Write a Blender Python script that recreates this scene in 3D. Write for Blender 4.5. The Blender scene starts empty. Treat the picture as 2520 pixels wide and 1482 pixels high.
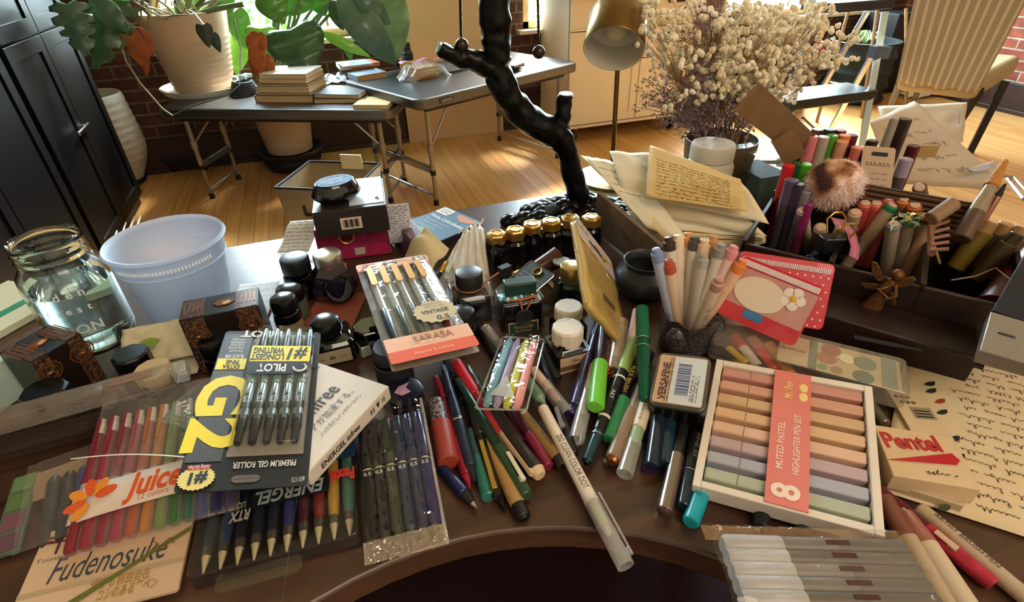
import bpy, bmesh, math, random
from mathutils import Vector, Matrix, noise
random.seed(7)
# ---------------------------------------------------------------- camera, light, exposure
SC = bpy.context.scene
COL = SC.collection
FPX, NX, NY, HC, YAW = 1335.0, 1310.0, 2712.0, 1.18, math.radians(18.6)
def _cam():
    d = Vector((NX-1260, NY-741, FPX)).normalized()          # straight down, in camera axes x right, y down, z forward
    f = (Vector((0, 0, 1)) - d*d.z).normalized()
    r = d.cross(f)
    if r.x < 0: r = -r
    R = Matrix((r, f, -d))
    return Matrix.Rotation(-YAW, 3, 'Z') @ R
CR = _cam()
EYE = Vector((0, 0, HC))
cd = bpy.data.cameras.new('camera'); co = bpy.data.objects.new('camera', cd); COL.objects.link(co)
cd.sensor_width = 36; cd.lens = FPX/2520*36; cd.clip_start = .02; cd.clip_end = 60
m4 = Matrix((CR.col[0], -CR.col[1], -CR.col[2])).transposed().to_4x4(); m4.translation = EYE
co.matrix_world = m4
SC.camera = co
SC.view_settings.view_transform = 'Standard'; SC.view_settings.look = 'None'
SC.view_settings.gamma = 1; SC.view_settings.exposure = 1.06; SC.view_settings.use_curve_mapping = False
w = bpy.data.worlds.new('world'); SC.world = w; w.use_nodes = True
bg = w.node_tree.nodes['Background']; bg.inputs[0].default_value = (.70, .88, 1.0, 1); bg.inputs[1].default_value = 21
def light(name, kind, loc, aim, power, col, sx=1, sy=1, **kw):
    l = bpy.data.lights.new(name, kind); o = bpy.data.objects.new(name, l); COL.objects.link(o)
    l.energy = power; l.color = col
    if kind == 'AREA': l.shape = 'RECTANGLE'; l.size = sx; l.size_y = sy
    if kind == 'SUN': l.angle = sx
    o.location = loc; o.rotation_euler = (Vector(aim)-Vector(loc)).to_track_quat('-Z', 'Y').to_euler()
    return o, l
WIN = [(-.75, .31, .68, 2.62), (1.41, 2.35, .645, 2.62), (3.0, 4.45, .60, 2.62)]
for (a, b, z0, z1) in WIN:
    o, l = light('window_portal', 'AREA', ((a+b)/2, 3.97, (z0+z1)/2), ((a+b)/2, 0, (z0+z1)/2), 1, (1, 1, 1), b-a, z1-z0)
    l.cycles.is_portal = True
light('sun', 'SUN', (.7*5, 5, 7), (0, 0, 0), 15, (1, .92, .74), math.radians(16))
light('warm_fill', 'AREA', (.6, -1.0, 2.4), (.3, .6, .7), 11, (1, .82, .66), 1.3, .9)  # unseen warm fill added behind the camera to brighten the foreground
# ---------------------------------------------------------------- points from the picture's rays
def ray(x, y): return CR @ Vector((x-1260, y-741, FPX))
def P(x, y, z=.76):
    r = ray(x, y); return EYE + r*((z-HC)/r.z)
def V(x, y, v):
    r = ray(x, y); return EYE + r*(v/r.y)
def U(x, y, u):
    r = ray(x, y); return EYE + r*(u/r.x)
# ---------------------------------------------------------------- materials
def lin(h):
    h = h.lstrip('#'); o = []
    for i in (0, 2, 4):
        c = int(h[i:i+2], 16)/255; o.append(c/12.92 if c < .04045 else ((c+.055)/1.055)**2.4)
    return (o[0], o[1], o[2], 1)
_MC = {}
def mat(hexc, rough=.5, metal=0, kind='', alpha=1, coat=0, bump=0, bscale=80, c2=None, nscale=20, nw=.5, emit=0, trans=0, ior=1.45, sss=0):
    k = (hexc, rough, metal, kind, alpha, coat, bump, bscale, c2, nscale, nw, emit, trans, ior)
    if k in _MC: return _MC[k]
    m = bpy.data.materials.new('m_'+hexc.strip('#')+kind); m.use_nodes = True; nt = m.node_tree
    b = nt.nodes['Principled BSDF']; b.inputs['Base Color'].default_value = lin(hexc)
    b.inputs['Roughness'].default_value = rough; b.inputs['Metallic'].default_value = metal
    b.inputs['Alpha'].default_value = alpha; b.inputs['Coat Weight'].default_value = coat
    b.inputs['Transmission Weight'].default_value = trans; b.inputs['IOR'].default_value = ior
    tc = nt.nodes.new('ShaderNodeTexCoord')
    def N(t, **i):
        n = nt.nodes.new(t)
        for a, v in i.items(): n.inputs[a].default_value = v
        return n
    L = nt.links.new
    if c2:
        n = N('ShaderNodeTexNoise', Scale=nscale, Detail=5); L(tc.outputs['Object'], n.inputs['Vector'])
        r = nt.nodes.new('ShaderNodeValToRGB'); e = r.color_ramp.elements
        e[0].position = max(0, .5-nw/2); e[1].position = min(1, .5+nw/2); e[0].color = lin(hexc); e[1].color = lin(c2)
        L(n.outputs['Fac'], r.inputs[0]); L(r.outputs[0], b.inputs['Base Color'])
    if bump:
        n = N('ShaderNodeTexNoise', Scale=bscale, Detail=4); L(tc.outputs['Object'], n.inputs['Vector'])
        bp = N('ShaderNodeBump', Strength=bump, Distance=.002); L(n.outputs['Fac'], bp.inputs['Height']); L(bp.outputs[0], b.inputs['Normal'])
    _MC[k] = m; return m
def film(tint='#ffffff', a=.12, rough=.12, bump=.5, bscale=60):
    """thin clear plastic: mostly passes light straight, with a glossy skin"""
    k = ('film', tint, a, rough, bump, bscale)
    if k in _MC: return _MC[k]
    m = bpy.data.materials.new('clear_film'); m.use_nodes = True; nt = m.node_tree; nt.nodes.clear(); L = nt.links.new
    o = nt.nodes.new('ShaderNodeOutputMaterial'); t = nt.nodes.new('ShaderNodeBsdfTransparent'); g = nt.nodes.new('ShaderNodeBsdfPrincipled')
    g.inputs['Base Color'].default_value = lin(tint); g.inputs['Roughness'].default_value = rough; g.inputs['Metallic'].default_value = 1 if a < .14 else .35
    t.inputs[0].default_value = (.96, .97, .97, 1)
    lw = nt.nodes.new('ShaderNodeLayerWeight'); lw.inputs[0].default_value = .5; fr = nt.nodes.new('ShaderNodeMath'); fr.operation = 'POWER'; fr.inputs[1].default_value = 3.5; L(lw.outputs['Facing'], fr.inputs[0])
    ad = nt.nodes.new('ShaderNodeMath'); ad.operation = 'ADD'; ad.inputs[1].default_value = a*.45 if a < .14 else a*.7; ad.use_clamp = True
    mx = nt.nodes.new('ShaderNodeMixShader'); L(fr.outputs[0], ad.inputs[0]); L(ad.outputs[0], mx.inputs[0]); L(t.outputs[0], mx.inputs[1]); L(g.outputs[0], mx.inputs[2])
    if bump:
        tc = nt.nodes.new('ShaderNodeTexCoord'); n = nt.nodes.new('ShaderNodeTexNoise'); n.inputs['Scale'].default_value = bscale; n.inputs['Detail'].default_value = 2
        bp = nt.nodes.new('ShaderNodeBump'); bp.inputs['Strength'].default_value = bump; bp.inputs['Distance'].default_value = .003
        L(tc.outputs['Object'], n.inputs['Vector']); L(n.outputs['Fac'], bp.inputs['Height']); L(bp.outputs[0], g.inputs['Normal']); L(bp.outputs[0], lw.inputs['Normal'])
    L(mx.outputs[0], o.inputs[0]); _MC[k] = m; return m
def planks(name, cols, bw, rh, mortar, rot=(0, 0, 0), rough=.35, bump=.3, grain=.5, brick=False, gs=(3, 60, 60), msize=None):
    m = bpy.data.materials.new(name); m.use_nodes = True; nt = m.node_tree; L = nt.links.new; b = nt.nodes['Principled BSDF']
    tc = nt.nodes.new('ShaderNodeTexCoord'); mp = nt.nodes.new('ShaderNodeMapping'); mp.inputs['Rotation'].default_value = rot
    L(tc.outputs['Object'], mp.inputs[0])
    br = nt.nodes.new('ShaderNodeTexBrick'); L(mp.outputs[0], br.inputs['Vector'])
    br.inputs['Color1'].default_value = lin(cols[0]); br.inputs['Color2'].default_value = lin(cols[1]); br.inputs['Mortar'].default_value = lin(mortar)
    br.inputs['Scale'].default_value = 1; br.inputs['Brick Width'].default_value = bw; br.inputs['Row Height'].default_value = rh
    br.inputs['Mortar Size'].default_value = msize or (.007 if brick else .0012); br.inputs['Mortar Smooth'].default_value = .3; br.inputs['Bias'].default_value = 0
    n = nt.nodes.new('ShaderNodeTexNoise'); n.inputs['Scale'].default_value = 1; n.inputs['Detail'].default_value = 6
    m2 = nt.nodes.new('ShaderNodeMapping'); m2.inputs['Scale'].default_value = gs; L(mp.outputs[0], m2.inputs[0]); L(m2.outputs[0], n.inputs['Vector'])
    mx = nt.nodes.new('ShaderNodeMix'); mx.data_type = 'RGBA'; mx.blend_type = 'MULTIPLY'; mx.inputs[0].default_value = grain
    cr = nt.nodes.new('ShaderNodeValToRGB'); cr.color_ramp.elements[0].position = .3; cr.color_ramp.elements[1].position = .7
    cr.color_ramp.elements[0].color = (.45, .38, .32, 1); cr.color_ramp.elements[1].color = (1.15, 1.12, 1.1, 1)
    L(n.outputs['Fac'], cr.inputs[0]); L(br.outputs['Color'], mx.inputs[6]); L(cr.outputs[0], mx.inputs[7]); L(mx.outputs[2], b.inputs['Base Color'])
    bp = nt.nodes.new('ShaderNodeBump'); bp.inputs['Strength'].default_value = bump; bp.inputs['Distance'].default_value = .006
    iv = nt.nodes.new('ShaderNodeMath'); iv.operation = 'MULTIPLY_ADD'; iv.inputs[1].default_value = -1.0; L(br.outputs['Fac'], iv.inputs[0])
    ns = nt.nodes.new('ShaderNodeMath'); ns.operation = 'MULTIPLY'; ns.inputs[1].default_value = .35; L(n.outputs['Fac'], ns.inputs[0]); L(ns.outputs[0], iv.inputs[2])
    L(iv.outputs[0], bp.inputs['Height']); L(bp.outputs[0], b.inputs['Normal']); b.inputs['Roughness'].default_value = rough
    return m
def wood(hexa, hexb, rough=.35, sc=(2, 30, 30), bump=.08, rot=0):
    k = ('wood', hexa, hexb, rough, sc, bump, rot)
    if k in _MC: return _MC[k]
    m = bpy.data.materials.new('wood_grain'); m.use_nodes = True; nt = m.node_tree; L = nt.links.new; b = nt.nodes['Principled BSDF']
    tc = nt.nodes.new('ShaderNodeTexCoord'); mp = nt.nodes.new('ShaderNodeMapping'); mp.inputs['Scale'].default_value = sc; mp.inputs['Rotation'].default_value = (0, 0, rot)
    L(tc.outputs['Object'], mp.inputs[0]); n = nt.nodes.new('ShaderNodeTexNoise'); n.inputs['Scale'].default_value = 1; n.inputs['Detail'].default_value = 8; n.inputs['Distortion'].default_value = .6
    L(mp.outputs[0], n.inputs['Vector']); r = nt.nodes.new('ShaderNodeValToRGB'); r.color_ramp.elements[0].position = .35; r.color_ramp.elements[1].position = .68
    r.color_ramp.elements[0].color = lin(hexa); r.color_ramp.elements[1].color = lin(hexb); L(n.outputs['Fac'], r.inputs[0]); L(r.outputs[0], b.inputs['Base Color'])
    bp = nt.nodes.new('ShaderNodeBump'); bp.inputs['Strength'].default_value = bump; bp.inputs['Distance'].default_value = .002; L(n.outputs['Fac'], bp.inputs['Height']); L(bp.outputs[0], b.inputs['Normal'])
    b.inputs['Roughness'].default_value = rough; _MC[k] = m; return m
# common ones
BLK = mat('#0c0c0e', .25); BLKM = mat('#141416', .6); BLKG = mat('#08080a', .06, coat=.6); WHT = mat('#e8e2d8', .45); CHR = mat('#c8c8cc', .2, 1); STEEL = mat('#9a968e', .35, .9)
GOLD = mat('#c9a24a', .28, 1); PAPER = mat('#e9dcbf', .8, bump=.15, bscale=200); INKT = mat('#1b1b22', .5); CLR = film(); CLRS = film(a=.05, bump=0, rough=.05)
GLASS = mat('#f2fbf8', .02, trans=1, ior=1.45)
# ---------------------------------------------------------------- mesh builder
class MB:
    def __init__(s, mt=None): s.bm = bmesh.new(); s.ms = []; s.i = 0; s.M = Matrix(); s.m(mt or WHT)
    def m(s, mt):
        if mt not in s.ms: s.ms.append(mt)
        s.i = s.ms.index(mt); return s
    def v(s, p): return s.bm.verts.new(s.M @ Vector(p))
    def f(s, vs, sm=True):
        try: f = s.bm.faces.new(vs)
        except ValueError: return None
        f.material_index = s.i; f.smooth = sm; return f
    def rings(s, R, cap0=True, cap1=True, close=True):
        vs = [[s.v(p) for p in r] for r in R]; n = len(vs[0])
        for a, b in zip(vs, vs[1:]):
            for i in range(n if close else n-1): s.f([a[i], a[(i+1) % n], b[(i+1) % n], b[i]])
        if cap0: s.f(vs[0][::-1])
        if cap1: s.f(vs[-1])
        return s
    def box(s, c, d, rz=0, tp=1):
        x, y, z = d[0]/2, d[1]/2, d[2]/2; ca, sa = math.cos(rz), math.sin(rz); R = []
        for zz, k in ((-z, 1), (z, tp)):
            R.append([(c[0]+ca*a*k-sa*b*k, c[1]+sa*a*k+ca*b*k, c[2]+zz) for a, b in ((-x, -y), (x, -y), (x, y), (-x, y))])
        return s.rings(R)
    def lathe(s, prof, n=20, c=(0, 0, 0), sx=1, sy=1, opn=False):
        R = [[(c[0]+max(r, 1e-5)*sx*math.cos(2*math.pi*i/n), c[1]+max(r, 1e-5)*sy*math.sin(2*math.pi*i/n), c[2]+z) for i in range(n)] for r, z in prof]
        return s.rings(R, not opn and prof[0][0] > 1e-4, not opn and prof[-1][0] > 1e-4)
    def tube(s, pts, r, n=8, caps=True, sec=None):
        pts = [Vector(p) for p in pts]; k = len(pts); rs = r if isinstance(r, (list, tuple)) else [r]*k; R = []; up = None
        for i, p in enumerate(pts):
            t = (pts[min(i+1, k-1)]-pts[max(i-1, 0)]).normalized()
            if up is None:
                up = Vector((0, 0, 1)) if abs(t.z) < .9 else Vector((1, 0, 0))
            a = t.cross(up).normalized(); up = a.cross(t).normalized()
            R.append([p+(a*math.cos(2*math.pi*j/n)+up*math.sin(2*math.pi*j/n))*rs[i] for j in range(n)])
        return s.rings(R, caps, caps)
    def prism(s, pts, z0, z1):
        return s.rings([[(x, y, z0) for x, y in pts], [(x, y, z1) for x, y in pts]])
    def grid(s, fn, nu, nv):
        vs = [[s.v(fn(i/nu, j/nv)) for j in range(nv+1)] for i in range(nu+1)]
        for i in range(nu):
            for j in range(nv): s.f([vs[i][j], vs[i+1][j], vs[i+1][j+1], vs[i][j+1]])
        return s
    def sph(s, c, r, n=12, k=8, sc=(1, 1, 1)):
        return s.rings([[(c[0]+sc[0]*r*math.sin(math.pi*max(.02, min(j/k, .98)))*math.cos(2*math.pi*i/n), c[1]+sc[1]*r*math.sin(math.pi*max(.02, min(j/k, .98)))*math.sin(2*math.pi*i/n), c[2]-sc[2]*r*math.cos(math.pi*j/k)) for i in range(n)] for j in range(k+1)])
    def ribbon(s, pts, w, nrm=(0, 0, 1)):
        pts = [Vector(p) for p in pts]; nr = Vector(nrm); vs = []
        for i, p in enumerate(pts):
            t = pts[min(i+1, len(pts)-1)]-pts[max(i-1, 0)]; a = nr.cross(t)
            if a.length < 1e-9: a = Vector((1, 0, 0))
            a.normalize(); vs.append((s.v(p-a*w/2), s.v(p+a*w/2)))
        for a, b in zip(vs, vs[1:]): s.f([a[0], b[0], b[1], a[1]])
        return s
    def build(s, name, parent=None, label=None, bev=0, M=None, ang=35, thick=0, sub=0, recalc=True):
        me = bpy.data.meshes.new(name)
        if recalc: bmesh.ops.recalc_face_normals(s.bm, faces=s.bm.faces)
        s.bm.to_mesh(me); s.bm.free()
        for x in s.ms: me.materials.append(x)
        me.set_sharp_from_angle(angle=math.radians(ang))
        o = bpy.data.objects.new(name, me); COL.objects.link(o)
        if parent: o.parent = parent
        if M is not None: o.matrix_world = M
        if label: o['label'] = label
        if thick: q = o.modifiers.new('t', 'SOLIDIFY'); q.thickness = thick; q.offset = 0
        if sub: q = o.modifiers.new('s', 'SUBSURF'); q.levels = q.render_levels = sub
        if bev: q = o.modifiers.new('b', 'BEVEL'); q.width = bev; q.segments = 2; q.limit_method = 'ANGLE'
        return o
def tag(o, label, cat, g=None):
    o['label'] = label; o['category'] = cat
    if g: o['group'] = g
    return o
def T(name, label, cat, M=None, g=None):
    o = bpy.data.objects.new(name, None); COL.objects.link(o); o.empty_display_size = .02
    if M is not None: o.matrix_world = M if isinstance(M, Matrix) else Matrix.Translation(Vector(M))
    return tag(o, label, cat, g)
def struct(o): o['kind'] = 'structure'; return o
def at(p, rz=0): return Matrix.Translation(Vector(p)) @ Matrix.Rotation(rz, 4, 'Z')
def copyof(o, parent=None, M=None):
    c = o.copy(); COL.objects.link(c); c.parent = parent
    if M is not None:
        if parent: c.matrix_basis = M
        else: c.matrix_world = M
    for ch in list(o.children):
        k = ch.copy(); COL.objects.link(k); k.parent = c
        for g in list(ch.children): h = g.copy(); COL.objects.link(h); h.parent = k
    return c
def frame(tl, tr, bl, z):
    """reading frame of a flat thing from three picture corners, each on its own height; returns matrix (origin bottom left, x right, y up, z out), w, h"""
    z = z if isinstance(z, (tuple, list)) else (z, z, z)
    a, b, c = P(*tl, z[0]), P(*tr, z[1]), P(*bl, z[2])
    x = b-a; w = x.length; x.normalize(); y = a-c; n = x.cross(y)
    if n.z < 0: n = -n; 
    n.normalize(); y2 = n.cross(x).normalized(); h = abs(y.dot(y2)); 
    o = a - y2*h
    M = Matrix((x, y2, n)).transposed().to_4x4(); M.translation = o
    return M, w, h
def rrect(w, h, r, n=4, x0=0, y0=0):
    p = []
    for cx, cy, a in ((w-r, r, -90), (w-r, h-r, 0), (r, h-r, 90), (r, r, 180)):
        for i in range(n+1):
            t = math.radians(a+90*i/n); p.append((x0+cx+r*math.cos(t), y0+cy+r*math.sin(t)))
    return p
_TX = {}
def text(parent, s, x, y, z, size, mt, name='lettering', wid=None, rz=0, al='CENTER', shear=0, bold=0, M=None, sy=1, label=None):
    cu = bpy.data.curves.new('t', 'FONT'); cu.body = s; cu.size = size; cu.align_x = al; cu.align_y = 'CENTER'; cu.shear = shear; cu.offset = bold*size; cu.resolution_u = 3
    t = bpy.data.objects.new('t', cu); COL.objects.link(t)
    me = bpy.data.meshes.new_from_object(t); bpy.data.objects.remove(t)
    xs = [v.co.x for v in me.vertices]; k = 1
    if wid and xs: k = wid/max(1e-6, max(xs)-min(xs))
    B = (M if M is not None else Matrix.Translation((x, y, z))) @ Matrix.Rotation(rz, 4, 'Z') @ Matrix.Diagonal((k, sy, 1, 1))
    me.transform(B); me.materials.clear(); me.materials.append(mt); me.name = name
    o = bpy.data.objects.new(name, me); COL.objects.link(o); o.parent = parent
    if label: o['label'] = label
    return o
def scribble(mb, x0, x1, y, h, w, z=.0004, fn=None, seed=0, gap=.25, slope=0, words=None):
    """a line of handwriting as thin looping strokes"""
    rnd = random.Random(seed); x = x0; k = 5 if h < .0055 else 7
    while x < x1:
        pts = []; n = rnd.randint(3, 8); lean = .25
        for i in range(n):
            adv = h*rnd.uniform(.45, .75); amp = h*(rnd.choice((.28, .3, .34, .8)) if rnd.random() < .8 else .9); dn = -h*.45 if rnd.random() < .12 else 0; lp = h*rnd.uniform(.02, .26)
            for q in range(k):
                t = q/k; c = math.sin(t*math.pi)**1.3; yy = (amp if t < .99 else 0)*c+dn*math.sin(t*2*math.pi)*(t > .5)*-1
                p = (x+adv*t+lp*math.sin(t*2*math.pi)+lean*yy, y+yy-h*.2+slope*(x-x0), z)
                if p[0] > x1: break
                pts.append(fn(*p) if fn else p)
            x += adv
            if x > x1: break
        if len(pts) > 2: mb.ribbon(pts, w)
        x += h*rnd.uniform(.35, .9)
def arc(cx, cy, r, a0, a1, n): return [(cx+r*math.cos(math.radians(a0+(a1-a0)*i/n)), cy+r*math.sin(math.radians(a0+(a1-a0)*i/n))) for i in range(n+1)]
Z0 = .76
# ================================================================ the room
FLOORM = planks('floor_planks', ('#dcab6c', '#cd9654'), 2.4, .07, '#6a4220', rot=(0, 0, math.pi/2), rough=.36, bump=.12, grain=.45, gs=(2, 40, 40))
BRICK = planks('brick_wall', ('#5c342a', '#47291f'), .21, .068, '#6e6258', rot=(math.pi/2, 0, 0), rough=.85, bump=.9, grain=.7, brick=True, gs=(25, 25, 25))
BRICKR = planks('brick_wall_side', ('#a35540', '#8a4636'), .21, .068, '#b5a99a', rot=(-math.pi/2, -math.pi/2, 0), rough=.85, bump=.9, grain=.6, brick=True, gs=(25, 25, 25))
PLAST = mat('#cbb79b', .8, bump=.1); DKW = wood('#2c1b14', '#3d271c', .5)
struct(MB(FLOORM).box((1.5, 1.2, -.05), (7.4, 6.2, .1)).build('floor'))
struct(MB(PLAST).box((1.5, 1.2, 2.85), (7.4, 6.2, .1)).build('ceiling'))
# window wall in pieces around the openings
wb = MB(BRICK); xs = -2.2
for (a, b, z0, z1) in WIN:
    wb.box(((xs+a)/2, 3.91, 1.4), (a-xs, .2, 2.8)); wb.box(((a+b)/2, 3.91, z0/2), (b-a, .2, z0)); wb.box(((a+b)/2, 3.91, (z1+2.8)/2), (b-a, .2, 2.8-z1)); xs = b
wb.box(((xs+5.1)/2, 3.91, 1.4), (5.1-xs, .2, 2.8)); struct(wb.build('wall_back'))
struct(MB(BRICKR).box((4.96, 1.2, 1.4), (.2, 6.2, 2.8)).build('wall_right'))
struct(MB(PLAST).box((-2.1, 1.2, 1.4), (.2, 6.2, 2.8)).build('wall_left'))
struct(MB(PLAST).box((1.5, -1.8, 1.4), (7.4, .2, 2.8)).build('wall_front'))
struct(MB(DKW).box((1.35, 3.79, .1), (7.1, .035, .2)).box((1.35, 3.775, .015), (7.1, .05, .03)).build('baseboard_back', bev=.004))
struct(MB(DKW).box((4.84, 1.2, .1), (.035, 5.2, .2)).box((4.825, 1.2, .015), (.05, 5.2, .03)).build('baseboard_right', bev=.004))
FRM = mat('#c9b184', .5, c2='#b59b6c'); SILL = mat('#d8cdb4', .45)
for i, (a, b, z0, z1) in enumerate(WIN):
    f = MB(FRM); t = .045
    f.box((a+t/2, 3.88, (z0+z1)/2), (t, .12, z1-z0)); f.box((b-t/2, 3.88, (z0+z1)/2), (t, .12, z1-z0)); f.box(((a+b)/2, 3.88, z1-t/2), (b-a, .12, t)); f.box(((a+b)/2, 3.88, z0+t/2), (b-a, .12, t))
    f.box(((a+b)/2, 3.9, z0+.75), (b-a, .06, .04))
    wn = struct(f.build('window_%d' % (i+1), bev=.003))
    MB(SILL).box(((a+b)/2, 3.80, z0-.012), (b-a+.1, .13, .024)).build('window_sill', wn, bev=.003)
    MB(film(a=.02, bump=0, rough=.02)).box(((a+b)/2, 3.93, (z0+z1)/2), (b-a, .004, z1-z0)).build('window_pane', wn)
# outdoors: pale house with shuttered window, garden greenery
hs = T('neighbouring_house', 'pale house with tan shutters seen through the plant window', 'house', (0, 6.6, 0))
MB(mat('#d8d4c6', .8)).box((-.9, .5, .9), (2.6, 1, 3.2)).build('wall', hs)
for k in range(3):
    wx = -1.6+k*.62
    wn = MB(mat('#b79d78', .6)).box((wx, -.03, 1.0), (.4, .06, 1.3)).build('window', hs)
    MB(mat('#8f9a93', .3)).box((wx-.09, -.07, 1.3), (.13, .02, .5)).box((wx+.09, -.07, 1.3), (.13, .02, .5)).box((wx-.09, -.07, .7), (.13, .02, .5)).box((wx+.09, -.07, .7), (.13, .02, .5)).build('shutter_panel', wn)
def greenery(label, u0, u1, v, z0, z1, n, cols, seed):
    rnd = random.Random(seed); mb = MB(mat(cols[0], .6))
    ms = [mat(c, .6) for c in cols]
    for _ in range(n):
        mb.m(rnd.choice(ms)); c = Vector((rnd.uniform(u0, u1), v+rnd.uniform(-.2, .2), rnd.uniform(z0, z1)*rnd.uniform(.6, 1))); d = Vector((rnd.uniform(-1, 1), rnd.uniform(-1, 1), rnd.uniform(-1, 1))).normalized(); e = d.orthogonal().normalized(); L_ = rnd.uniform(.05, .1)
        mb.f([mb.v(c), mb.v(c+d*L_*.5+e*L_*.3), mb.v(c+d*L_), mb.v(c+d*L_*.5-e*L_*.3)], False)
    mb.m(mat('#4a3a28', .8))
    for k in range(6):
        x = u0+(u1-u0)*(k+.5)/6; mb.tube([(x, v, -.6), (x+.05, v+.05, z1*.8)], [.02, .008], 5)
    o = mb.build('garden_shrub', recalc=False); return tag(o, label, 'shrub')
greenery('bright green garden bush outside the window behind the potted plants', -1.0, 1.0, 4.9, -.2, 1.6, 1500, ('#5fae3c', '#7cc24e', '#4a9a34'), 1)
greenery('bright green garden bush outside the narrow window beside the white drawer unit', 1.3, 3.1, 4.9, -.2, 1.3, 1200, ('#6db44a', '#8ccc60', '#57a23c'), 2)
greenery('bright green garden bush outside the window behind the step ladder', 3.3, 5.6, 4.9, -.2, 1.5, 1500, ('#63b040', '#84c65a', '#4f9c36'), 3)
gnd = MB(mat('#9fb38a', .9)).box((1.5, 8, -.8), (14, 8, .1)).build('ground_outside'); struct(gnd)
# ---------------------------------------------------------------- black wardrobe on the left
BC = mat('#050404', .42, ior=1.3, bump=.05, bscale=300)
def wardrobe(label, v0, v1, vs, hv):
    t = T('wardrobe', label, 'cabinet', (-1.02, v0, 0))
    L_ = v1-v0
    MB(BC).box((-.29, L_/2, 1.1), (.58, L_, 2.2)).build('body', t, bev=.003)
    for (a, b) in vs:
        for (z0, z1) in ((.06, .885), (.895, 2.15)):
            w_ = b-a; d = MB(BC); y0 = a-v0; st = .055
            d.box((.010, y0+w_/2, (z0+z1)/2), (.012, w_-.006, z1-z0))
            d.box((.019, y0+st/2+.003, (z0+z1)/2), (.01, st, z1-z0)); d.box((.019, y0+w_-st/2-.003, (z0+z1)/2), (.01, st, z1-z0))
            d.box((.019, y0+w_/2, z0+st/2), (.01, w_-2*st, st)); d.box((.019, y0+w_/2, z1-st/2), (.01, w_-2*st, st))
            do = d.build('door', t, bev=.0015)
            if z0 < .5 and hv and a < hv < b+.01:
                MB(CHR).box((.04, hv-v0, .517), (.012, .16, .016)).box((.03, hv-v0+.05, .517), (.02, .012, .012)).build('handle', do, 'silver lever handle', bev=.003)
    return t
wardrobe('tall black panelled wardrobe nearest the window wall, with a silver lever handle', 2.53, 3.29, ((2.53, 2.905), (2.905, 3.29)), 2.86)
wardrobe('tall black panelled wardrobe at the left frame edge, nearer the desk', 1.55, 2.50, ((1.62, 2.06), (2.06, 2.49)), None)
ws = T('wire_rack', 'stack of thin white wire rods beside the wardrobe foot', 'rack', P(335, 560, 0))
for i in range(4): 
    mb = MB(mat('#e8e6e0', .3)); a = P(350-i*20, 520+i*14, .06); b = P(305-i*20, 650+i*14, .30); o = ws.location
    mb.tube([a-o, b-o], .0035, 6).build('rod', ws)
# ---------------------------------------------------------------- furniture by the wall
tag(MB(mat('#d9b48c', .7)).box((.885, 3.745, .48), (.68, .02, .96)).build('foam_board', bev=.002, M=Matrix.Translation((0, 0, 0))), 'large pale peach board leaning upright against the brick wall', 'board')
# island / white drawer unit
IS = mat('#e4d0b2', .5); ISL = T('drawer_unit', 'white kitchen unit on casters with black bar handles', 'cabinet', (1.52, 3.29, 0))
MB(IS).box((.44, .25, .48), (.88, .44, .76)).box((.44, .23, .105), (.90, .46, .02)).build('body', ISL, bev=.003)
MB(wood('#c9a27c', '#b98f6c', .3)).box((.43, .22, .882), (.96, .5, .04)).build('worktop', ISL, bev=.004)
def front(x0, x1, z0, z1, nm, hdl):
    d = MB(IS); w_, h_ = x1-x0-.006, z1-z0-.006; cx, cz = (x0+x1)/2, (z0+z1)/2; st = .05 if nm == 'door' else .012
    d.box((cx, .008, cz), (w_, .014, h_))
    for sx in (-1, 1): d.box((cx+sx*(w_-st)/2, -.002, cz), (st, .01, h_)); d.box((cx, -.002, cz+sx*(h_-st)/2), (w_-2*st, .01, st))
    o = d.build(nm, ISL, bev=.001)
    if hdl:
        h = MB(BLKM).box((hdl[0], -.035, hdl[1]), (.14, .01, .012)); [h.box((hdl[0]+k*.06, -.02, hdl[1]), (.012, .03, .012)) for k in (-1, 1)]
        h.build('handle', o, 'black bar handle', bev=.002)
front(.0, .50, .12, .68, 'door', None); front(0, .50, .68, .855, 'drawer', None)
front(.50, .88, .12, .50, 'door', None); front(.50, .88, .50, .68, 'drawer', (.72, .64)); front(.50, .88, .68, .855, 'drawer', (.72, .815))
for (x, y) in ((.06, .04), (.82, .04), (.1, .46), (.8, .46)):
    c = MB(BLKM); c.M = Matrix.Translation((x, y, .045)) @ Matrix.Rotation(math.pi/2, 4, 'Y'); c.lathe([(0, -.016), (.04, -.016), (.045, -.01), (.045, .01), (.04, .016), (0, .016)], 18)
    c.M = Matrix.Translation((x, y, 0)); c.m(STEEL).box((0, 0, .085), (.05, .03, .02)).box((.024, 0, .065), (.003, .02, .05)).box((-.024, 0, .065), (.003, .02, .05)); c.build('caster', ISL)
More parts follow.
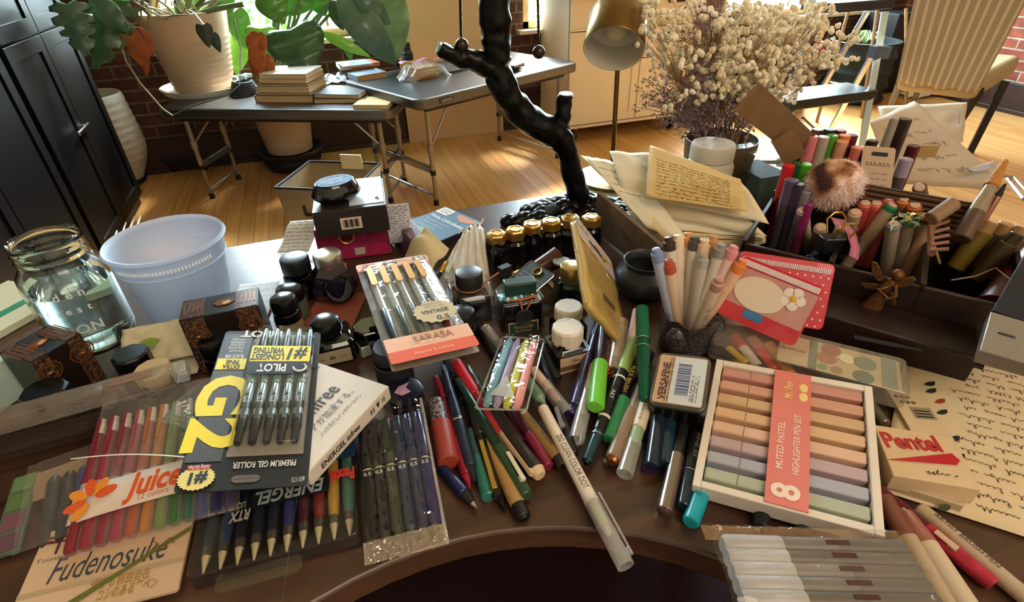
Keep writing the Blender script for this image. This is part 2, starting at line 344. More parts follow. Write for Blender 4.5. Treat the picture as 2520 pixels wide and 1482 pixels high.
# ---------------------------------------------------------------- folding tables
TT = mat('#22242a', .36, ior=2.1, bump=.15, bscale=400); LEGM = mat('#8f8577', .4, .6)
def folding_table(label, C, ang, L_, W_, h, wr):
    """C = near corner; long side runs along ang"""
    t = T('folding_table', label, 'table', at((C[0], C[1], 0), ang))
    MB(TT).prism(rrect(L_, W_, .05, 5), h-.05, h).build('tabletop', t, bev=.008)
    rails = MB(BLKM).box((L_/2, .06, h-.062), (L_-.15, .025, .022)).box((L_/2, W_-.06, h-.062), (L_-.15, .025, .022)).build('rail', t)
    for x, sx in ((.09, 1), (L_-.09, -1)):
        for y in (.07, W_-.07):
            lg = MB(LEGM).tube([(x, y, h-.07), (x, y, .17)], .0125, 10).tube([(x, y, .17), (x, y, .02)], .010, 10).build('leg', t)
            MB(BLKM).tube([(x, y, .19), (x, y, .165)], .015, 10).build('collar', lg); MB(BLKM).tube([(x, y, .03), (x, y, 0)], [.013, .015], 10).build('foot_cap', lg)
            MB(LEGM).tube([(x, y, .3), (x+sx*.13, y, h-.07)], .006, 6).tube([(x, y, .28), (x, y, .32)], .017, 8).build('brace', lg)
        MB(mat('#a8a8aa', .25, .9)).box((x, W_/2, .19), (.02, W_-.14, .035)).build('crossbar', t, bev=.003)
        MB(mat('#c4c4c6', .25, .9)).tube([(x, .07, .05), (x, W_-.07, .05)], .008, 8).build('foot_bar', t)
    return t
t1 = folding_table('black folding table in the middle of the room, holding wrapped notebooks', (.434, 2.55), math.radians(25.5), 1.15, .67, .56, 0)
MB(mat('#3a3a3d', .5)).box((.16, -.003, .535), (.08, .006, .02)).build('name_plate', t1); text(t1, 'LIFETIME', .16, 0, .505, .014, mat('#bdbdbd', .5), M=Matrix.Translation((.16, -.0065, .535)) @ Matrix.Rotation(math.pi/2, 4, 'X'), wid=.06)
ZT = .50; a_ = P(380, 268, ZT); b_ = P(960, 272, ZT); al = math.atan2((b_-a_).y, (b_-a_).x)
t2 = folding_table('low black folding table against the brick wall, holding plant pot and books', a_, al, (b_-a_).length, .42, ZT, 0)
# ---------------------------------------------------------------- pots and plants
POT = mat('#bfa78e', .55, bump=.2, bscale=60); POTW = mat('#c4bcae', .5, bump=.8, bscale=45); SAUC = mat('#2a2b2c', .35)
def pot(parent, prof, n=36, mt=POT): return MB(mt).lathe(prof, n).build('pot', parent, ang=60)
def potprof(rb, rt, h, ribs=0, amp=.003):
    k = 40; o = []
    for i in range(k+1):
        t = i/k; r = rb+(rt-rb)*t + (amp*math.sin(t*ribs*2*math.pi) if ribs and t < .7 else 0); o.append((r, h*t))
    return [(0, 0)]+o+[(rt-.02, h), (rt-.025, h-.04), (0, h-.04)]
SOIL = mat('#2a1c14', .9, bump=1, bscale=60)
pc = P(508, 222, ZT)
pbig = T('potted_plant', 'climbing plant with bare stems in a ribbed cream pot on the low table', 'plant', (pc.x, pc.y, ZT))
MB(POT).lathe([(0, .02)]+[(r, z+.02) for r, z in potprof(.150, .215, .37, 14, .0032)[1:-1]]+[(0, .33)], 40).build('pot', pbig, ang=60)
MB(mat('#d8d4c8', .35)).lathe([(0, 0), (.20, 0), (.222, .032), (.214, .032), (.19, .012), (0, .012)], 36).build('saucer', pbig)
MB(SOIL).lathe([(0, .36), (.19, .355)], 24).build('soil', pbig)
pc2 = P(718, 378, .09)
pfl = T('potted_plant', 'big leafy plant in a cream pot standing on the floor behind the low table', 'plant', (pc2.x, pc2.y, 0))
MB(POT).lathe([(r, z+.12) for r, z in potprof(.13, .175, .33, 16, .002)], 36).build('pot', pfl, ang=60)
MB(SAUC).lathe([(0, .09), (.16, .09), (.20, .13), (.19, .13), (.155, .105), (0, .105)], 36).build('saucer', pfl)
MB(BLKM).lathe([(0, .03), (.15, .03), (.17, .06), (.15, .085), (0, .085)], 28).build('plant_caddy', pfl)
for k in range(4):
    MB(BLKM).sph((.12*math.cos(k*1.57+.4), .12*math.sin(k*1.57+.4), .022), .022, 10, 6).build('caster', pfl)
pl = T('planter', 'tall white textured egg-shaped planter between wardrobe and low table', 'planter', (P(312, 452, 0).x, P(312, 452, 0).y, 0))
prof = [(0, .03)]+[(.10+.078*math.sin(math.pi/2*min(1, t*2.2))-.022*max(0, t-.55)/.45+.002*math.sin(t*75), .03+.47*t) for t in [i/50 for i in range(51)]]+[(.150, .508), (.138, .50), (.13, .42), (0, .42)]
MB(POTW).lathe(prof, 44).build('pot', pl, ang=70)
MB(BLKM).lathe([(0, .012), (.11, .012), (.12, .03), (0, .03)], 24).build('plant_caddy', pl)
for k in range(4): MB(CHR).sph((.10*math.cos(k*1.57), .10*math.sin(k*1.57), .014), .014, 8, 6).build('caster', pl)
cd2 = T('plant_caddy', 'empty black round plant caddy on the floor under the low table', 'plant stand', (P(490, 405, 0).x, P(490, 405, 0).y, 0))
MB(BLKM).lathe([(0, .05), (.18, .05), (.2, .08), (.19, .08), (.17, .06), (0, .06)], 28).build('tray', cd2)
for k in range(5): MB(BLK).sph((.15*math.cos(k*1.257), .15*math.sin(k*1.257), .025), .025, 10, 6).build('caster', cd2)
def leafmat(c1, c2): return mat(c1, .3, c2=c2, nscale=12, coat=.2)
def leaf(parent, b, t, w_, droop=.1, kind='heart', mt=None, side=None, fold=.25, name='leaf', label=None):
    o = parent.matrix_world.translation; b = Vector(b)-o; t = Vector(t)-o; ax = t-b; L_ = ax.length; ax.normalize()
    s_ = Vector(side).normalized() if side else ax.cross(Vector((0, -1, .15))).normalized(); nr = s_.cross(ax).normalized()
    if nr.y > 0: nr = -nr
    def wf(u):
        if kind == 'heart': return math.sin(math.pi*min(1, (u*.93+.07)**.62))**.8
        if kind == 'lance': return math.sin(math.pi*u**.8)**.75
        return math.sin(math.pi*min(1, (u*.93+.07)**.65))**.6*(1-.42*(math.sin(u*30) > .35))
    def fn(u, v):
        q = (v-.5)*2; ww = wf(u)*w_*.5; rip = .03*w_*math.sin(u*22)*abs(q)
        return b+ax*(L_*u-(.12*L_*abs(q)*(1-u) if kind != 'lance' else 0))+s_*ww*q+nr*(-fold*abs(q)*ww*.6+rip+droop*L_*math.sin(math.pi*u))
    mb = MB(mt); mb.grid(fn, 26, 8)
    return mb.build(name, parent, label, thick=.0015, ang=60)
def stem(parent, pts, r, mt, name='stem'):
    o = parent.matrix_world.translation; return MB(mt).tube([Vector(p)-o for p in pts], r, 7).build(name, parent)
def curve(a, b, sag, n=8):
    a, b = Vector(a), Vector(b); return [a.lerp(b, i/n)+Vector(sag)*math.sin(math.pi*i/n) for i in range(n+1)]
bpy.context.view_layer.update()
LG = leafmat('#3f7a2a', '#5a9a35'); LD = leafmat('#24442a', '#35602f'); LY = leafmat('#6fb43a', '#8ccc4a'); LB = mat('#9a4f24', .7, c2='#6f3216', nscale=30); LDB = leafmat('#3c5a48', '#5f8068'); STM = mat('#5c6a44', .5); STW = mat('#8d8a72', .6); STD = mat('#3a3a26', .6)
ctr = pc+Vector((0, 0, .33))
for (x, y, v, r) in ((470, -60, 3.3, .012), (520, -50, 3.35, .010), (600, 10, 3.3, .013), (640, -10, 3.4, .008), (440, -60, 3.2, .008), (350, 0, 3.2, .008), (300, -20, 3.2, .007), (400, -40, 3.3, .007), (380, -5, 3.25, .006), (560, -40, 3.3, .010)):
    stem(pbig, curve(ctr+Vector((random.uniform(-.1, .1), random.uniform(-.08, .08), 0)), V(x, y, v), (random.uniform(-.06, .06), 0, random.uniform(-.02, .05))), r, random.choice([STD, STW, STM]))
for k in range(14):
    a = ctr+Vector((random.uniform(-.18, .1), random.uniform(-.15, .05), .0)); x = random.uniform(290, 480)
    stem(pbig, curve(a, V(x, random.uniform(-30, 40), random.uniform(3.05, 3.3)), (random.uniform(-.05, .05), 0, random.uniform(0, .08))), .004, STW, 'aerial_root')
# leaves of the climbing plant
leaf(pbig, V(290, 0, 3.0), V(232, 172, 2.95), .17, .05, 'monstera', LD, label='dark split leaf')
leaf(pbig, V(165, 10, 2.95), V(215, 140, 2.9), .15, .05, 'monstera', LDB)
leaf(pbig, V(220, -10, 3.0), V(320, 80, 2.95), .10, .05, 'lance', LDB)
leaf(pbig, V(470, -20, 3.66), V(440, 60, 3.66), .13, .05, 'heart', LY); leaf(pbig, V(540, -20, 3.66), V(565, 50, 3.66), .13, .05, 'heart', LG)
leaf(pbig, V(575, 30, 3.66), V(605, 120, 3.66), .14, .05, 'heart', LG); leaf(pbig, V(590, 100, 3.66), V(582, 185, 3.66), .12, .03, 'heart', LY)
leaf(pbig, V(500, 62, 3.0), V(515, 118, 2.98), .07, .02, 'heart', mat('#2f3a2c', .5)); leaf(pbig, V(522, 85, 3.0), V(543, 130, 2.98), .05, .02, 'heart', mat('#2a3a34', .5))
stem(pbig, curve(ctr+Vector((.02, -.12, .03)), V(502, 62, 3.0), (0, 0, .05)), .004, STW)
[leaf(pbig, V(310+a, 60+b, 3.05), V(c, d, 3.04), w_, f_, 'lance', LB, label='withered rust-brown leaf') for a, b, c, d, w_, f_ in ((0, 0, 355, 165, .09, .1), (20, 5, 375, 140, .07, -.1), (-20, 10, 290, 95, .06, .1), (35, 10, 362, 190, .05, .05), (10, 20, 330, 130, .08, -.08))]
stem(pbig, [V(290, 85, 3.0), V(310, 150, 3.0), V(345, 205, 2.98), V(400, 268, 2.95), V(425, 285, 2.95)], .004, STW)
stem(pbig, [V(425, 285, 2.95), V(470, 262, 2.95), V(560, 235, 2.95), V(590, 210, 3.0), V(592, 120, 3.2), V(575, 40, 3.3)], .003, STD)
# leaves of the floor plant
base2 = pc2+Vector((0, 0, .42))
for (x, y, v) in ((705, -20, 3.5), (730, -30, 3.5), (690, 0, 3.45), (760, -30, 3.5), (715, 70, 3.4), (790, 30, 3.5), (800, -20, 3.5), (740, -20, 3.4), (820, -10, 3.45), (680, -10, 3.5), (860, -10, 3.4)):
    stem(pfl, curve(base2+Vector((random.uniform(-.08, .08), random.uniform(-.06, .06), 0)), V(x, y, v), (random.uniform(-.03, .03), 0, .02)), .008, random.choice([STM, STD, mat('#50663c', .5)]))
leaf(pfl, V(715, 72, 3.3), V(765, 185, 3.2), .30, .08, 'heart', LD, label='large drooping dark green leaf')
leaf(pfl, V(660, -10, 3.3), V(700, 60, 3.3), .16, .03, 'heart', LG)
leaf(pfl, V(640, 70, 3.35), V(652, 140, 3.3), .16, .03, 'heart', LY)
leaf(pfl, V(790, 80, 3.3), V(912, 140, 3.25), .06, .1, 'lance', LY)
leaf(pfl, V(830, -10, 3.35), V(975, 160, 3.3), .18, .18, 'lance', LDB); leaf(pfl, V(905, -60, 3.35), V(978, 150, 3.3), .30, .06, 'lance', leafmat('#4f7a50', '#7aa070'))
leaf(pfl, V(870, -20, 3.3), V(960, 60, 3.3), .12, .1, 'lance', LDB); leaf(pfl, V(820, 0, 3.35), V(845, 75, 3.3), .09, .02, 'lance', LD); leaf(pfl, V(850, 95, 3.4), V(865, 150, 3.4), .05, .02, 'lance', LG)
LO = mat('#b0642a', .7, c2='#7a3a18', nscale=25); [leaf(pfl, V(632+a, 78+b, 3.15), V(c, d, 3.14), w_, f_, 'lance', LO, label='withered orange-brown leaf') for a, b, c, d, w_, f_ in ((0, 0, 612, 125, .06, .1), (5, 8, 648, 235, .045, .05), (8, 50, 668, 195, .09, -.1), (0, 20, 635, 190, .08, .1), (10, 0, 648, 130, .05, .1), (-6, 60, 628, 185, .05, .05))]
leaf(pfl, V(745, -20, 3.45), V(700, 40, 3.45), .15, .03, 'heart', LG); leaf(pfl, V(770, -30, 3.5), V(800, 40, 3.5), .12, .03, 'lance', LG)
# ---------------------------------------------------------------- things on the low table and the folding table
def book(label, q, z, sx, sy, h, rz, cov, pg='#cdb48c', g=None, cat='book', nm='notebook', Vp=None):
    p = P(*q, z) if Vp is None else Vp
    t = T(nm, label, cat, at((p.x, p.y, z), rz), g)
    MB(mat(pg, .8)).box((0, 0, h/2), (sx-.006, sy-.006, h-.004)).build('pages', t)
    c = MB(cov if not isinstance(cov, str) else mat(cov, .45)).box((0, 0, .001), (sx, sy, .002)).box((0, 0, h-.001), (sx, sy, .002)).box((-sx/2, 0, h/2), (.002, sy, h)); c.build('cover', t, bev=.0006)
    return t
zz = ZT
for i, (c, h, nm) in enumerate((('#a0522d', .035, 'rust brown, lowest'), ('#1d1a1a', .012, 'black, just above the rust one'), ('#d3c29a', .03, 'cream, under the thin black one'), ('#201c1c', .012, 'thin black, in the middle'), ('#9a7c50', .025, 'tan, second from the top'), ('#d8d6d8', .02, 'pale grey, topmost'))):
    book('%s book of the pile on the low table' % nm, (720, 243-i*3), zz, .30-.012*i, .21, h, al+.03*math.sin(i*3), c, g=None, Vp=Vector((P(722, 240, ZT).x+.004*i, P(722, 240, ZT).y, 0))); zz += h
p_ = P(850, 242, ZT)
book('thin brown book lying right of the tall pile on the low table', (0, 0), ZT, .26, .2, .022, al+.1, '#4a3a34', Vp=p_)
book('dark grey book on top of the thin brown one right of the pile', (0, 0), ZT+.022, .24, .19, .02, al-.06, '#3b3b44', Vp=p_)
p_ = P(925, 258, ZT); book('cream paper pad at the right end of the low table', (0, 0), ZT, .17, .16, .02, al, '#d9c188', Vp=p_)
cam_ = P(605, 232, ZT)
bk = T('headphones', 'black cable bundle with pale blue clips beside the cream pot', 'cable', (cam_.x, cam_.y, ZT))
mb = MB(mat('#3b424d', .3))
for k in range(5): mb.tube([(.07*math.cos(a*.5+k)*(1-.08*k), .05*math.sin(a*.5+k), .012+.012*k) for a in range(13)], .009, 7)
mb.build('cable', bk)
for k in range(3): MB(mat('#c4dbe2', .3)).box((-.03+.03*k, .02*k, .085), (.02, .045, .02), .5*k).build('clip', bk, bev=.004)
bk.name = 'cable_bundle'
strap = MB(BLKM); strap.tube([V(770, 270, 3.05), V(775, 290, 3.04), V(800, 299, 3.03), V(835, 292, 3.03), V(846, 275, 3.04), V(848, 262, 3.05)], .006, 6); tag(strap.build('strap'), 'black looped strap hanging below the low table edge', 'strap')
bl = T('crumpled_wrapper', 'pale blue crumpled plastic sheet behind the book pile', 'wrapper', P(800, 205, ZT))
MB(film('#b8cfe8', .5, .2)).grid(lambda u, v: ((u-.5)*.24, (v-.5)*.2, .02+.03*noise.noise(Vector((u*5, v*5, 1)))), 14, 14).build('sheet', bl)
# on folding table
zt = .56
book('tan-edged blue notebook lying on the near left of the folding table', (905, 190), zt, .17, .12, .026, .35, '#9fb8d8', '#b98a4c')
book('blue-covered notebook at the back of the folding table, topmost of its pile', (875, 160), zt+.045, .16, .12, .01, .15, '#93b4e0', '#c9a06a')
book('orange-brown notebook in the pile at the back of the folding table', (890, 163), zt+.025, .17, .13, .02, .35, '#b0613a', '#c28a58')
book('white notebook lowest in the pile at the back of the folding table', (870, 165), zt, .17, .13, .025, .1, '#cfd8d6', '#cfc6a6')
bk2 = T('notebook_bundle', 'stack of tan notebooks wrapped in a clear plastic bag', 'notebooks', at((P(1040, 190, zt).x, P(1040, 190, zt).y, zt), .38))
for k in range(5): MB(mat('#b98a52' if k % 2 else '#a37440', .8)).box((0, 0, .006+.011*k), (.13, .1, .009)).build('notebook', bk2)
MB(film('#eef4f4', .22, .1, 1, 25)).grid(lambda u, v: ((u-.5)*.26+.01*math.sin(v*9), (v-.5)*.18, .062-.055*max(0, (abs(u-.5)*2-.5)*2)**1.2 - .04*max(0, abs(v-.5)*2-.7)*3+.012*noise.noise(Vector((u*7, v*7, 3)))), 26, 20).build('plastic_bag', bk2)
bt = T('bottle', 'small black ridged bottle at the back edge of the folding table', 'bottle', (P(1003, 147, zt).x, P(1003, 147, zt).y, zt))
MB(BLKM).lathe([(0, 0), (.036, 0), (.037, .01), (.034, .015), (.037, .02), (.034, .03), (.037, .037), (.03, .05), (.024, .055)], 20).build('body', bt); MB(BLK).lathe([(0, .05), (.026, .05), (.026, .09), (.024, .095), (0, .095)], 20).build('cap', bt)
tag(MB(mat('#c48fb4', .3, alpha=.8)).grid(lambda u, v: ((u-.5)*.3, (v-.5)*.05, .008*math.sin(u*14)+.01), 16, 3).build('film_strip', M=at(P(1040, 152, zt), .3), thick=.001), 'mauve plastic strip behind the wrapped notebooks', 'wrapper')
tag(MB(mat('#4a4344', .6)).box((0, 0, .006), (.30, .2, .012)).build('folder', M=at(P(1130, 165, zt), .45), bev=.002), 'dark grey folder under the metal branch on the folding table', 'folder')
for k, c in enumerate(('#7a5a44', '#c9c2b0', '#2b2622')): book('%s small notebook right of the branch on the folding table' % ('brown, lowest', 'white, middle', 'dark, topmost')[k], (1262, 162), zt+.012*k, .11, .09, .012, .3+.2*k, c)
# ---------------------------------------------------------------- kraft bag on the floor
gb = T('gift_bag', 'kraft brown shopping bag with black edging on the floor behind the desk', 'bag', at((-.012, 2.196, 0), math.radians(-28)))
KR = mat('#8f7a5c', .7, c2='#a08a68'); k = .0
MB(KR).rings([[(x*s, y*s, z) for x, y in ((-.15, -.14), (.15, -.14), (.15, .14), (-.15, .14))] for z, s in ((0, .86), (.22, .95), (.40, 1.03))], True, False).build('body', gb, thick=.003)
MB(BLKM).tube([(-.155, -.145, .40), (.155, -.145, .40), (.155, .145, .40), (-.155, .145, .40), (-.155, -.145, .40)], .005, 6).build('trim', gb)
MB(BLKM).tube([(-.06, -.14, .33), (-.05, -.155, .30), (.05, -.155, .30), (.06, -.14, .33)], .007, 6).build('handle', gb); MB(mat('#d8c49a', .7)).box((.04, .13, .41), (.09, .01, .06)).build('tag', gb)
MB(mat('#3a2c22', .6)).lathe([(0, 0), (.018, .0), (.02, .001), (0, .001)], 10).build('emblem', gb).matrix_basis = Matrix.Translation((.03, -.137, .16)) @ Matrix.Rotation(math.pi/2, 4, 'X')
# ---------------------------------------------------------------- step ladder, chair, corner clutter
ALU = mat('#c6d2e0', .25, .85); ld = T('step_ladder', 'aluminium step ladder with black treads in front of the far window', 'ladder', (2.5, 2.4, 0))
o_ = Vector((2.5, 2.4, 0))
def bar(parent, a, b, wx, wy, mt, nm, label=None):
    a, b = Vector(a)-o_, Vector(b)-o_; d = (b-a); q = d.to_track_quat('Z', 'Y').to_matrix().to_4x4(); mb = MB(mt); mb.M = Matrix.Translation(a) @ q; mb.box((0, 0, d.length/2), (wx, wy, d.length)); return mb.build(nm, parent, label, bev=.002)
lf1, lf2 = P(1880, 470, 0), P(2090, 440, 0)
bar(ld, V(1915, 430, 2.18), V(2000, -10, 2.60), .04, .02, ALU, 'front_rail'); bar(ld, V(2120, 360, 2.20), V(2178, 30, 2.52), .035, .02, ALU, 'front_rail')
bar(ld, V(2040, 325, 2.75), V(2155, 120, 2.5), .028, .022, ALU, 'rear_rail'); bar(ld, V(2010, 238, 2.95), V(2135, 28, 2.75), .028, .022, ALU, 'rear_rail')
s0 = V(1940, 262, 2.32); s1 = V(2140, 268, 2.32)
MB(mat('#1e2224', .35)).prism([(s0.x-o_.x, s0.y-o_.y-.02), (s1.x-o_.x, s1.y-o_.y-.02), (s1.x-o_.x+.0, s1.y-o_.y+.20), (s0.x-o_.x+.04, s0.y-o_.y+.22)], s0.z-.02, s0.z+.03).build('tread', ld, bev=.006)
s0 = V(2040, 18, 2.55); s1 = V(2190, 18, 2.55); MB(mat('#1e2224', .35)).prism([(s0.x-o_.x, s0.y-o_.y-.02), (s1.x-o_.x, s1.y-o_.y-.02), (s1.x-o_.x, s1.y-o_.y+.2), (s0.x-o_.x, s0.y-o_.y+.2)], s0.z-.03, s0.z+.02).build('tread', ld, bev=.006)
bar(ld, V(2145, 128, 2.42), V(2182, 128, 2.42), .05, .06, mat('#3c4657', .4), 'hinge_bracket'); bar(ld, V(1975, 290, 2.4), V(2030, 340, 2.8), .012, .012, BLKM, 'brace'); bar(ld, V(1862, 398, 2.2), V(2125, 402, 2.25), .02, .02, STEEL, 'foot_bar')
bpy.context.view_layer.update()
# chair with slipcover seen from behind
CH = T('dining_chair', 'chair in a striped linen slipcover with dark wooden legs', 'chair', (2.95, 2.35, 0))
o_ = Vector((2.95, 2.35, 0)); CB = mat('#a89470', .8)
def stripes():
    m = bpy.data.materials.new('striped_linen'); m.use_nodes = True; nt = m.node_tree; L = nt.links.new; b = nt.nodes['Principled BSDF']; tc = nt.nodes.new('ShaderNodeTexCoord'); wv = nt.nodes.new('ShaderNodeTexWave')
    wv.inputs['Scale'].default_value = 3.4; wv.inputs['Distortion'].default_value = .2; mp = nt.nodes.new('ShaderNodeMapping'); L(tc.outputs['UV'], mp.inputs[0]); L(mp.outputs[0], wv.inputs[0]); r = nt.nodes.new('ShaderNodeValToRGB')
    r.color_ramp.elements[0].color = lin('#978870'); r.color_ramp.elements[1].color = lin('#bcae94'); r.color_ramp.elements[0].position = .62; r.color_ramp.elements[1].position = .88; L(wv.outputs['Fac'], r.inputs[0]); L(r.outputs[0], b.inputs['Base Color']); b.inputs['Roughness'].default_value = .85
    n = nt.nodes.new('ShaderNodeTexNoise'); n.inputs['Scale'].default_value = 250; bp = nt.nodes.new('ShaderNodeBump'); bp.inputs['Strength'].default_value = .4; L(tc.outputs['Object'], n.inputs['Vector']); L(n.outputs['Fac'], bp.inputs['Height']); L(bp.outputs[0], b.inputs['Normal']); return m
bl_, br_ = V(2205, 205, 2.3)-o_, V(2405, 228, 1.98)-o_; tl_, tr_ = V(2262, -60, 2.22)-o_, V(2560, -60, 1.90)-o_
thk = (br_-bl_).normalized().cross(Vector((0, 0, 1)))*-.06
ST = stripes(); mb = MB(ST); uvs = []
def bk_(u, v): return (bl_.lerp(br_, u)).lerp(tl_.lerp(tr_, u), v)+thk*(-.35*math.sin(math.pi*u)*.4)+Vector((0, 0, .006*math.sin(u*20)*(1-v)))
mb.grid(bk_, 30, 20)
ob = mb.build('slipcover_back', CH, thick=.004, recalc=False)
uv = ob.data.uv_layers.new(name='UVMap'); 
for l_ in ob.data.loops: i = l_.vertex_index; uv.data[l_.index].uv = ((i//21)/30, (i % 21)/20)
MB(mat('#b5a27e', .85)).rings([[bl_.lerp(tl_, k)+thk*.1, br_.lerp(tr_, k)+thk*.1, br_.lerp(tr_, k)+thk*1.2, bl_.lerp(tl_, k)+thk*1.2] for k in (0, 1)]).build('backrest', CH, bev=.01)
sa = (bl_+br_)/2; dirn = -(br_-bl_).normalized().cross(Vector((0, 0, 1)))
if dirn.y < 0 and dirn.x < 0: dirn = -dirn
zb_ = (V(2405, 228, 1.98)).z; sd = (P(2500, 172, zb_)-V(2405, 228, 1.98)); sd = sd/.42; 
q0, q1 = br_+Vector((0, 0, .02)), bl_+Vector((0, 0, .02))
MB(mat('#a8946f', .85)).rings([[q0+Vector((0, 0, z)), q0+sd*.42+Vector((0, 0, z)), q1+sd*.42+Vector((0, 0, z)), q1+Vector((0, 0, z))] for z in (-.06, .06)]).build('seat', CH, bev=.03)
for (x, y, a) in ((2225, 205, P(2180, 300, 0)), (2400, 232, P(2398, 372, 0)), (2265, 205, P(2262, 262, 0)), (2465, 190, P(2320, 330, 0))): pass
LGM = mat('#0f0b09', .5)
for (tp_, ft) in ((V(2215, 200, 2.32), P(2178, 300, 0)), (V(2412, 222, 2.0), P(2310, 380, 0)), (V(2475, 200, 2.15), P(2385, 378, 0)), (V(2262, 215, 2.55), P(2245, 262, 0))):
    bar(CH, ft, tp_, .035, .035, LGM, 'leg')
# corner clutter
def slabobj(nm, label, cat, p, d, rz, mt, bev=.004, tilt=0):
    o = MB(mt).box((0, 0, d[2]/2), d).build(nm, bev=bev, M=at(p, rz) @ Matrix.Rotation(tilt, 4, 'X')); return tag(o, label, cat)
ck = T('storage_basket', 'dark ribbed basket in the corner behind the step ladder', 'basket', (4.12, 3.46, 0))
MB(mat('#1d2a2a', .7)).lathe([(0, 0)]+[(.24+.012*math.cos(i*2.1), .02+.035*i) for i in range(13)]+[(.22, .44), (.2, .3), (0, .3)], 30).build('body', ck)
mb = MB(mat('#a9c08a', .6)); 
for k in range(40): a = random.uniform(0, 6.28); r = random.uniform(.05, .15); mb.ribbon([(0, 0, .4), (r*.5*math.cos(a), r*.5*math.sin(a), .5), (r*math.cos(a), r*math.sin(a), .46)], .008, (math.sin(a), .3, .5))
mb.build('tuft', ck, recalc=False)
slabobj('cardboard_box', 'flat dark brown box on the floor behind the ladder with a page on it', 'box', P(2055, 232, 0), (.42, .28, .15), .3, mat('#6b5038', .7))
p_ = P(2080, 195, .16); slabobj('paper_sheet', 'pale page lying on the flat box behind the ladder', 'paper', (p_.x-.02, p_.y-.06, .155), (.30, .2, .003), .3, mat('#e6dcc0', .7), 0)
slabobj('dark_crate', 'tall dark brown crate against the window wall, behind the ladder', 'crate', (3.35, 3.55, 0), (.5, .35, .55), .1, mat('#2a1f1a', .6)); slabobj('black_case', 'black upright case beside the corner basket', 'case', (4.58, 3.6, 0), (.4, .3, .6), 0, mat('#151517', .5))
slabobj('wooden_plank', 'brown wooden plank leaning left of the step ladder', 'plank', V(1885, 120, 3.3)*Vector((1, 1, 0)) if 0 else (2.62, 3.45, 0), (.32, .03, .95), .1, wood('#5a3a24', '#7a5030', .5), tilt=-.1)
for k in range(3):
    a, b = P(2010+k*110, 300-k*10, 0), V(2090+k*70, 20, 3.2); tag(MB(wood('#8a6a44', '#a5835a', .5)).tube([a, b], .011, 8).build('wooden_pole'), 'thin wooden pole %s' % ('leaning left of the ladder hinge', 'leaning behind the ladder hinge', 'leaning between ladder and slipcovered chair')[k], 'pole')
tag(MB(mat('#b02a30', .5)).lathe([(0, 0), (.03, 0), (.03, .07), (0, .07)], 14).build('spool', M=at(V(2015, 135, 2.6))), 'small red spool seen through the dried flowers', 'spool')
mb = MB(mat('#d9d6cc', .6)); mb.grid(lambda u, v: ((u-.5)*.3, (v-.5)*.16, .02+.03*noise.noise(Vector((u*4, v*4, 7)))), 10, 8); tag(mb.build('crumpled_paper', M=at(P(2262, 236, 0)), thick=.002), 'crumpled white paper on the floor under the slipcovered chair', 'paper')
# ================================================================ the desk
DW = wood('#3a261c', '#5b3f2e', .28, sc=(3, 26, 26), bump=.12)
DK = T('desk', 'large dark walnut desk with a curved cut-out at the front', 'desk', (0, 0, 0))
out = [(-1.3, .91), (.86, .91), (1.0, .72), (1.05, .4), (1.05, -.45), (.34, -.45)]
ap = arc(.01, -.05, .318, -20, 200, 40)
out += ap + [(-.34, -.45), (-1.3, -.45)]
MB(DW).prism(out, Z0-.03, Z0).build('desktop', DK, bev=.003)
for (x, y) in ((-1.2, .8), (.8, .8), (-1.2, -.35), (.95, -.35)): MB(mat('#1c1310', .5)).box((x, y, (Z0-.03)/2+.007), (.06, .06, Z0-.044)).build('leg', DK)
MB(mat('#2a1a14', .5)).box((-.2, .86, .38), (1.9, .02, .69)).build('back_panel', DK)
tag(MB(mat('#2b0f12', .95, bump=.6, bscale=300)).prism(rrect(2.12, 1.9, .1, 5, -1.15, -1.1), 0, .012).build('shade_sheet'), 'dark maroon sheet added on the floor as shade under the desk', 'shade_sheet')  # added dark sheet, its colour imitates the unlit floor under the desk
# ---------------------------------------------------------------- helpers for desk things
def pens_mesh(L_, r, cols, kind='gel'):
    """one small pen along +y as a single many-coloured mesh"""
    mb = MB(cols[0]); mb.M = Matrix.Rotation(-math.pi/2, 4, 'X')
    if kind == 'gel':
        mb.m(cols[2]).lathe([(.0012, 0), (r*.8, .022)], 10); mb.m(cols[0]).lathe([(r*.8, .022), (r, .03), (r*1.05, .045), (r, .062), (r*.95, .064)], 10)
        mb.m(cols[1]).lathe([(r*.95, .064), (r*.95, L_-.018), (r*.7, L_-.014)], 10); mb.m(cols[0]).lathe([(r*.55, L_-.014), (r*.55, L_-.001), (r*.3, L_)], 8)
        mb.m(cols[2]); mb.M = Matrix(); mb.box((0, L_-.035, r+.002), (.005, .04, .002))
    else:
        mb.m(cols[0]).lathe([(r*.7, 0), (r, .003), (r, L_*.42), (r*.96, L_*.42)], 12); mb.m(cols[1]).lathe([(r*.92, L_*.42), (r*.92, L_-.004), (r*.7, L_)], 12)
    return mb
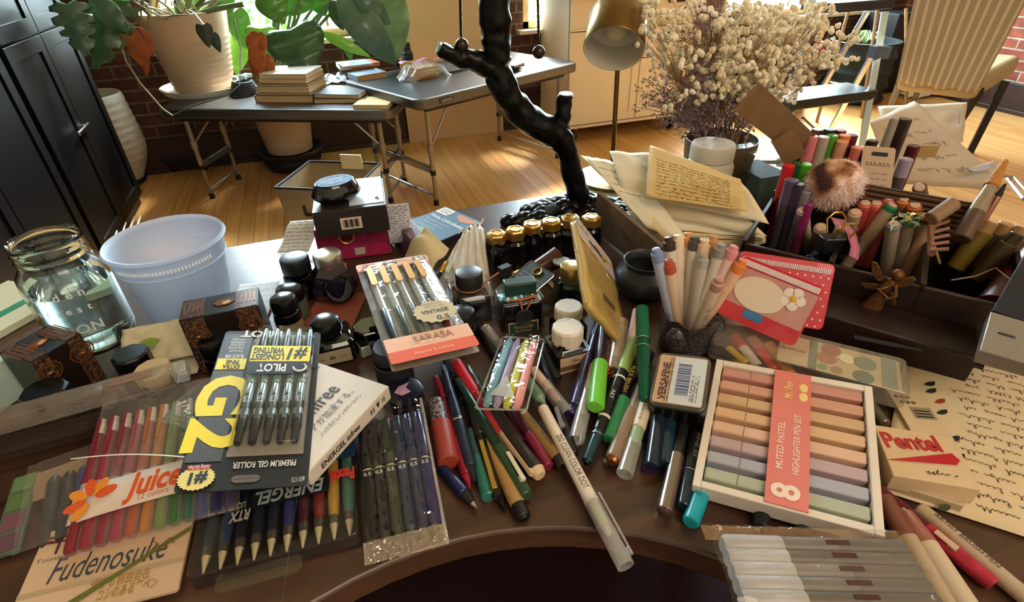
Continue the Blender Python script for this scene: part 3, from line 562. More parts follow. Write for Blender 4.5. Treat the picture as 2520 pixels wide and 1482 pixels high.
def pen(name, label, a, b, z, r, segs, clip=None, txt=None, g=None, cat='pen', n=16, root=None):
    """a loose pen between two picture points; z = heights of its axis ends above the desk"""
    za, zb = z if isinstance(z, tuple) else (z, z)
    A, B = P(*a, Z0+za), P(*b, Z0+zb); ax = (B-A); L_ = ax.length; zx = ax.normalized(); up = Vector((0, 0, 1))
    if abs(zx.z) > .9: up = (EYE-A).normalized()
    xx = up.cross(zx).normalized(); yy = zx.cross(xx)
    M = Matrix((xx, yy, zx)).transposed().to_4x4(); M.translation = A
    t = T(name, label, cat, M, g)
    for (nm, f0, f1, r0, r1, mt) in segs:
        z0, z1 = f0*L_, f1*L_; e = min(.0012, (z1-z0)*.2); ra, rb = r*r0, r*r1
        pr = [(0, z0), (ra*.86, z0), (ra, z0+e), (rb, z1-e), (rb*.86, z1), (0, z1)]
        if nm.startswith('open_'): nm = nm[5:]; pr = [(ra*.84, z0+.001), (ra, z0), (rb, z1), (rb*.84, z1), (ra*.84, z0+.001)]; MB(mt).lathe(pr, n, opn=True).build(nm, t, ang=30); continue
        MB(mt).lathe(pr, n).build(nm, t, ang=30)
    if clip:
        f0, f1, mt, ang = clip[:4]; rr = clip[4] if len(clip) > 4 else 1.0
        mb = MB(mt); mb.M = Matrix.Rotation(math.radians(ang), 4, 'Z'); z0, z1 = f0*L_, f1*L_
        mb.box((0, r*rr+.0022, (z0+z1)/2), (.0045, .0014, abs(z1-z0))); ze = z1 if len(clip) < 6 else z0
        mb.box((0, r*rr+.0008, ze-(.003 if ze == z1 else -.003)), (.005, .004, .006)); mb.build('clip', t, bev=.0005)
    if txt:
        s, f, size, mt, ang, wid = txt
        M2 = Matrix.Rotation(math.radians(ang), 4, 'Z') @ Matrix.Translation((0, r+.0004, f*L_)) @ Matrix(((0, 1, 0, 0), (0, 0, 1, 0), (1, 0, 0, 0), (0, 0, 0, 1)))
        if wid < 0: M2 = M2 @ Matrix.Rotation(math.pi, 4, 'Z')
        text(t, s, 0, 0, 0, size, mt, wid=abs(wid), M=M2)
    return t
def facetprof(mb, n, r, z0, z1, ch=.002, rot=0):
    mb.rings([[(rr*math.cos(2*math.pi*(i+.5)/n+rot), rr*math.sin(2*math.pi*(i+.5)/n+rot), z) for i in range(n)] for rr, z in ((r, z0), (r, z1-ch), (r-ch, z1))])
def bottle(label, q, h, r, body='round', cap='round', bm=None, cm=None, cr=.014, ch=.016, n=10, rz=0, sticker=None, dx=0, g=None, shoulder=.25, cn='cap', ground=Z0):
    p = P(q[0], q[1], ground+h); t = T('ink_bottle', label, 'ink bottle', at((p.x, p.y, ground), rz), g); bm = bm or BLKG; cm = cm or BLK
    hb = h-ch; nr = cr*.8
    mb = MB(bm)
    if body == 'round': mb.lathe([(0, 0), (r*.93, 0), (r, .003), (r, hb*(1-shoulder)), (r*.93, hb*(1-shoulder*.5)), (nr, hb*.93), (nr, hb+.004)], 28)
    elif body == 'square':
        def sq(s, z): return [(x-s, y-s, z) for x, y in rrect(2*s, 2*s, s*.3, 4)]
        mb.rings([sq(r*.94, 0), sq(r, .003), sq(r, hb*(1-shoulder)), sq(r*.9, hb*(1-shoulder*.6)), sq(nr*1.05, hb*.93), sq(nr, hb+.004)])
    elif body == 'diamond':
        def dm(s, z, k=1): return [(s*math.cos(2*math.pi*(i+.5)/6), k*s*math.sin(2*math.pi*(i+.5)/6), z) for i in range(6)]
        mb.rings([dm(r*.8, 0), dm(r*1.15, hb*.35), dm(r, hb*.7), dm(nr*1.4, hb*.92), dm(nr, hb+.004)])
    mb.build('glass_body', t, ang=30)
    c = MB(cm)
    if cap == 'round': c.lathe([(cr, hb), (cr*1.02, hb+.001), (cr*1.02, h-.0025), (cr*.97, h-.0006), (cr*.9, h), (0, h)], 28)
    elif cap == 'hex': facetprof(c, 6, cr, hb, h, .002); c.lathe([(cr*.62, h), (cr*.62, h+.0012), (cr*.5, h+.0012), (cr*.5, h+.0002), (0, h+.0002)], 24)
    elif cap == 'facet': facetprof(c, n, cr, hb, h, .0022)
    elif cap == 'dome': c.lathe([(cr, hb), (cr, h-.008), (cr*.9, h-.003), (cr*.6, h), (0, h)], 28)
    elif cap == 'rib': c.lathe([(cr, hb), (cr, h-.001), (cr*.9, h), (0, h)], 28); [c.box((cr*math.cos(a*.2618), cr*math.sin(a*.2618), (hb+h)/2), (.0015, .0015, ch*.9), a*.2618) for a in range(24)]
    elif cap == 'bar': c.prism(rrect(cr*2.4, cr*1.1, .002, 3, -cr*1.2, -cr*.55), hb, h)
    c.build(cn, t, ang=15 if cap in ('facet', 'hex', 'bar') else 35, bev=.0006 if cap in ('facet', 'hex', 'bar') else 0)
    if sticker:
        mt, tx, w_, h_, ang = sticker; s = MB(mt); zc = hb*.42
        if body == 'round': s.grid(lambda u, v: ((r+.0005)*math.cos(math.radians(ang)+(u-.5)*w_/r), (r+.0005)*math.sin(math.radians(ang)+(u-.5)*w_/r), zc+(v-.5)*h_), 12, 1)
        else:
            s.M = Matrix.Rotation(math.radians(ang), 4, 'Z'); s.box((r+.0006, 0, zc), (.0006, w_, h_))
        so = s.build('label_sticker', t)
        if tx: text(so, tx, 0, 0, 0, .006, INKT, M=Matrix.Rotation(math.radians(ang), 4, 'Z') @ Matrix.Translation((r+.0014, 0, zc)) @ Matrix(((0, 0, 1, 0), (1, 0, 0, 0), (0, 1, 0, 0), (0, 0, 0, 1))), wid=w_*.7)
    return t
def panel(parent, x0, y0, x1, y1, z, mt, nm='printed_panel', r=.0006, t=.0003, label=None):
    x0, x1, y0, y1 = min(x0, x1), max(x0, x1), min(y0, y1), max(y0, y1)
    return MB(mt).prism(rrect(x1-x0, y1-y0, r, 3, x0, y0), z, z+t).build(nm, parent, label)
# ---------------------------------------------------------------- back left: jar, tub, boxes
p = P(105, 584, Z0+.148); J = T('mason_jar', 'large clear glass canning jar of water at the left of the desk', 'jar', at((p.x, p.y, Z0), math.radians(0)))
def jarprof(o=0):
    return [(.036-o, .002+o), (.042-o, .008+o), (.0445-o, .02), (.0445-o, .096), (.043-o, .108), (.037-o, .117), (.0355-o, .121), (.0355-o, .125), (.0368-o, .127), (.0355-o, .1295), (.0355-o, .134), (.0368-o, .136), (.0355-o, .1385), (.0355-o, .145), (.0345-o, .148)]
jp = [(0, 0)]+jarprof()+[(.033, .146)]+[(r, z) for r, z in jarprof(.0035)[::-1][1:]]+[(0, .006)]
MB(mat('#e9f6f0', .02, trans=1, ior=1.45)).lathe(jp, 56).build('glass', J, ang=80)
MB(mat('#f4fbfb', .0, trans=1, ior=1.33)).lathe([(0, .0065), (.0375, .0075), (.0405, .02), (.0405, .088), (0, .088)], 48).build('water', J)
ja = math.radians(-96)
for k, (s, z, sz) in enumerate((('Golden', .092, .014), ('Harvest', .072, .012), ('MASON', .046, .017))):
    for i, chh in enumerate(s):
        a = ja+(i-(len(s)-1)/2)*sz*.88/.046
        text(J, chh, 0, 0, 0, sz, mat('#f2fbf8', .25, alpha=.75), name='embossed_letter', bold=.02, M=Matrix.Rotation(a, 4, 'Z') @ Matrix.Translation((.0449, 0, z)) @ Matrix(((0, 0, 1, 0), (1, 0, 0, 0), (0, 1, 0, 0), (0, 0, 0, 1))))
p = P(403, 584, Z0+.125); D = T('deli_tub', 'frosted translucent plastic tub beside the glass jar', 'tub', (p.x, p.y, Z0))
m_ = mat('#dbe8fa', .35, trans=.5, ior=1.2, alpha=.85)
dp = [(0, 0), (.042, 0), (.045, .003), (.0595, .098), (.0615, .100), (.0635, .117), (.0665, .119), (.0675, .122), (.066, .125), (.0635, .1245), (.0615, .119), (.060, .1015), (.058, .0985), (.0438, .0045), (0, .0025)]
MB(m_).lathe(dp, 64).build('tub_body', D, ang=60)
[MB(m_).tube([(rr*math.cos(a*.1309), rr*math.sin(a*.1309), zz_) for a in range(49)], tr, 6, False).build('rim_ring', D) for rr, zz_, tr in ((.0612, .0985, .0011), (.0665, .1215, .0015))]
mb = MB(mat('#f2f6fa', .3)); [mb.box((.0637*math.cos(a*.06-2.4), .0637*math.sin(a*.06-2.4), .109), (.0008, .0022, .004), a*.06-2.4) for a in range(30)]; mb.build('embossed_mark', D)
ORN = mat('#1d1512', .35); ORG = mat('#8a5a34', .35, .6); ORB = mat('#2c211d', .4, c2='#6a4630', nscale=260, nw=.1)
def ornate_box(label, tl, tr, bl, zt, h, hole):
    M, w_, d_ = frame(tl, tr, bl, Z0+zt); t = T('ink_box', label, 'box', M)
    MB(ORN).prism([(0, 0), (w_, 0), (w_, d_), (0, d_)], -h, 0).build('carton', t, bev=.0008)
    for x0, x1 in ((.02, .3), (.7, .98)):
        b = MB(ORB).box((w_*(x0+x1)/2, d_/2, .0003), (w_*(x1-x0), d_*.94, .0006)); b.box((w_*(x0+x1)/2, -.0003, -h/2), (w_*(x1-x0), .0006, h*.96)); bo = b.build('ornament_band', t, 'bronze filigree band')
        c = MB(ORG); 
        for rr in (.011, .0085): c.tube([(w_*(x0+x1)/2+rr*1.1*math.cos(a*.314), -.001, -h*.3+rr*math.sin(a*.314)) for a in range(21)], .0006, 5)
        for k in range(5): c.box((w_*(x0+x1)/2+(k-2)*.0045, d_*.55, .0008), (.0014, d_*.55, .0005))
        for k in range(24): a = k*.2618; c.sph((w_*(x0+x1)/2+.0128*math.cos(a), -.001, -h*.3+.0115*math.sin(a)), .0009, 6, 4)
        c.lathe([(0, 0), (.004, .0), (.003, .0012), (0, .0015)], 10, c=(w_*(x0+x1)/2, -.001, -h*.3)); c.build('medallion', bo)
    MB(mat('#7a4a26', .7)).lathe([(0, .0004), (.009, .0004), (.009, .0009), (0, .0009)], 6, c=(w_*hole, d_*.5, 0), sx=1.3, sy=.8).build('hexagon_window', t, 'hexagonal opening with tan board inside')
    MB(mat('#c9b08a', .7)).box((w_*hole+.003, d_*.45, .0012), (.008, .005, .0006), .4).build('flap', t)
ornate_box('black and bronze filigree ink box with hexagon opening, in front of the plastic tub', (450, 742), (636, 706), (443, 790), .078, .077, .55)
ornate_box('black and bronze filigree ink box with hexagon opening, in front of the glass jar', (-6, 868), (118, 798), (30, 922), .066, .065, .45)
# notebook with green stripe at left edge
M, w_, h_ = frame((20, 690), (170, 720), (-60, 880), Z0+.010); nb = T('notepad', 'cream pad with a green stripe behind the jar at the left edge', 'notepad', M)
MB(mat('#c9c4a4', .6, c2='#b5b08c', nscale=15)).prism([(0, 0), (w_, 0), (w_, h_), (0, h_)], -.009, 0).build('pages', nb); panel(nb, w_*.62, 0, w_*.74, h_, 0, mat('#1f7a4c', .5), 'green_stripe')
# cream paper packet with green stain
M, w_, h_ = frame((300, 825), (478, 790), (325, 905), (Z0+.035, Z0+.045, Z0+.012)); pk = T('paper_packet', 'crinkled cream paper packet with a green stain between ink bottles and ornate box', 'packet', M)
PC = mat('#cfc3a0', .75, c2='#d9cfae', bump=.6, bscale=60)
mb = MB(PC); mb.grid(lambda u, v: (u*w_, v*h_*1.15, .004*noise.noise(Vector((u*6, v*5, 2)))), 20, 14); mb.build('front_sheet', pk, thick=.001)
mb = MB(mat('#8fae4a', .7, alpha=.8)); mb.prism([(w_*(.42+.12*math.cos(a)*(1+.3*math.sin(3*a))), h_*(.55+.16*math.sin(a)), ) for a in [i*.3142 for i in range(20)]], .0045, .0048); mb.build('green_stain', pk)
MB(PC).grid(lambda u, v: (u*w_, -.02+v*(h_*1.15+.015), -.006-.010*math.sin(v*3.14)), 8, 8).build('back_sheet', pk, thick=.001)
# pale box at very left edge
M, w_, h_ = frame((-60, 860), (45, 880), (-70, 1010), Z0+.05); pb = T('pale_box', 'pale mint carton cut off by the left frame edge', 'box', M)
MB(mat('#b9cfc0', .5)).prism([(0, 0), (w_*.8, 0), (w_*.8, h_), (0, h_)], -.05, 0).build('carton', pb, bev=.001)
# ---------------------------------------------------------------- ink bottles, left and middle
CRM = mat('#c9b48c', .5); LBL = mat('#a89878', .55)
bottle('ink bottle with glossy black octagonal cap beside the paper packet', (318, 868), .052, .019, 'round', 'facet', cm=BLK, cr=.0185, ch=.026, n=10)
bottle('ink bottle with beige faceted cap in front of the black octagonal one', (372, 905), .05, .019, 'square', 'facet', cm=CRM, cr=.0185, ch=.016, n=10, rz=.4)
bottle('ink bottle with large black ten-sided cap in front of the left ornate box', (105, 958), .048, .02, 'round', 'facet', cm=BLK, cr=.0215, ch=.022, n=10)
bottle('ink bottle with low ribbed black cap at the end of the clear pen tube', (205, 972), .036, .018, 'round', 'rib', cm=BLK, cr=.0165, ch=.016)
bottle('ink bottle with rounded black cap leaning on the right ornate box', (516, 832), .05, .016, 'round', 'dome', cm=BLK, cr=.0155, ch=.02)
bottle('ink bottle with flat black cap, farthest back beside the silver-capped one', (722, 632), .062, .021, 'round', 'round', cm=mat('#1a1c20', .35), cr=.019, ch=.021)
bottle('small ink bottle with dark glossy cap just behind the one with a kraft sticker', (708, 704), .05, .019, 'round', 'dome', bm=mat('#4a5248', .08), cm=BLK, cr=.0175, ch=.018)
bottle('ink bottle with black dome cap and kraft sticker', (693, 728), .058, .017, 'round', 'dome', cm=BLK, cr=.0165, ch=.018, sticker=(mat('#8a7350', .6), None, .034, .016, -75))
bottle('square ink bottle with glossy black cap and floral cream sticker', (797, 782), .055, .026, 'square', 'dome', bm=mat('#0c100e', .05, coat=.8), cm=BLK, cr=.0175, ch=.018, rz=.05, sticker=(LBL, '~ & ~', .043, .018, -92))
dmb = bottle('faceted purple-black glass ink bottle with brushed silver cap and round dial', (803, 622), .07, .03, 'diamond', 'round', bm=mat('#171022', .04, coat=1), cm=mat('#c4beb0', .3, .9), cr=.0185, ch=.018, rz=.1)
mb = MB(BLK); mb.M = Matrix.Translation((.004, -.027, .026)) @ Matrix.Rotation(math.radians(62), 4, 'X'); mb.lathe([(0, -.004), (.018, -.004), (.019, .002), (.0175, .003), (.0165, -.001), (0, -.001)], 32); mb.build('round_dial', dmb, 'round black recessed dial')
# pinkish card under it
M, w_, h_ = frame((790, 720), (905, 720), (830, 850), Z0+.003); tag(MB(mat('#8f4a3a', .5)).prism([(0, 0), (w_, 0), (w_, h_), (0, h_)], -.002, 0).build('card', M=M), 'terracotta pink card under the faceted ink bottle', 'card')
# black pots near pencil sharpener (centre)
def grip(label, q, h, r, cols, cap=True):
    p = P(*q, Z0+h); t = T('ink_jar', label, 'jar', (p.x, p.y, Z0)); MB(cols).lathe([(0, 0), (r, 0), (r, h*.55), (r*.94, h*.57), (r*.94, h*.96), (r*.88, h), (0, h)], 28).build('body', t)
    MB(BLK).lathe([(r*.96, h*.6), (r*1.0, h*.62), (r*1.0, h*.7), (r*.96, h*.72)], 28).build('band', t)
grip('matte grey lidded jar half under the vintage pen packet', (960, 850), .05, .021, mat('#2c2c30', .55))
grip('small dark navy round tin with a pink and white picture', (990, 960), .016, .0225, mat('#1c1a2c', .3)); 
M = Matrix.Translation(P(996, 955, Z0+.0165)); pi_ = MB(mat('#c89ab0', .5)).prism([(-.009, -.002), (-.002, -.009), (.008, -.006), (.004, .002), (.009, .009), (-.003, .006)], 0, .0006).build('picture', M=M); pi_.parent = [o for o in bpy.data.objects if o.get('label', '').startswith('small dark navy round')][0]; pi_.matrix_parent_inverse = Matrix(); pi_.matrix_basis = Matrix.Translation((0, 0, .0162))
bottle('black glossy octagonal inkwell cap left of the grey jar', (905, 800), .028, .02, 'square', 'facet', cm=BLKG, cr=.02, ch=.012, n=8)
sm_ = T('pencil_sharpener', 'small clear and silver sharpener beside the floral sticker bottle', 'sharpener', at(P(897, 868, Z0), .3)); MB(mat('#d9dcd6', .2, .5)).box((0, 0, .008), (.014, .022, .014), 0, .8).build('body', sm_, bev=.001); MB(BLK).box((0, 0, .016), (.01, .016, .002)).build('blade', sm_)
# stack: magenta box, dark box, oval inkwell
M, w_, h_ = frame((775, 535), (950, 515), (770, 568), Z0+.057); M.translation.z = Z0+.057
mg = T('ink_box', 'magenta pink ink box at the bottom of the stack', 'box', M)
MB(mat('#a3224e', .4)).prism([(0, -.0), (w_, -.0), (w_, h_+.02), (0, h_+.02)], -.055, 0).build('carton', mg, bev=.001)
MB(mat('#7a1733', .3, c2='#a8305a', nscale=120)).box((w_*.35, -.0005, -.016), (w_*.66, .001, .03)).box((w_*.82, -.0005, -.018), (w_*.3, .001, .028)).build('foil_panel', mg, 'crimson foil panel')
MB(GOLD).tube([(w_*.42+.011*math.cos(a*.3142), -.002, -.016+.011*math.sin(a*.3142)) for a in range(21)], .0012, 6).build('gold_ring', mg); MB(mat('#5c1020', .4)).box((w_*.42, -.0012, -.016), (.014, .0008, .014)).build('emblem', mg)
MB(mat('#b9a69c', .5)).box((w_*.56, -.0012, -.043), (.016, .0008, .012)).build('price_tag', mg)
M2, w2, h2 = frame((772, 480), (935, 462), (772, 522), Z0+.10); M2.translation.z = Z0+.0985
db = T('ink_box', 'dark brown ink box with a barcode, in the middle of the stack', 'box', M2)
MB(mat('#2a2220', .4)).prism([(0, 0), (w2*1.06, 0), (w2*1.06, h2+.045), (0, h2+.045)], -.041, 0).build('carton', db, bev=.0008)
MB(mat('#b9c3cc', .45, bump=.3, bscale=50)).box((w2*.78, h2*.5+.03, .0005), (w2*.5, h2+.04, .001)).build('pale_top', db, 'pale blue-white embossed lid')
bc = MB(mat('#cbb9a0', .5)).box((w2*.52, -.0005, -.022), (.03, .0008, .018)).build('barcode_label', db); mb = MB(BLK); [mb.box((w2*.52-.011+k*.0024, -.0011, -.022), (.0006+.0008*(k % 3), .0004, .012)) for k in range(10)]; mb.build('bars', bc)
p = P(822, 445, Z0+.128); iw = T('inkwell', 'upturned oval black glass inkwell with a pale blue embossed base, on top of the stack', 'ink bottle', at((p.x, p.y, Z0+.0985), .35))
MB(BLKG).lathe([(0, .001), (.026, .001), (.036, .010), (.037, .013), (.030, .027), (.0285, .029), (0, .029)], 40, sx=1.0, sy=.78).build('glass_body', iw, ang=50)
MB(mat('#4f74a0', .6, ior=1.3)).lathe([(0, .0295), (.0275, .0295), (.0275, .0302), (0, .0302)], 36, sx=1.0, sy=.78).build('base_plate', iw)
text(iw, 'MADE IN JAPAN', 0, .004, .0306, .005, mat('#c5d6e6', .5), wid=.03); text(iw, 'EST 1908', 0, -.006, .0306, .005, mat('#c5d6e6', .5), wid=.02)
mb = MB(mat('#c5d6e6', .5)); mb.tube([(.020*math.cos(a*.2094), .0145*math.sin(a*.2094), .0303) for a in range(31)], .0003, 4); mb.build('embossed_ring', iw)
# leaflets
def leaflet(label, tl, tr, bl, z, nlines, amp=.004, col='#dcd8cc', tcol='#4a4a50', lw=.0005, seed=0, hs=.0035, nm='leaflet', curl=0):
    M, w_, h_ = frame(tl, tr, bl, [Z0+k for k in z]); t = T(nm, label, 'paper', M)
    f = lambda x, y, zz=0: (x, y, zz+amp*noise.noise(Vector((x*30+seed, y*30, seed)))+curl*((y/h_-.5)**2))
    MB(mat(col, .7)).grid(lambda u, v: f(u*w_, v*h_), 16, 16).build('sheet', t, thick=.0003)
    mb = MB(mat(tcol, .6))
    for k in range(nlines): scribble(mb, w_*.06, w_*.93, h_*(.94-.88*k/max(1, nlines-1)), hs, lw, .0006, f, seed*100+k)
    mb.build('printing', t, recalc=False); return t
leaflet('white folded instruction leaflet under the left of the box stack', (715, 545), (790, 540), (700, 622), (.03, .04, .0035), 9, seed=1)
leaflet('crumpled printed leaflet between magenta box and watercolour booklet', (945, 505), (1005, 500), (985, 600), (.085, .085, .02), 16, .008, '#c9c8d0', '#5a4a58', seed=2)
leaflet('small white leaflet draped against the dark brown box', (925, 545), (960, 520), (928, 600), (.06, .08, .02), 3, .004, '#b7c2d4', seed=3)
leaflet('white leaflet lying behind the right ornate ink box', (590, 700), (690, 690), (655, 800), (.003, .003, .003), 7, .001, '#cfd4d8', '#8a8a8a', seed=4)
MB_ = MB(mat('#7a5a68', .45, c2='#4a2c3a', nscale=200)); M, w_, h_ = frame((952, 520), (988, 512), (958, 600), Z0+.045); MB_.prism([(0, 0), (w_, 0), (w_, h_), (0, h_)], -.045, 0); tag(MB_.build('patterned_box', M=M, bev=.001), 'narrow mauve patterned box beside the magenta one', 'box')
# watercolour sheets booklet
M, w_, h_ = frame((1097, 508), (1188, 548), (975, 580), Z0+.022); M.translation.z += 0
vb = T('colour_sheet_booklet', 'blue-grey watercolour sheet booklet with orange and green painting on the cover', 'booklet', M)
MB(mat('#24282e', .4)).prism([(0, 0), (w_, 0), (w_, h_), (0, h_)], -.012, 0).build('body', vb, bev=.0006)
panel(vb, .0008, .0008, w_-.0008, h_-.0008, 0, mat('#55748c', .35), 'cover'); panel(vb, w_*.03, h_*.80, w_*.33, h_*.97, .0004, WHT, 'logo_patch', .002)
text(vb, 'VIVIVA', w_*.18, h_*.91, .0009, .008, mat('#2c4a68'), wid=w_*.24, bold=.02); text(vb, 'COLORS', w_*.18, h_*.85, .0009, .007, mat('#2c4a68'), wid=w_*.24, bold=.02)
text(vb, 'Viviva Colorsheets', w_*.5, h_*.70, .0006, .012, mat('#dfe6ea'), wid=w_*.86, bold=.02)
for k in range(3): text(vb, ('Watercolors in a tiny book', 'Vibrant 16 colors set', 'easy to carry')[k], w_*.40, h_*(.60-.08*k), .0006, .006, mat('#b9c8d2'), wid=w_*(.6-.1*k))
mb = MB(mat('#b0622c', .5)); mb.prism([(w_*(.72+.25*math.cos(a)), h_*(.90+.07*math.sin(a)*(1+.4*math.sin(3*a)))) for a in [i*.3142 for i in range(20)]], .0003, .0006); mb.build('orange_wash', vb)
mb = MB(mat('#5c9a5c', .5)); 
for (cx, cy, r) in ((.28, .27, .1), (.42, .32, .12), (.6, .27, .11), (.75, .23, .08)): mb.prism([(w_*(cx+r*math.cos(a)), h_*(cy+r*.6*math.sin(a))) for a in [i*.5236 for i in range(12)]], .0003+cx*.0002, .0007+cx*.0002)
for cx in (.35, .5, .66): mb.m(mat('#2f5a3c')); mb.box((w_*cx, h_*.12, .0006), (.0015, h_*.2, .0006), .1*cx)
mb.build('tree_picture', vb)
# cream petal-like paper, organza bag, dip brush
p = P(1050, 625, Z0+.03); t = T('cone_paper', 'curled cream paper sheet behind the vintage pen packet', 'paper', at(p))
q0, q1, q2, q3 = [P(x, y, Z0+z)-p for x, y, z in ((985, 640, .015), (1045, 555, .075), (1105, 610, .05), (1040, 700, .01))]
MB(mat('#d3c69c', .7, sss=0)).grid(lambda u, v: (q0.lerp(q1, u)).lerp(q3.lerp(q2, u), v)+Vector((0, 0, .018*math.sin(3.14*v)*math.sin(3.14*u)-.004*math.sin(u*9))), 20, 20).build('sheet', t, thick=.0006)
ob_ = T('organza_bag', 'gathered white organza pouch between cream paper and gold-capped bottles', 'pouch', at(P(1165, 690, Z0)))
o_ = P(1165, 690, Z0); OG = film('#f4efe6', .85, .5, .3, 200)
fr_ = [P(x, y, Z0+z)-o_ for x, y, z in ((1090, 690, .004), (1215, 760, .004), (1190, 560, .065), (1130, 590, .055))]
for s_, zz in ((0, .0), (1, .012)):
    MB(OG).grid(lambda u, v: (fr_[0].lerp(fr_[1], u)).lerp(fr_[3].lerp(fr_[2], u), v)+Vector((0, .003*math.sin(u*40), .02*math.sin(3.14*u)*(1-v*.5)*(1 if s_ else .2)+.003*math.sin(u*34+v*3)+zz*(1-v))), 40, 16).build('cloth', ob_, thick=.0004)
mb = MB(mat('#d8d2c2', .6)); mb.tube([fr_[3].lerp(fr_[2], u)+Vector((0, 0, .01+.004*math.sin(u*20))) for u in [i/10 for i in range(11)]], .0015, 6); mb.build('drawstring', ob_)
pen('paintbrush', 'short brush with gold ferrule leaning behind the vintage pen packet', (1068, 695), (1103, 640), (.03, .045), .0038, [('handle', 0, .42, 1.1, 1.0, BLKM), ('ferrule', .42, .9, .9, .75, GOLD), ('tip', .9, 1, .7, .2, mat('#6a6a58', .6))], cat='brush')
# row of six gold hex caps
GH = mat('#c79f52', .3, .85)
for k, (q, nm) in enumerate((((1222, 573), 'leftmost of the row of six'), ((1268, 563), 'second from left in the row of six'), ((1310, 549), 'third from left in the row of six'), ((1357, 541), 'third from right in the row of six'), ((1404, 533), 'second from right in the row of six'), ((1456, 532), 'rightmost of the row of six'))):
    bottle('black ink bottle with gold hexagonal cap, '+nm, q, .062, .017, 'square' if k % 2 == 0 else 'round', 'hex', cm=GH, cr=.0155, ch=.0145, rz=.3+.15*k, sticker=(mat('#1a1613', .3), None, .022, .02, -80) if k != 1 else (mat('#14110f', .3), 'SAILOR', .024, .018, -80), g=None, shoulder=.3)
# tree-branch lamp
DKB = mat('#12100e', .3, .6, bump=1, bscale=45); LP = T('branch_lamp', 'dark bronze tree-branch lamp with cut twig stubs and two pull chains', 'lamp', (.419, .80, Z0)); o_ = Vector((.419, .80, Z0))
def VB(x, y, v=.80): return V(x, y, v)-o_
def trunk(pts, rs):
    pts = [Vector(p_) for p_ in pts]; P2, R2 = [], []
    for i in range(len(pts)-1):
        for j in range(9):
            t_ = j/9; p0, p1, p2, p3 = pts[max(0, i-1)], pts[i], pts[i+1], pts[min(len(pts)-1, i+2)]
            P2.append(.5*((2*p1)+(p2-p0)*t_+(2*p0-5*p1+4*p2-p3)*t_*t_+(3*p1-p0-3*p2+p3)*t_**3)); R2.append(rs[i]+(rs[i+1]-rs[i])*t_)
    P2.append(pts[-1]); R2.append(rs[-1]); return P2, R2
mb = MB(DKB)
def knob(pts, rs):
    P2, R2 = trunk(pts, rs); n = 18; R = []; up = Vector((0, 1, 0))
    for i, p_ in enumerate(P2):
        tt = (P2[min(i+1, len(P2)-1)]-P2[max(0, i-1)]).normalized(); a = tt.cross(up).normalized(); b = a.cross(tt)
        R.append([p_+(a*math.cos(2*math.pi*j/n)+b*math.sin(2*math.pi*j/n))*R2[i]*(1+.24*noise.noise(Vector((math.cos(2*math.pi*j/n)*1.3, math.sin(2*math.pi*j/n)*1.3, i*.3)))+.12*noise.noise(Vector((math.cos(2*math.pi*j/n+i*.06)*3.2, math.sin(2*math.pi*j/n+i*.06)*3.2, i*.16+9)))) for j in range(n)])
    mb.rings(R)
knob([VB(1430, 530), VB(1420, 470), VB(1400, 390), VB(1375, 335), VB(1310, 300), VB(1250, 240), VB(1225, 170), VB(1222, 110), VB(1218, 40), VB(1222, -60)], [.024, .019, .018, .022, .023, .021, .020, .021, .023, .022])
knob([VB(1375, 330), VB(1385, 280), VB(1392, 232)], [.019, .013, .0125]); knob([VB(1225, 175), VB(1170, 150), VB(1120, 138), VB(1080, 118)], [.018, .015, .0125, .0095])
mb.build('branch', LP, ang=80, sub=1)
for (x, y, r_) in ((1393, 231, .0115), (1077, 117, .008)):
    m_ = MB(mat('#6b6a50', .4)).lathe([(0, 0), (r_, 0), (r_*.9, .001), (r_*.3, .0005), (0, .0005)], 16); s_ = m_.build('cut_face', LP, 'pale cut twig end'); s_.matrix_basis = Matrix.Translation(VB(x, y)) @ (Matrix.Rotation(.1, 4, 'X') if x > 1200 else Matrix.Rotation(-1.2, 4, 'Y'))
mb = MB(DKB); rnd = random.Random(5)
for k in range(120):
    a = rnd.uniform(0, 6.28); d_ = rnd.uniform(0, 1)**.6; x = math.cos(a)*d_*.105-.045; y = math.sin(a)*d_*.055; h_ = .008+.03*(1-d_)+.012*max(0, 1-abs(x+.0)/.03)
    mb.sph((x, y, h_*.8), rnd.uniform(.008, .016), 8, 6, (1.2, 1, .8))
mb.lathe([(0, 0), (.085, 0), (.08, .012), (.03, .03), (0, .034)], 30, c=(-.04, 0, 0), sx=1.25, sy=.6); mb.build('root_base', LP, 'knobbly bronze root base')
for (x, v_) in ((1135, .80), (1326, .80)):
    a, b = VB(x-3, -40, v_), VB(x, 92 if x < 1200 else 110, v_); mb = MB(mat('#2c1e14', .3, .8)); n_ = 26
    for k in range(n_): mb.sph(a.lerp(b, k/n_), .0022, 8, 5)
    mb.build('pull_chain', LP); MB(mat('#2a1a12', .25)).sph(b+Vector((0, 0, -.010)), .0095, 18, 12).build('chain_knob', LP)
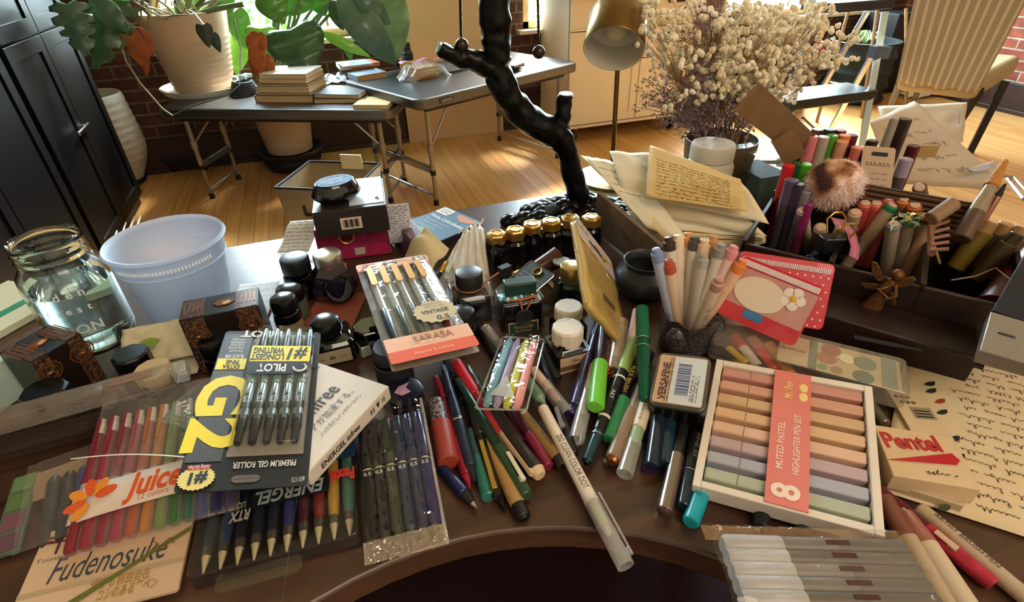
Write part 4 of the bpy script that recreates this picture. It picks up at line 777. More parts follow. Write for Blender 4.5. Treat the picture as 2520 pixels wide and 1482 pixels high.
# brass reading lamp
BR = mat('#7d6236', .3, .95); o_ = Vector((.537, .93, Z0)); RL = T('reading_lamp', 'brass reading lamp with cylindrical head and white inside, on a slender pole', 'lamp', o_)
MB(BR).lathe([(0, 0), (.07, 0), (.07, .01), (.02, .016), (0, .016)], 32, c=(P(1505, 445)-o_)*Vector((1, 1, 0))).build('base', RL)
pt = V(1532, -60, .93)-o_; pb_ = P(1505, 445)-o_; MB(BR).tube([pb_, pt], .0045, 10).build('pole', RL)
hc = V(1520, 90, .80); rim = V(1510, 122, .80)-o_; axd = Vector((.42, .66, .62)).normalized(); 
q_ = axd.to_track_quat('Z', 'Y').to_matrix().to_4x4(); Mh = Matrix.Translation(rim) @ q_
mb = MB(BR); mb.M = Mh; mb.lathe([(.046, 0), (.0465, .001), (.045, .058), (.040, .068), (.027, .071), (.027, .13), (.024, .14), (.02, .14)], 44, opn=True); mb.build('lamp_shade', RL, 'brass cylinder shade', ang=45)
mb = MB(mat('#cfc6b6', .5)); mb.M = Mh; mb.lathe([(.0455, .0), (.044, .001), (.043, .045), (.02, .06), (.002, .062)], 40, opn=True); mb.build('inner_reflector', RL, 'white inner reflector')
mb = MB(mat('#d8c9a8', .3)); mb.M = Mh; mb.sph((0, 0, .042), .019, 20, 12); mb.build('bulb', RL)
bpy.context.view_layer.update()
MB(BR).tube([Mh @ Vector((0, 0, .12)), pt], .005, 8).build('arm', RL)
# ---------------------------------------------------------------- centre group
SEALW = mat('#4a2016', .3, coat=.5)
pen('wax_seal_stamp', 'wax seal stamp with a brown wooden handle among the gold-capped bottles', (1270, 690), (1375, 632), (.03, .045), .0135, [('seal_head', 0, .14, .9, .9, GOLD), ('collar', .14, .3, .5, .45, BLK), ('handle', .3, 1, .75, 1.15, SEALW)], cat='stamp', n=24)
M, w_, h_ = frame((1308, 640), (1346, 665), (1225, 718), (Z0+.055, Z0+.055, Z0+.03)); t = T('luggage_tag', 'dark printed tag with a silver edge lying beside the wax seal stamp', 'tag', M)
MB(mat('#1b1716', .45)).prism(rrect(w_*1.5, h_, .004), -.002, 0).build('card', t); MB(CHR).tube([(x, y, 0) for x, y in rrect(w_*1.5, h_, .004)]+[(w_*1.5, .004, 0)], .0007, 5).build('edge', t)
mb = MB(mat('#8a8078', .5)); [scribble(mb, .004, w_*1.4, h_*(.2+.1*k), .003, .0005, .0004, None, k) for k in range(6)]; mb.build('printing', t, recalc=False); MB(GOLD).tube([(w_*.75+.006*math.cos(a*.5236), h_*.85+.006*math.sin(a*.5236), .001) for a in range(13)], .0012, 5).build('eyelet', t)
sq1 = bottle('square clear-shouldered ink bottle with matte black cap and cord', (1153, 668), .062, .024, 'square', 'round', bm=mat('#120f12', .05, coat=1), cm=mat('#2a2624', .4), cr=.0175, ch=.022, rz=-.1, shoulder=.35)
MB(mat('#8a5530', .6)).tube([(.0185*math.cos(a*.45), .0185*math.sin(a*.45), .041) for a in range(15)]+[(.03, .005, .044), (.045, .012, .048)], .0014, 6).build('cord', sq1); MB(BLKM).box((.05, .012, .046), (.016, .01, .018), .4).build('tassel', sq1)
MB(film('#e6ecf0', .10, .06, .3, 40)).box((0, 0, .02), (.056, .056, .04)).build('glass_block', sq1, 'thick clear glass shell', bev=.003)
bottle('ink bottle with round black cap half behind the vintage pen packet', (1136, 760), .045, .018, 'round', 'dome', cm=mat('#191b20', .3), cr=.0165, ch=.02)
em = T('ink_bottle', 'rectangular ink bottle with dark green cap, orange cord, dark wax seal and green label', 'ink bottle', at((P(1278, 690, Z0+.065).x, P(1278, 690, Z0+.065).y, Z0), -.12))
MB(mat('#141518', .06, coat=1)).prism(rrect(.052, .032, .004, 4, -.026, -.016), 0, .040).build('glass_body', em, bev=.002); MB(film('#e8eef0', .08, .06, .2)).prism(rrect(.058, .038, .005, 4, -.029, -.019), 0, .045).build('glass_shell', em, bev=.002)
MB(mat('#1c3a33', .35)).box((0, 0, .056), (.040, .018, .018)).build('cap', em, bev=.002)
CO = mat('#b5602f', .6); mb = MB(CO); mb.tube([(-.018, -.012, .046), (0, -.014, .045), (.018, -.012, .047)], .0016, 6); mb.tube([(.012, -.018, .046), (.004, -.022, .036), (.001, -.022, .02), (-.004, -.022, .012)], .0012, 6); mb.tube([(-.003, -.018, .046), (-.002, -.022, .036), (.002, -.022, .02), (.006, -.022, .010)], .0012, 6); mb.build('cord', em)
mb = MB(mat('#26282a', .5)); mb.M = Matrix.Translation((0, -.0235, .026)) @ Matrix.Rotation(math.pi/2, 4, 'X'); mb.lathe([(0, -.001), (.0105, -.001), (.0115, .001), (.0105, .003), (.0085, .002), (0, .002)], 26); mb.build('wax_seal', em)
gl = MB(mat('#1d4a3c', .5)).box((0, -.0205, .006), (.036, .001, .017)).build('label_sticker', em, 'dark green label with a tan rim'); MB(mat('#c49a6c', .5)).box((0, -.0201, .006), (.039, .001, .020)).build('rim', gl)
RX = Matrix.Rotation(math.pi/2, 4, 'X')
text(gl, 'Emeraude', 0, 0, 0, .007, mat('#c49a6c'), M=Matrix.Translation((0, -.0213, .009)) @ RX, wid=.024); text(gl, 'de Chivor', 0, 0, 0, .006, mat('#c49a6c'), M=Matrix.Translation((0, -.0213, .003)) @ RX, wid=.022)
sh = T('shell_ornament', 'small pleated turquoise and white ornament beside the green-capped ink bottle', 'ornament', P(1240, 728, Z0+.043))
MB(mat('#2f9fae', .3)).rings([[(.0008*i*math.cos(-.9), 0, 0) for i in (0, 1)]]) if 0 else None
mb = MB(mat('#2f9fae', .3)); wq = mat('#e4efee', .3)
for k in range(9):
    a = -2.6+k*.22; mb.m(wq if k % 2 else mb.ms[0]); mb.tube([(.008, .004, .0), (.008+.022*math.cos(a), .004+.022*math.sin(a), .004)], [.001, .0028], 6)
mb.build('pleats', sh)
# dark box with teal bottle, wobbly lid
gt = bottle('round dark teal ink bottle with brushed gold cap', (1407, 652), .064, .020, 'round', 'round', bm=mat('#0c1f20', .05, coat=1), cm=mat('#b89a55', .3, .8), cr=.0150, ch=.018, shoulder=.4)
MB(mat('#a9d2c6', .05, trans=.8)).lathe([(.0125, .040), (.0155, .042), (.0155, .045), (.0125, .047)], 28).build('glass_neck', gt, 'pale green glass neck ring')
tag(MB(mat('#8f9c96', .3)).lathe([(0, 0), (.012, 0), (.012, .002), (0, .002)], 20).build('coin', M=at(P(1382, 645, Z0+.05))), 'pale round disc just behind the gold-capped teal bottle', 'disc')
ubx = lambda nm, label, cat, tl, tr, bl, zt, h, mt, nm2='carton': (lambda F: (lambda t: (MB(mt).prism([(0, 0), (F[1], 0), (F[1], F[2]), (0, F[2])], -h, 0).build(nm2, t, bev=.0008), t, F))(T(nm, label, cat, F[0])))(frame(tl, tr, bl, Z0+zt))
ubx('ink_box', 'low black ink carton under the gold-capped teal bottle', 'box', (1362, 690), (1442, 690), (1362, 735), .012, .011, mat('#16181a', .3))
pq = P(1342, 690, Z0+.004); tag(MB(CHR).box((0, 0, .002), (.008, .05, .004)).build('metal_clip', M=at((pq.x+.005, pq.y-.01, Z0), .1), bev=.001), 'narrow steel clip standing left of the teal bottle', 'clip')
CRW = mat('#ddd0bc', .4)
bottle('ink bottle with white faceted cap, behind the one labelled 280', (1400, 752), .050, .019, 'square', 'facet', bm=mat('#141416', .06, coat=1), cm=CRW, cr=.0175, ch=.018, n=12)
bb = bottle('square ink bottle with white faceted cap and tan label reading 280', (1398, 803), .050, .0195, 'square', 'facet', bm=mat('#141416', .06, coat=1), cm=CRW, cr=.0185, ch=.020, n=12)
MB(film('#e8ecec', .09, .05, .2)).prism(rrect(.042, .042, .004, 4, -.021, -.021), 0, .026).build('glass_shell', bb)
ls = MB(mat('#c4a888', .5)).box((0, -.0217, .017), (.036, .0006, .012)).m(mat('#6b5238', .5)).box((0, -.0217, .0075), (.036, .0006, .007)).m(mat('#c4a888', .5)).box((0, -.0217, .0022), (.036, .0006, .003)).build('label_sticker', bb); text(ls, '280', 0, 0, 0, .006, INKT, M=Matrix.Translation((0, -.0222, .0165)) @ RX, wid=.010)
text(bb, 'Tono & Lims', 0, .012, .0502, .0035, mat('#8a7f78'), wid=.016)
tag(MB(mat('#b9a9a4', .4)).box((0, 0, .015), (.02, .02, .03), .3, .7).build('eraser', M=at(P(1404, 615, Z0+.0), .2), bev=.002), 'grey wedge-shaped eraser left of the leaning pen packet', 'eraser')
# ---------------------------------------------------------------- vintage gel pen packet (front)
M, w_, h_ = frame((876, 660), (1048, 632), (965, 915), (Z0+.075, Z0+.070, Z0+.071)); sp = T('pen_packet', 'clear packet of five vintage-colour gel pens with orange and peach bottom band', 'pen packet', M)
PCH = mat('#e0a783', .5); ORA = mat('#d8500a', .6)
wB = w_
MB(CLR).grid(lambda u, v: (u*w_, v*h_, .010*math.sin(math.pi*min(1, max(0, u)))**.5*(1 if .1 < v < .95 else .3)+.0008*noise.noise(Vector((u*9, v*14, 1)))), 22, 34).build('plastic_bag', sp, recalc=False)
panel(sp, 0, 0, w_, h_*.085, .0085, ORA, 'bottom_band', .003); panel(sp, 0, h_*.085, w_, h_*.19, .0085, PCH, 'name_band'); MB(mat('#857a68', .6)).prism(rrect(w_, h_, .003), -.0006, 0).build('backing', sp)
text(sp, 'SARASA', w_*.55, h_*.138, .0092, .016, mat('#8a4226'), wid=w_*.46); text(sp, 'Assort 5 colors', w_*.5, h_*.042, .0092, .007, mat('#f0b48a'), wid=w_*.45)
panel(sp, 0, h_*.92, w_, h_, .0035, PCH, 'top_band', .003); panel(sp, 0, h_*.912, w_, h_*.925, .0036, ORA, 'orange_line'); panel(sp, w_*.78, h_*.935, w_*.98, h_*.99, .004, mat('#7a6250', .5), 'size_patch', .002); text(sp, '0.5', w_*.88, h_*.962, .0045, .010, mat('#e8cdb0'), wid=w_*.12, bold=.02)
text(sp, 'ZEBRA', w_*.16, h_*.972, .004, .007, mat('#a03c20'), wid=w_*.17, bold=.03); mb = MB(INKT); [mb.lathe([(0, .0038), (.0016, .0038), (0, .0042)], 8, c=(w_*(.09+.04*k), h_*.948, 0)) for k in range(5)]; mb.build('dots', sp)
panel(sp, w_*.36, h_*.945, w_*.56, h_*.965, .004, BLKM, 'hang_hole', .002); panel(sp, w_*.43, h_*.945, w_*.5, h_*.975, .0041, BLKM, 'hang_hole', .002)
GC = mat('#d9a860', .3, .3)
for k, c in enumerate(('#2b3547', '#26352f', '#3a3e46', '#5a3f52', '#6b2a33')):
    mb = MB(mat(c, .3)); x = w_*(.14+.165*k); mb.M = Matrix.Translation((x, 0, .0048)) @ Matrix.Rotation(-math.pi/2, 4, 'X')
    mb.lathe([(.001, h_*.17), (.0045, h_*.23), (.0052, h_*.45), (.0048, h_*.46)], 12); mb.m(mat('#aab0b0', .1, .2)).lathe([(.0046, h_*.46), (.0046, h_*.74)], 12); mb.m(mat(c, .3)).lathe([(.0048, h_*.74), (.0048, h_*.87), (.0034, h_*.88), (.0034, h_*.905), (0, h_*.907)], 12); o = mb.build('gel_pen', sp)
    mb = MB(GC); mb.prism([(a, b) for a, b in rrect(.0076, h_*.2, .0036, 5, x-.0038, h_*.69)], .0100, .0115); mb.build('pen_clip', o, 'gold clip')
st = MB(mat('#bba678', .5)).prism([(w_*.70+.0235*(1+.06*math.cos(a*8*.1963*2))*math.cos(a*.1963), h_*.33+.0205*(1+.06*math.cos(a*8*.1963*2))*math.sin(a*.1963)) for a in range(32)], .0112, .0116).build('sticker', sp, 'scalloped tan sticker')
text(st, 'VINTAGE', w_*.70, h_*.33, .0119, .009, INKT, wid=.030, bold=.03); text(st, '0.5', w_*.76, h_*.265, .0119, .011, INKT, wid=.014, bold=.02); text(st, 'Gel ink pen', w_*.72, h_*.375, .0119, .004, mat('#5a4a30'), wid=.022); text(st, 'SARASA CLIP', w_*.69, h_*.40, .0119, .0045, mat('#5a4a30'), wid=.026)
# ---------------------------------------------------------------- leaning packet seen from its back
M, w_, h_ = frame((1412, 556), (1492, 672), (1455, 780), (Z0+.095, Z0+.095, Z0+.05))
c0, c1, c2, c3 = P(1410, 545, Z0+.125), P(1500, 660, Z0+.045), P(1565, 838, Z0+.008), P(1462, 775, Z0+.078)
x_ = (c1-c0); w_ = x_.length; x_.normalize(); y_ = (c0-c3); nn = x_.cross(y_).normalized(); nn = nn if nn.z > 0 else -nn; y_ = nn.cross(x_); h_ = abs((c0-c3).dot(y_)); 
M = Matrix((x_, y_, nn)).transposed().to_4x4(); M.translation = c0-y_*h_; lp = T('pen_packet', 'yellowish pen packet leaning back side out, with a grey header and a hang hole', 'pen packet', M)
MB(mat('#c9a95e', .35, c2='#b08f48', nscale=10, coat=.6)).grid(lambda u, v: (u*w_+.25*w_*(1-v)*0, v*h_, .002*noise.noise(Vector((u*4, v*8, 4)))), 12, 24).build('printed_back', lp, thick=.008)
panel(lp, 0, h_*.80, w_, h_*1.08, .0042, mat('#b7a59c', .4), 'header', .004); panel(lp, w_*.3, h_*.90, w_*.75, h_*.935, .0046, BLKM, 'hang_hole', .002); panel(lp, w_*.45, h_*.90, w_*.6, h_*.955, .0047, BLKM, 'hang_hole', .002)
panel(lp, w_*.02, h_*.97, w_*.3, h_*1.06, .0046, mat('#8f7f76', .4), 'size_patch', .002); text(lp, '0.5', w_*.16, h_*1.015, .005, .010, mat('#e6d8cc'), wid=w_*.2, rz=0, bold=.02)
mb = MB(mat('#5f4a22', .6)); [scribble(mb, w_*.08, w_*.92, h_*(.72-.035*k), .003, .0005, .0062, None, k+50, slope=0) for k in range(11)]; mb.build('printing', lp, recalc=False)
mb = MB(mat('#2a2418', .6)); [mb.box((w_*(.42+.03*k), h_*.30, .0062), (.0008+.0006*(k % 2), h_*.08, .0004)) for k in range(10)]; mb.build('barcode', lp)
mb = MB(mat('#5f4a22', .6)); [scribble(mb, w_*.2, w_*.9, h_*(.22-.03*k), .003, .0005, .0062, None, k+80) for k in range(5)]; mb.build('printing', lp, recalc=False); panel(lp, w_*.1, h_*.745, w_*.42, h_*.765, .006, mat('#a85a2c', .5), 'orange_mark', .001)
# wooden board behind & green glass dish
M, w_, h_ = frame((1490, 468), (1655, 640), (1480, 520), (Z0+.10, Z0+.06, Z0+.03)); 
bd = T('wooden_board', 'grey-brown wooden board leaning under the handmade papers', 'board', Matrix.Identity(4)); q = [P(1478, 470, Z0+.085), P(1680, 640, Z0+.05), P(1640, 700, Z0+.003), P(1465, 560, Z0+.003)]
x_ = (q[1]-q[0]).normalized(); nn = x_.cross(q[0]-q[3]).normalized(); MB(wood('#5a4838', '#77624c', .55)).rings([[p_ for p_ in q], [p_+nn*.006 for p_ in q]]).build('panel', bd)
gd = T('glass_dish', 'pale green glass dish behind the foot of the branch lamp', 'dish', (P(1482, 470).x, P(1482, 470).y, Z0)); MB(mat('#c3d8b4', .15, trans=.4)).lathe([(0, 0), (.05, 0), (.065, .012), (.062, .012), (.048, .003), (0, .003)], 36).build('dish_body', gd)
# ---------------------------------------------------------------- dark pot
p = P(1592, 640, Z0+.052); pt_ = T('ceramic_pot', 'small dark grey glazed pot with a flared rim', 'pot', (p.x, p.y, Z0))
MB(mat('#2a2a2d', .3, c2='#3a3a3c', nscale=60, bump=.3, bscale=80)).lathe([(0, 0), (.026, 0), (.038, .012), (.0425, .024), (.038, .035), (.0275, .042), (.0265, .045), (.031, .052), (.0295, .0525), (.0245, .045), (.026, .040), (.035, .03), (.03, .008), (0, .006)], 48).build('body', pt_, ang=60)
# ---------------------------------------------------------------- handmade papers
HP = mat('#e3d2a8', .8, c2='#cfae72', nscale=9, nw=.6, bump=.3, bscale=150); HP2 = mat('#ece2c8', .8, c2='#dcc79c', nscale=8, bump=.3, bscale=150)
pp = T('letter_bundle', 'folded bundle of handmade cream papers with handwriting', 'papers', P(1650, 520, Z0)); o_ = P(1650, 520, Z0)
def sheet4(nm, q, mt, parent, sag=(0, 0, 0), n=16, wob=.003, thick=.0006, lines=None, label=None, o_=o_, tc='#6a5a3a', hs=.0045, reg=(.1, .9, .2, .8), lw=.0006, seed=0, roll=0):
    a, b, c, d = [P(x, y, Z0+z)-o_ for x, y, z in q]; nrm = (b-a).cross(a-d).normalized(); nrm = nrm if nrm.z > 0 else -nrm
    f = lambda u, v, e=0: (a.lerp(b, u)).lerp(d.lerp(c, u), v)+Vector(sag)*math.sin(math.pi*v)+nrm*(wob*noise.noise(Vector((u*4+seed, v*4, seed)))+roll*math.sin(math.pi*v)+e)
    s = MB(mt).grid(lambda u, v: f(u, v), n, n).build(nm, parent, label, thick=thick)
    if lines:
        L1, L2 = (b-a).length, (d-a).length; mb = MB(mat(tc, .6)); u0, u1, v0, v1 = reg
        for k in range(lines): scribble(mb, u0*L1, u1*L1, (v0+(v1-v0)*k/max(1, lines-1))*L2, hs, lw, 0, lambda x, y, zz: f(min(1, x/L1), min(1, max(0, y/L2)), .0008), seed*50+k)
        mb.build('handwriting', s, recalc=False)
    return s
sheet4('paper_sheet', ((1428, 382, .10), (1502, 395, .095), (1720, 668, .045), (1712, 662, .04)), HP, pp, seed=1, label='lowest cream sheet fanned to the left')
sheet4('paper_sheet', ((1440, 385, .105), (1560, 410, .10), (1700, 600, .055), (1590, 560, .055)), HP2, pp, seed=2, lines=5, reg=(.1, .8, .05, .5), tc='#7a7060')
sheet4('paper_sheet', ((1500, 372, .115), (1640, 380, .12), (1888, 582, .07), (1545, 520, .055)), HP2, pp, seed=3, roll=.012, wob=.004, lines=7, reg=(.35, .95, .06, .32), tc='#8a8070', label='white folded sheet with rounded fold')
for k in range(7): sheet4('paper_sheet', ((1540, 512+k*9, .052-.0035*k), (1700, 500+k*6, .062-.0035*k), (1885, 585+k*2, .062-.003*k), (1590+k*16, 560+k*14, .050-.0035*k)), HP if k % 2 else HP2, pp, seed=10+k, roll=.004)
sheet4('paper_sheet', ((1603, 358, .13), (1820, 442, .122), (1893, 552, .085), (1600, 490, .085)), HP2, pp, seed=5, roll=.006)
sheet4('paper_sheet', ((1600, 358, .136), (1822, 441, .128), (1838, 520, .10), (1590, 485, .092)), mat('#dfc389', .8, c2='#d2ae6a', nscale=10, bump=.3, bscale=150), pp, seed=6, roll=.006, lines=11, reg=(.1, .88, .28, .92), tc='#6e5426', label='tan handmade sheet with brown handwriting on top')
# white jar, vase, dried flowers
p = P(1757, 352, Z0+.118); wj = T('plastic_jar', 'white plastic jar with a wide white lid behind the papers', 'jar', (p.x, p.y, Z0)); WJ = mat('#e6dccb', .35)
MB(WJ).lathe([(0, 0), (.037, 0), (.040, .004), (.040, .080), (.036, .089), (.034, .091)], 40).build('jar_body', wj, ang=50)
MB(WJ).lathe([(.034, .091), (.037, .092), (.037, .114), (.035, .118), (0, .118)], 48).build('lid', wj, ang=50); mb = MB(mat('#cfc4b2', .4)); [mb.lathe([(0, .1182), (.003, .1182), (0, .1186)], 8, c=(.02*math.cos(k*1.05), .02*math.sin(k*1.05), 0)) for k in range(6)]; mb.build('lid_marks', wj)
p = P(1780, 350, Z0+.115); p = P(1775, 352, Z0+.098); vs = T('vase', 'tapered brown stoneware vase holding dried flowers', 'vase', (p.x+.02, p.y+.025, Z0)); VM = mat('#6a5238', .5, c2='#4f4030', nscale=14)
MB(VM).lathe([(0, 0), (.04, 0), (.058, .03), (.064, .07), (.066, .098), (.0635, .098), (.060, .07), (.05, .03), (0, .02)], 44).build('vase_body', vs, ang=60)
vo = Vector((p.x+.02, p.y+.025, Z0)); rnd = random.Random(11)
def bouquet(label, pts, n, sizes, cols, seed, dv=.10, kind='ball', stemc='#8a6a48'):
    rnd = random.Random(seed); t = T('dried_flowers', label, 'flowers', vo); sm = MB(mat(stemc, .7)); bl = [MB(mat(c, .8)) for c in cols]; tops = []
    for _ in range(n):
        x, y = rnd.choice(pts); x += rnd.gauss(0, 28); y += rnd.gauss(0, 24); d = vo.y+rnd.uniform(-dv, dv)
        c = V(x, y, d)-vo
        if c.z < .11: c.z = .11+rnd.random()*.03
        tops.append(c); k = rnd.randrange(len(bl)); s_ = rnd.uniform(*sizes)
        if kind == 'ball':
            for j in range(3): bl[k].sph(c+Vector([rnd.uniform(-.5, .5)*s_ for _ in range(3)]), s_*rnd.uniform(.5, .8), 6, 4)
        else:
            for j in range(7):
                e = Vector((rnd.uniform(-1, 1), rnd.uniform(-1, 1), rnd.uniform(-.6, 1))).normalized(); a = e.orthogonal().normalized()*s_*.35; q_ = c+Vector([rnd.uniform(-1, 1)*s_*1.4 for _ in range(3)])
                bl[k].f([bl[k].v(q_), bl[k].v(q_+e*s_*.7+a), bl[k].v(q_+e*s_*1.3), bl[k].v(q_+e*s_*.7-a)], False)
    hubs = []
    for i in range(26):
        c = tops[i*len(tops)//26]; h = c*.62+Vector((0, 0, .04)); hubs.append(h); b = Vector((rnd.uniform(-.035, .035), rnd.uniform(-.035, .035), .06)); sm.tube([b, b.lerp(h, .5)+Vector((0, 0, .012)), h], [.0016, .0013, .001], 5)
    for c in tops:
        h = min(hubs, key=lambda q_: (q_-c).length); sm.tube([h, c], .00035, 3, False)
    sm.build('stems', t, recalc=False)
    for k, m_ in enumerate(bl): m_.build('blossoms', t, recalc=False)
CR_ = []
for (x, y, wgt) in ((1640, 60, 2), (1700, 30, 2), (1650, 150, 4), (1610, 90, 2), (1700, 130, 2), (1780, 60, 3), (1850, 30, 4), (1900, 60, 6), (1960, 90, 5), (2020, 60, 3), (1850, 110, 6), (1800, 170, 6), (1760, 210, 5), (1880, 160, 7), (1930, 140, 6), (1990, 140, 3), (2060, 120, 2), (1840, 220, 6), (1900, 210, 4), (1830, 270, 4), (1960, 200, 2), (2000, 30, 3), (1660, 215, 2), (1790, 120, 4), (1600, 20, 1)): CR_ += [(x, y)]*wgt
bouquet('large cloud of dried cream baby-breath blossoms in the brown vase', CR_, 1150, (.0046, .0074), ('#ead9b8', '#dcc8a2', '#f2e6cc'), 3)
MV = []
for (x, y, wgt) in ((1620, 240, 2), (1680, 200, 3), (1720, 175, 3), (1700, 250, 5), (1740, 270, 5), (1700, 310, 4), (1770, 300, 4), (1830, 320, 3), (1760, 20, 2), (1740, 60, 2), (1720, 100, 1), (1660, 270, 3), (1740, 220, 3), (1800, 250, 2), (1730, 330, 3)): MV += [(x, y)]*wgt
bouquet('dusty mauve dried statice sprigs at the lower left of the bouquet', MV, 620, (.0038, .0058), ('#7a6263', '#8d7672', '#654f50'), 4, .07, 'leaf', '#6a5540')
# cardboard strips behind organiser
CBD = mat('#7a5a38', .75, c2='#8c6a44', nscale=20)
def strip(label, a, b, wd, za, zb, mt=CBD, nm='cardboard_strip'):
    A, B = P(*a, Z0+za), P(*b, Z0+zb); y = (B-A); L_ = y.length; y.normalize(); n = ((EYE-A).normalized()); x = y.cross(n).normalized(); n = x.cross(y); M = Matrix((x, y, n)).transposed().to_4x4(); M.translation = A
    return tag(MB(mt).prism([(-wd/2, 0), (wd/2, 0), (wd/2, L_), (-wd/2, L_)], -.004, 0).build(nm, M=M, bev=.0005), label, 'cardboard')
strip('long brown cardboard strip leaning out behind the marker organiser', (1985, 365), (1840, 240), .042, .13, .24); strip('short cardboard piece in front of the long cardboard strip', (1958, 395), (1925, 335), .032, .13, .17)
ub = T('glass_box', 'greenish clear box with dark contents between vase and marker organiser', 'box', P(1880, 500, Z0)); o_ = P(1880, 500, Z0); MB(film('#a9c4b8', .45, .1, .2)).box((0.0, .03, .045), (.07, .09, .09)).build('clear_case', ub, bev=.002); MB(mat('#12201e', .6)).box((0.0, .03, .028), (.06, .08, .055)).build('dark_contents', ub)
# ---------------------------------------------------------------- white marker cup
cpx = P(1685, 850, Z0); mc = T('marker_cup', 'glittery black rock-like cup holding white markers', 'cup', (cpx.x, cpx.y, Z0)); RK = mat('#0e0d10', .25, c2='#5a5456', nscale=900, nw=.08, bump=1, bscale=250, coat=.4)
rk = MB(RK); R = []
for z, r in ((0, .030), (.012, .033), (.028, .029), (.040, .030), (.050, .034), (.046, .027), (.02, .022)):
    R.append([(r*(1+.16*noise.noise(Vector((math.cos(a)*2, math.sin(a)*2, z*60))))*math.cos(a), r*(1+.16*noise.noise(Vector((math.cos(a)*2, math.sin(a)*2, z*60))))*math.sin(a), z+(.008*noise.noise(Vector((math.cos(a)*3, math.sin(a)*3, 5))) if z > .035 else 0)) for a in [i*.2244 for i in range(28)]])
rk.rings(R).build('rock_body', mc, ang=80)
for s_, x in ((1, .036), (-1, -.034)): MB(RK).sph((x*.75, -.014, .026), .015, 12, 8, (.9, .8, 1.3)).build('dark_lobe', mc, ang=80)
def wmarker(label, q, col, lean=0, zt=.125, colbody='#cfc4b6', r=.0068, g=None, long=.14, basep=(1680, 850)):
    """a standing marker: top seen at q"""
    top = P(q[0], q[1], Z0+zt); bx = cpx.lerp(Vector((top.x, top.y, Z0)), .30); bx.z = Z0+.02; d = top-bx; L_ = d.length; Q = d.to_track_quat('Z', 'Y').to_matrix().to_4x4(); M = Matrix.Translation(bx) @ Q
    t = T('marker', label, 'marker', M, g); MB(mat(colbody, .4)).lathe([(r*.8, 0), (r*.9, .002), (r*.9, L_*.62)], 16).build('barrel', t)
    MB(mat(colbody, .35)).lathe([(r, L_*.60), (r, L_-.012), (r*.95, L_-.010)], 16).build('cap', t); MB(mat(col, .4)).lathe([(r*1.0, L_-.016), (r*1.04, L_-.014), (r*1.02, L_-.006), (r*.75, L_-.005), (r*.7, L_-.0005), (r*.5, L_)], 16).build('cap_end', t, 'coloured cap end')
    mb = MB(mat('#6a645e', .6)); [scribble(mb, .03, .07, (k-1)*.0018, .0016, .0004, 0, lambda x, y, zz: (y, -r*.93, x), k) for k in range(3)]; mb.M = Matrix(); mb.build('printing', t, recalc=False)
    return t
for k, (q, c, nm, bdy) in enumerate((((1614, 612), '#7f8fbc', 'blue-grey flat top, leftmost in the black rock cup', '#a9b0cc'), ((1645, 583), '#3a2a22', 'dark brown end, second row left in the rock cup', '#cfc4b6'), ((1668, 578), '#e6cfae', 'pale cream end, beside the dark brown one', '#e0cdb4'), ((1695, 572), '#d99a5c', 'light orange end, at the very back of the rock cup', '#d8c4a8'), ((1711, 582), '#4f4844', 'charcoal end, right of the cream one', '#cfc4b6'), ((1758, 580), '#c08a5c', 'tan end, back right of the rock cup', '#cbb9a4'), ((1735, 590), '#d8b89a', 'pale peach end, behind the yellow one', '#d4c2ae'), ((1777, 601), '#8f8a86', 'grey end, back right in the rock cup', '#c6bcb0'), ((1808, 605), '#d98a94', 'pink end, at the right in the rock cup', '#dcb4b0'), ((1645, 640), '#b5523f', 'terracotta end, front left in the rock cup', '#d8b89c'), ((1772, 622), '#dcc838', 'yellow cap, right of centre in the rock cup', '#dcd070'), ((1733, 625), '#a9a49c', 'silver-grey top, in the middle of the rock cup', '#b8b0a4'), ((1829, 640), '#df7f3c', 'orange end, leaning furthest right out of the rock cup', '#dcb294'), ((1772, 685), '#b88a80', 'dusty rose end with orange dot, front right in the rock cup', '#d0bca8'))):
    wmarker('white-barrelled marker with '+nm, q, c, colbody=bdy, g=None, zt=.13 if q[1] < 620 else .118)
# ---------------------------------------------------------------- red pouch (plain pattern in place of the character)
q = [P(1790, 640, Z0+.095), P(2062, 660, Z0+.095), P(1998, 842, Z0+.035), P(1752, 790, Z0+.04)]
def quadM(q, zup=True):
    """best rectangle through four points (top left, top right, bottom right, bottom left)"""
    c = (q[0]+q[1]+q[2]+q[3])/4; a = (q[1]-q[0]+q[2]-q[3])/2; b = (q[0]-q[3]+q[1]-q[2])/2; w_, h_ = a.length, b.length
    nn = a.cross(b).normalized(); d = (a.normalized()+nn.cross(a).normalized()).normalized(); e = (b.normalized()-nn.cross(b).normalized()).normalized()
    d = (d+e).normalized(); x_ = (d-nn.cross(d)).normalized(); y_ = nn.cross(x_)
    M = Matrix((x_, y_, nn)).transposed().to_4x4(); M.translation = c-x_*w_/2-y_*h_/2; return M, w_, h_
RED = mat('#c41f33', .3, coat=.4)
q2 = [P(1812, 618, Z0+.105), P(2066, 650, Z0+.10), P(2016, 818, Z0+.035), P(1800, 770, Z0+.04)]; M, w_, h_ = quadM(q2); pb2 = T('zip_pouch', 'red dotted zip pouch behind the one with a clear pink front', 'pouch', M)
MB(RED).prism(rrect(w_, h_, .006), -.003, 0).build('pouch_body', pb2, bev=.001); mb = MB(mat('#e8b8b8', .4)); rnd = random.Random(2)
for i in range(12):
    for j in range(9): mb.lathe([(0, .0002), (.0013, .0002), (0, .0004)], 8, c=(w_*(i+.5+.5*(j % 2))/12.6, h_*(j+.4)/9.5, 0))
mb.build('dots', pb2); mb = MB(mat('#e9d3d3', .3)); [mb.box((w_*.05+k*w_*.9/48, h_*.88, .0010), (.0012, .006, .0012)) for k in range(49)]; mb.build('zip_teeth', pb2)
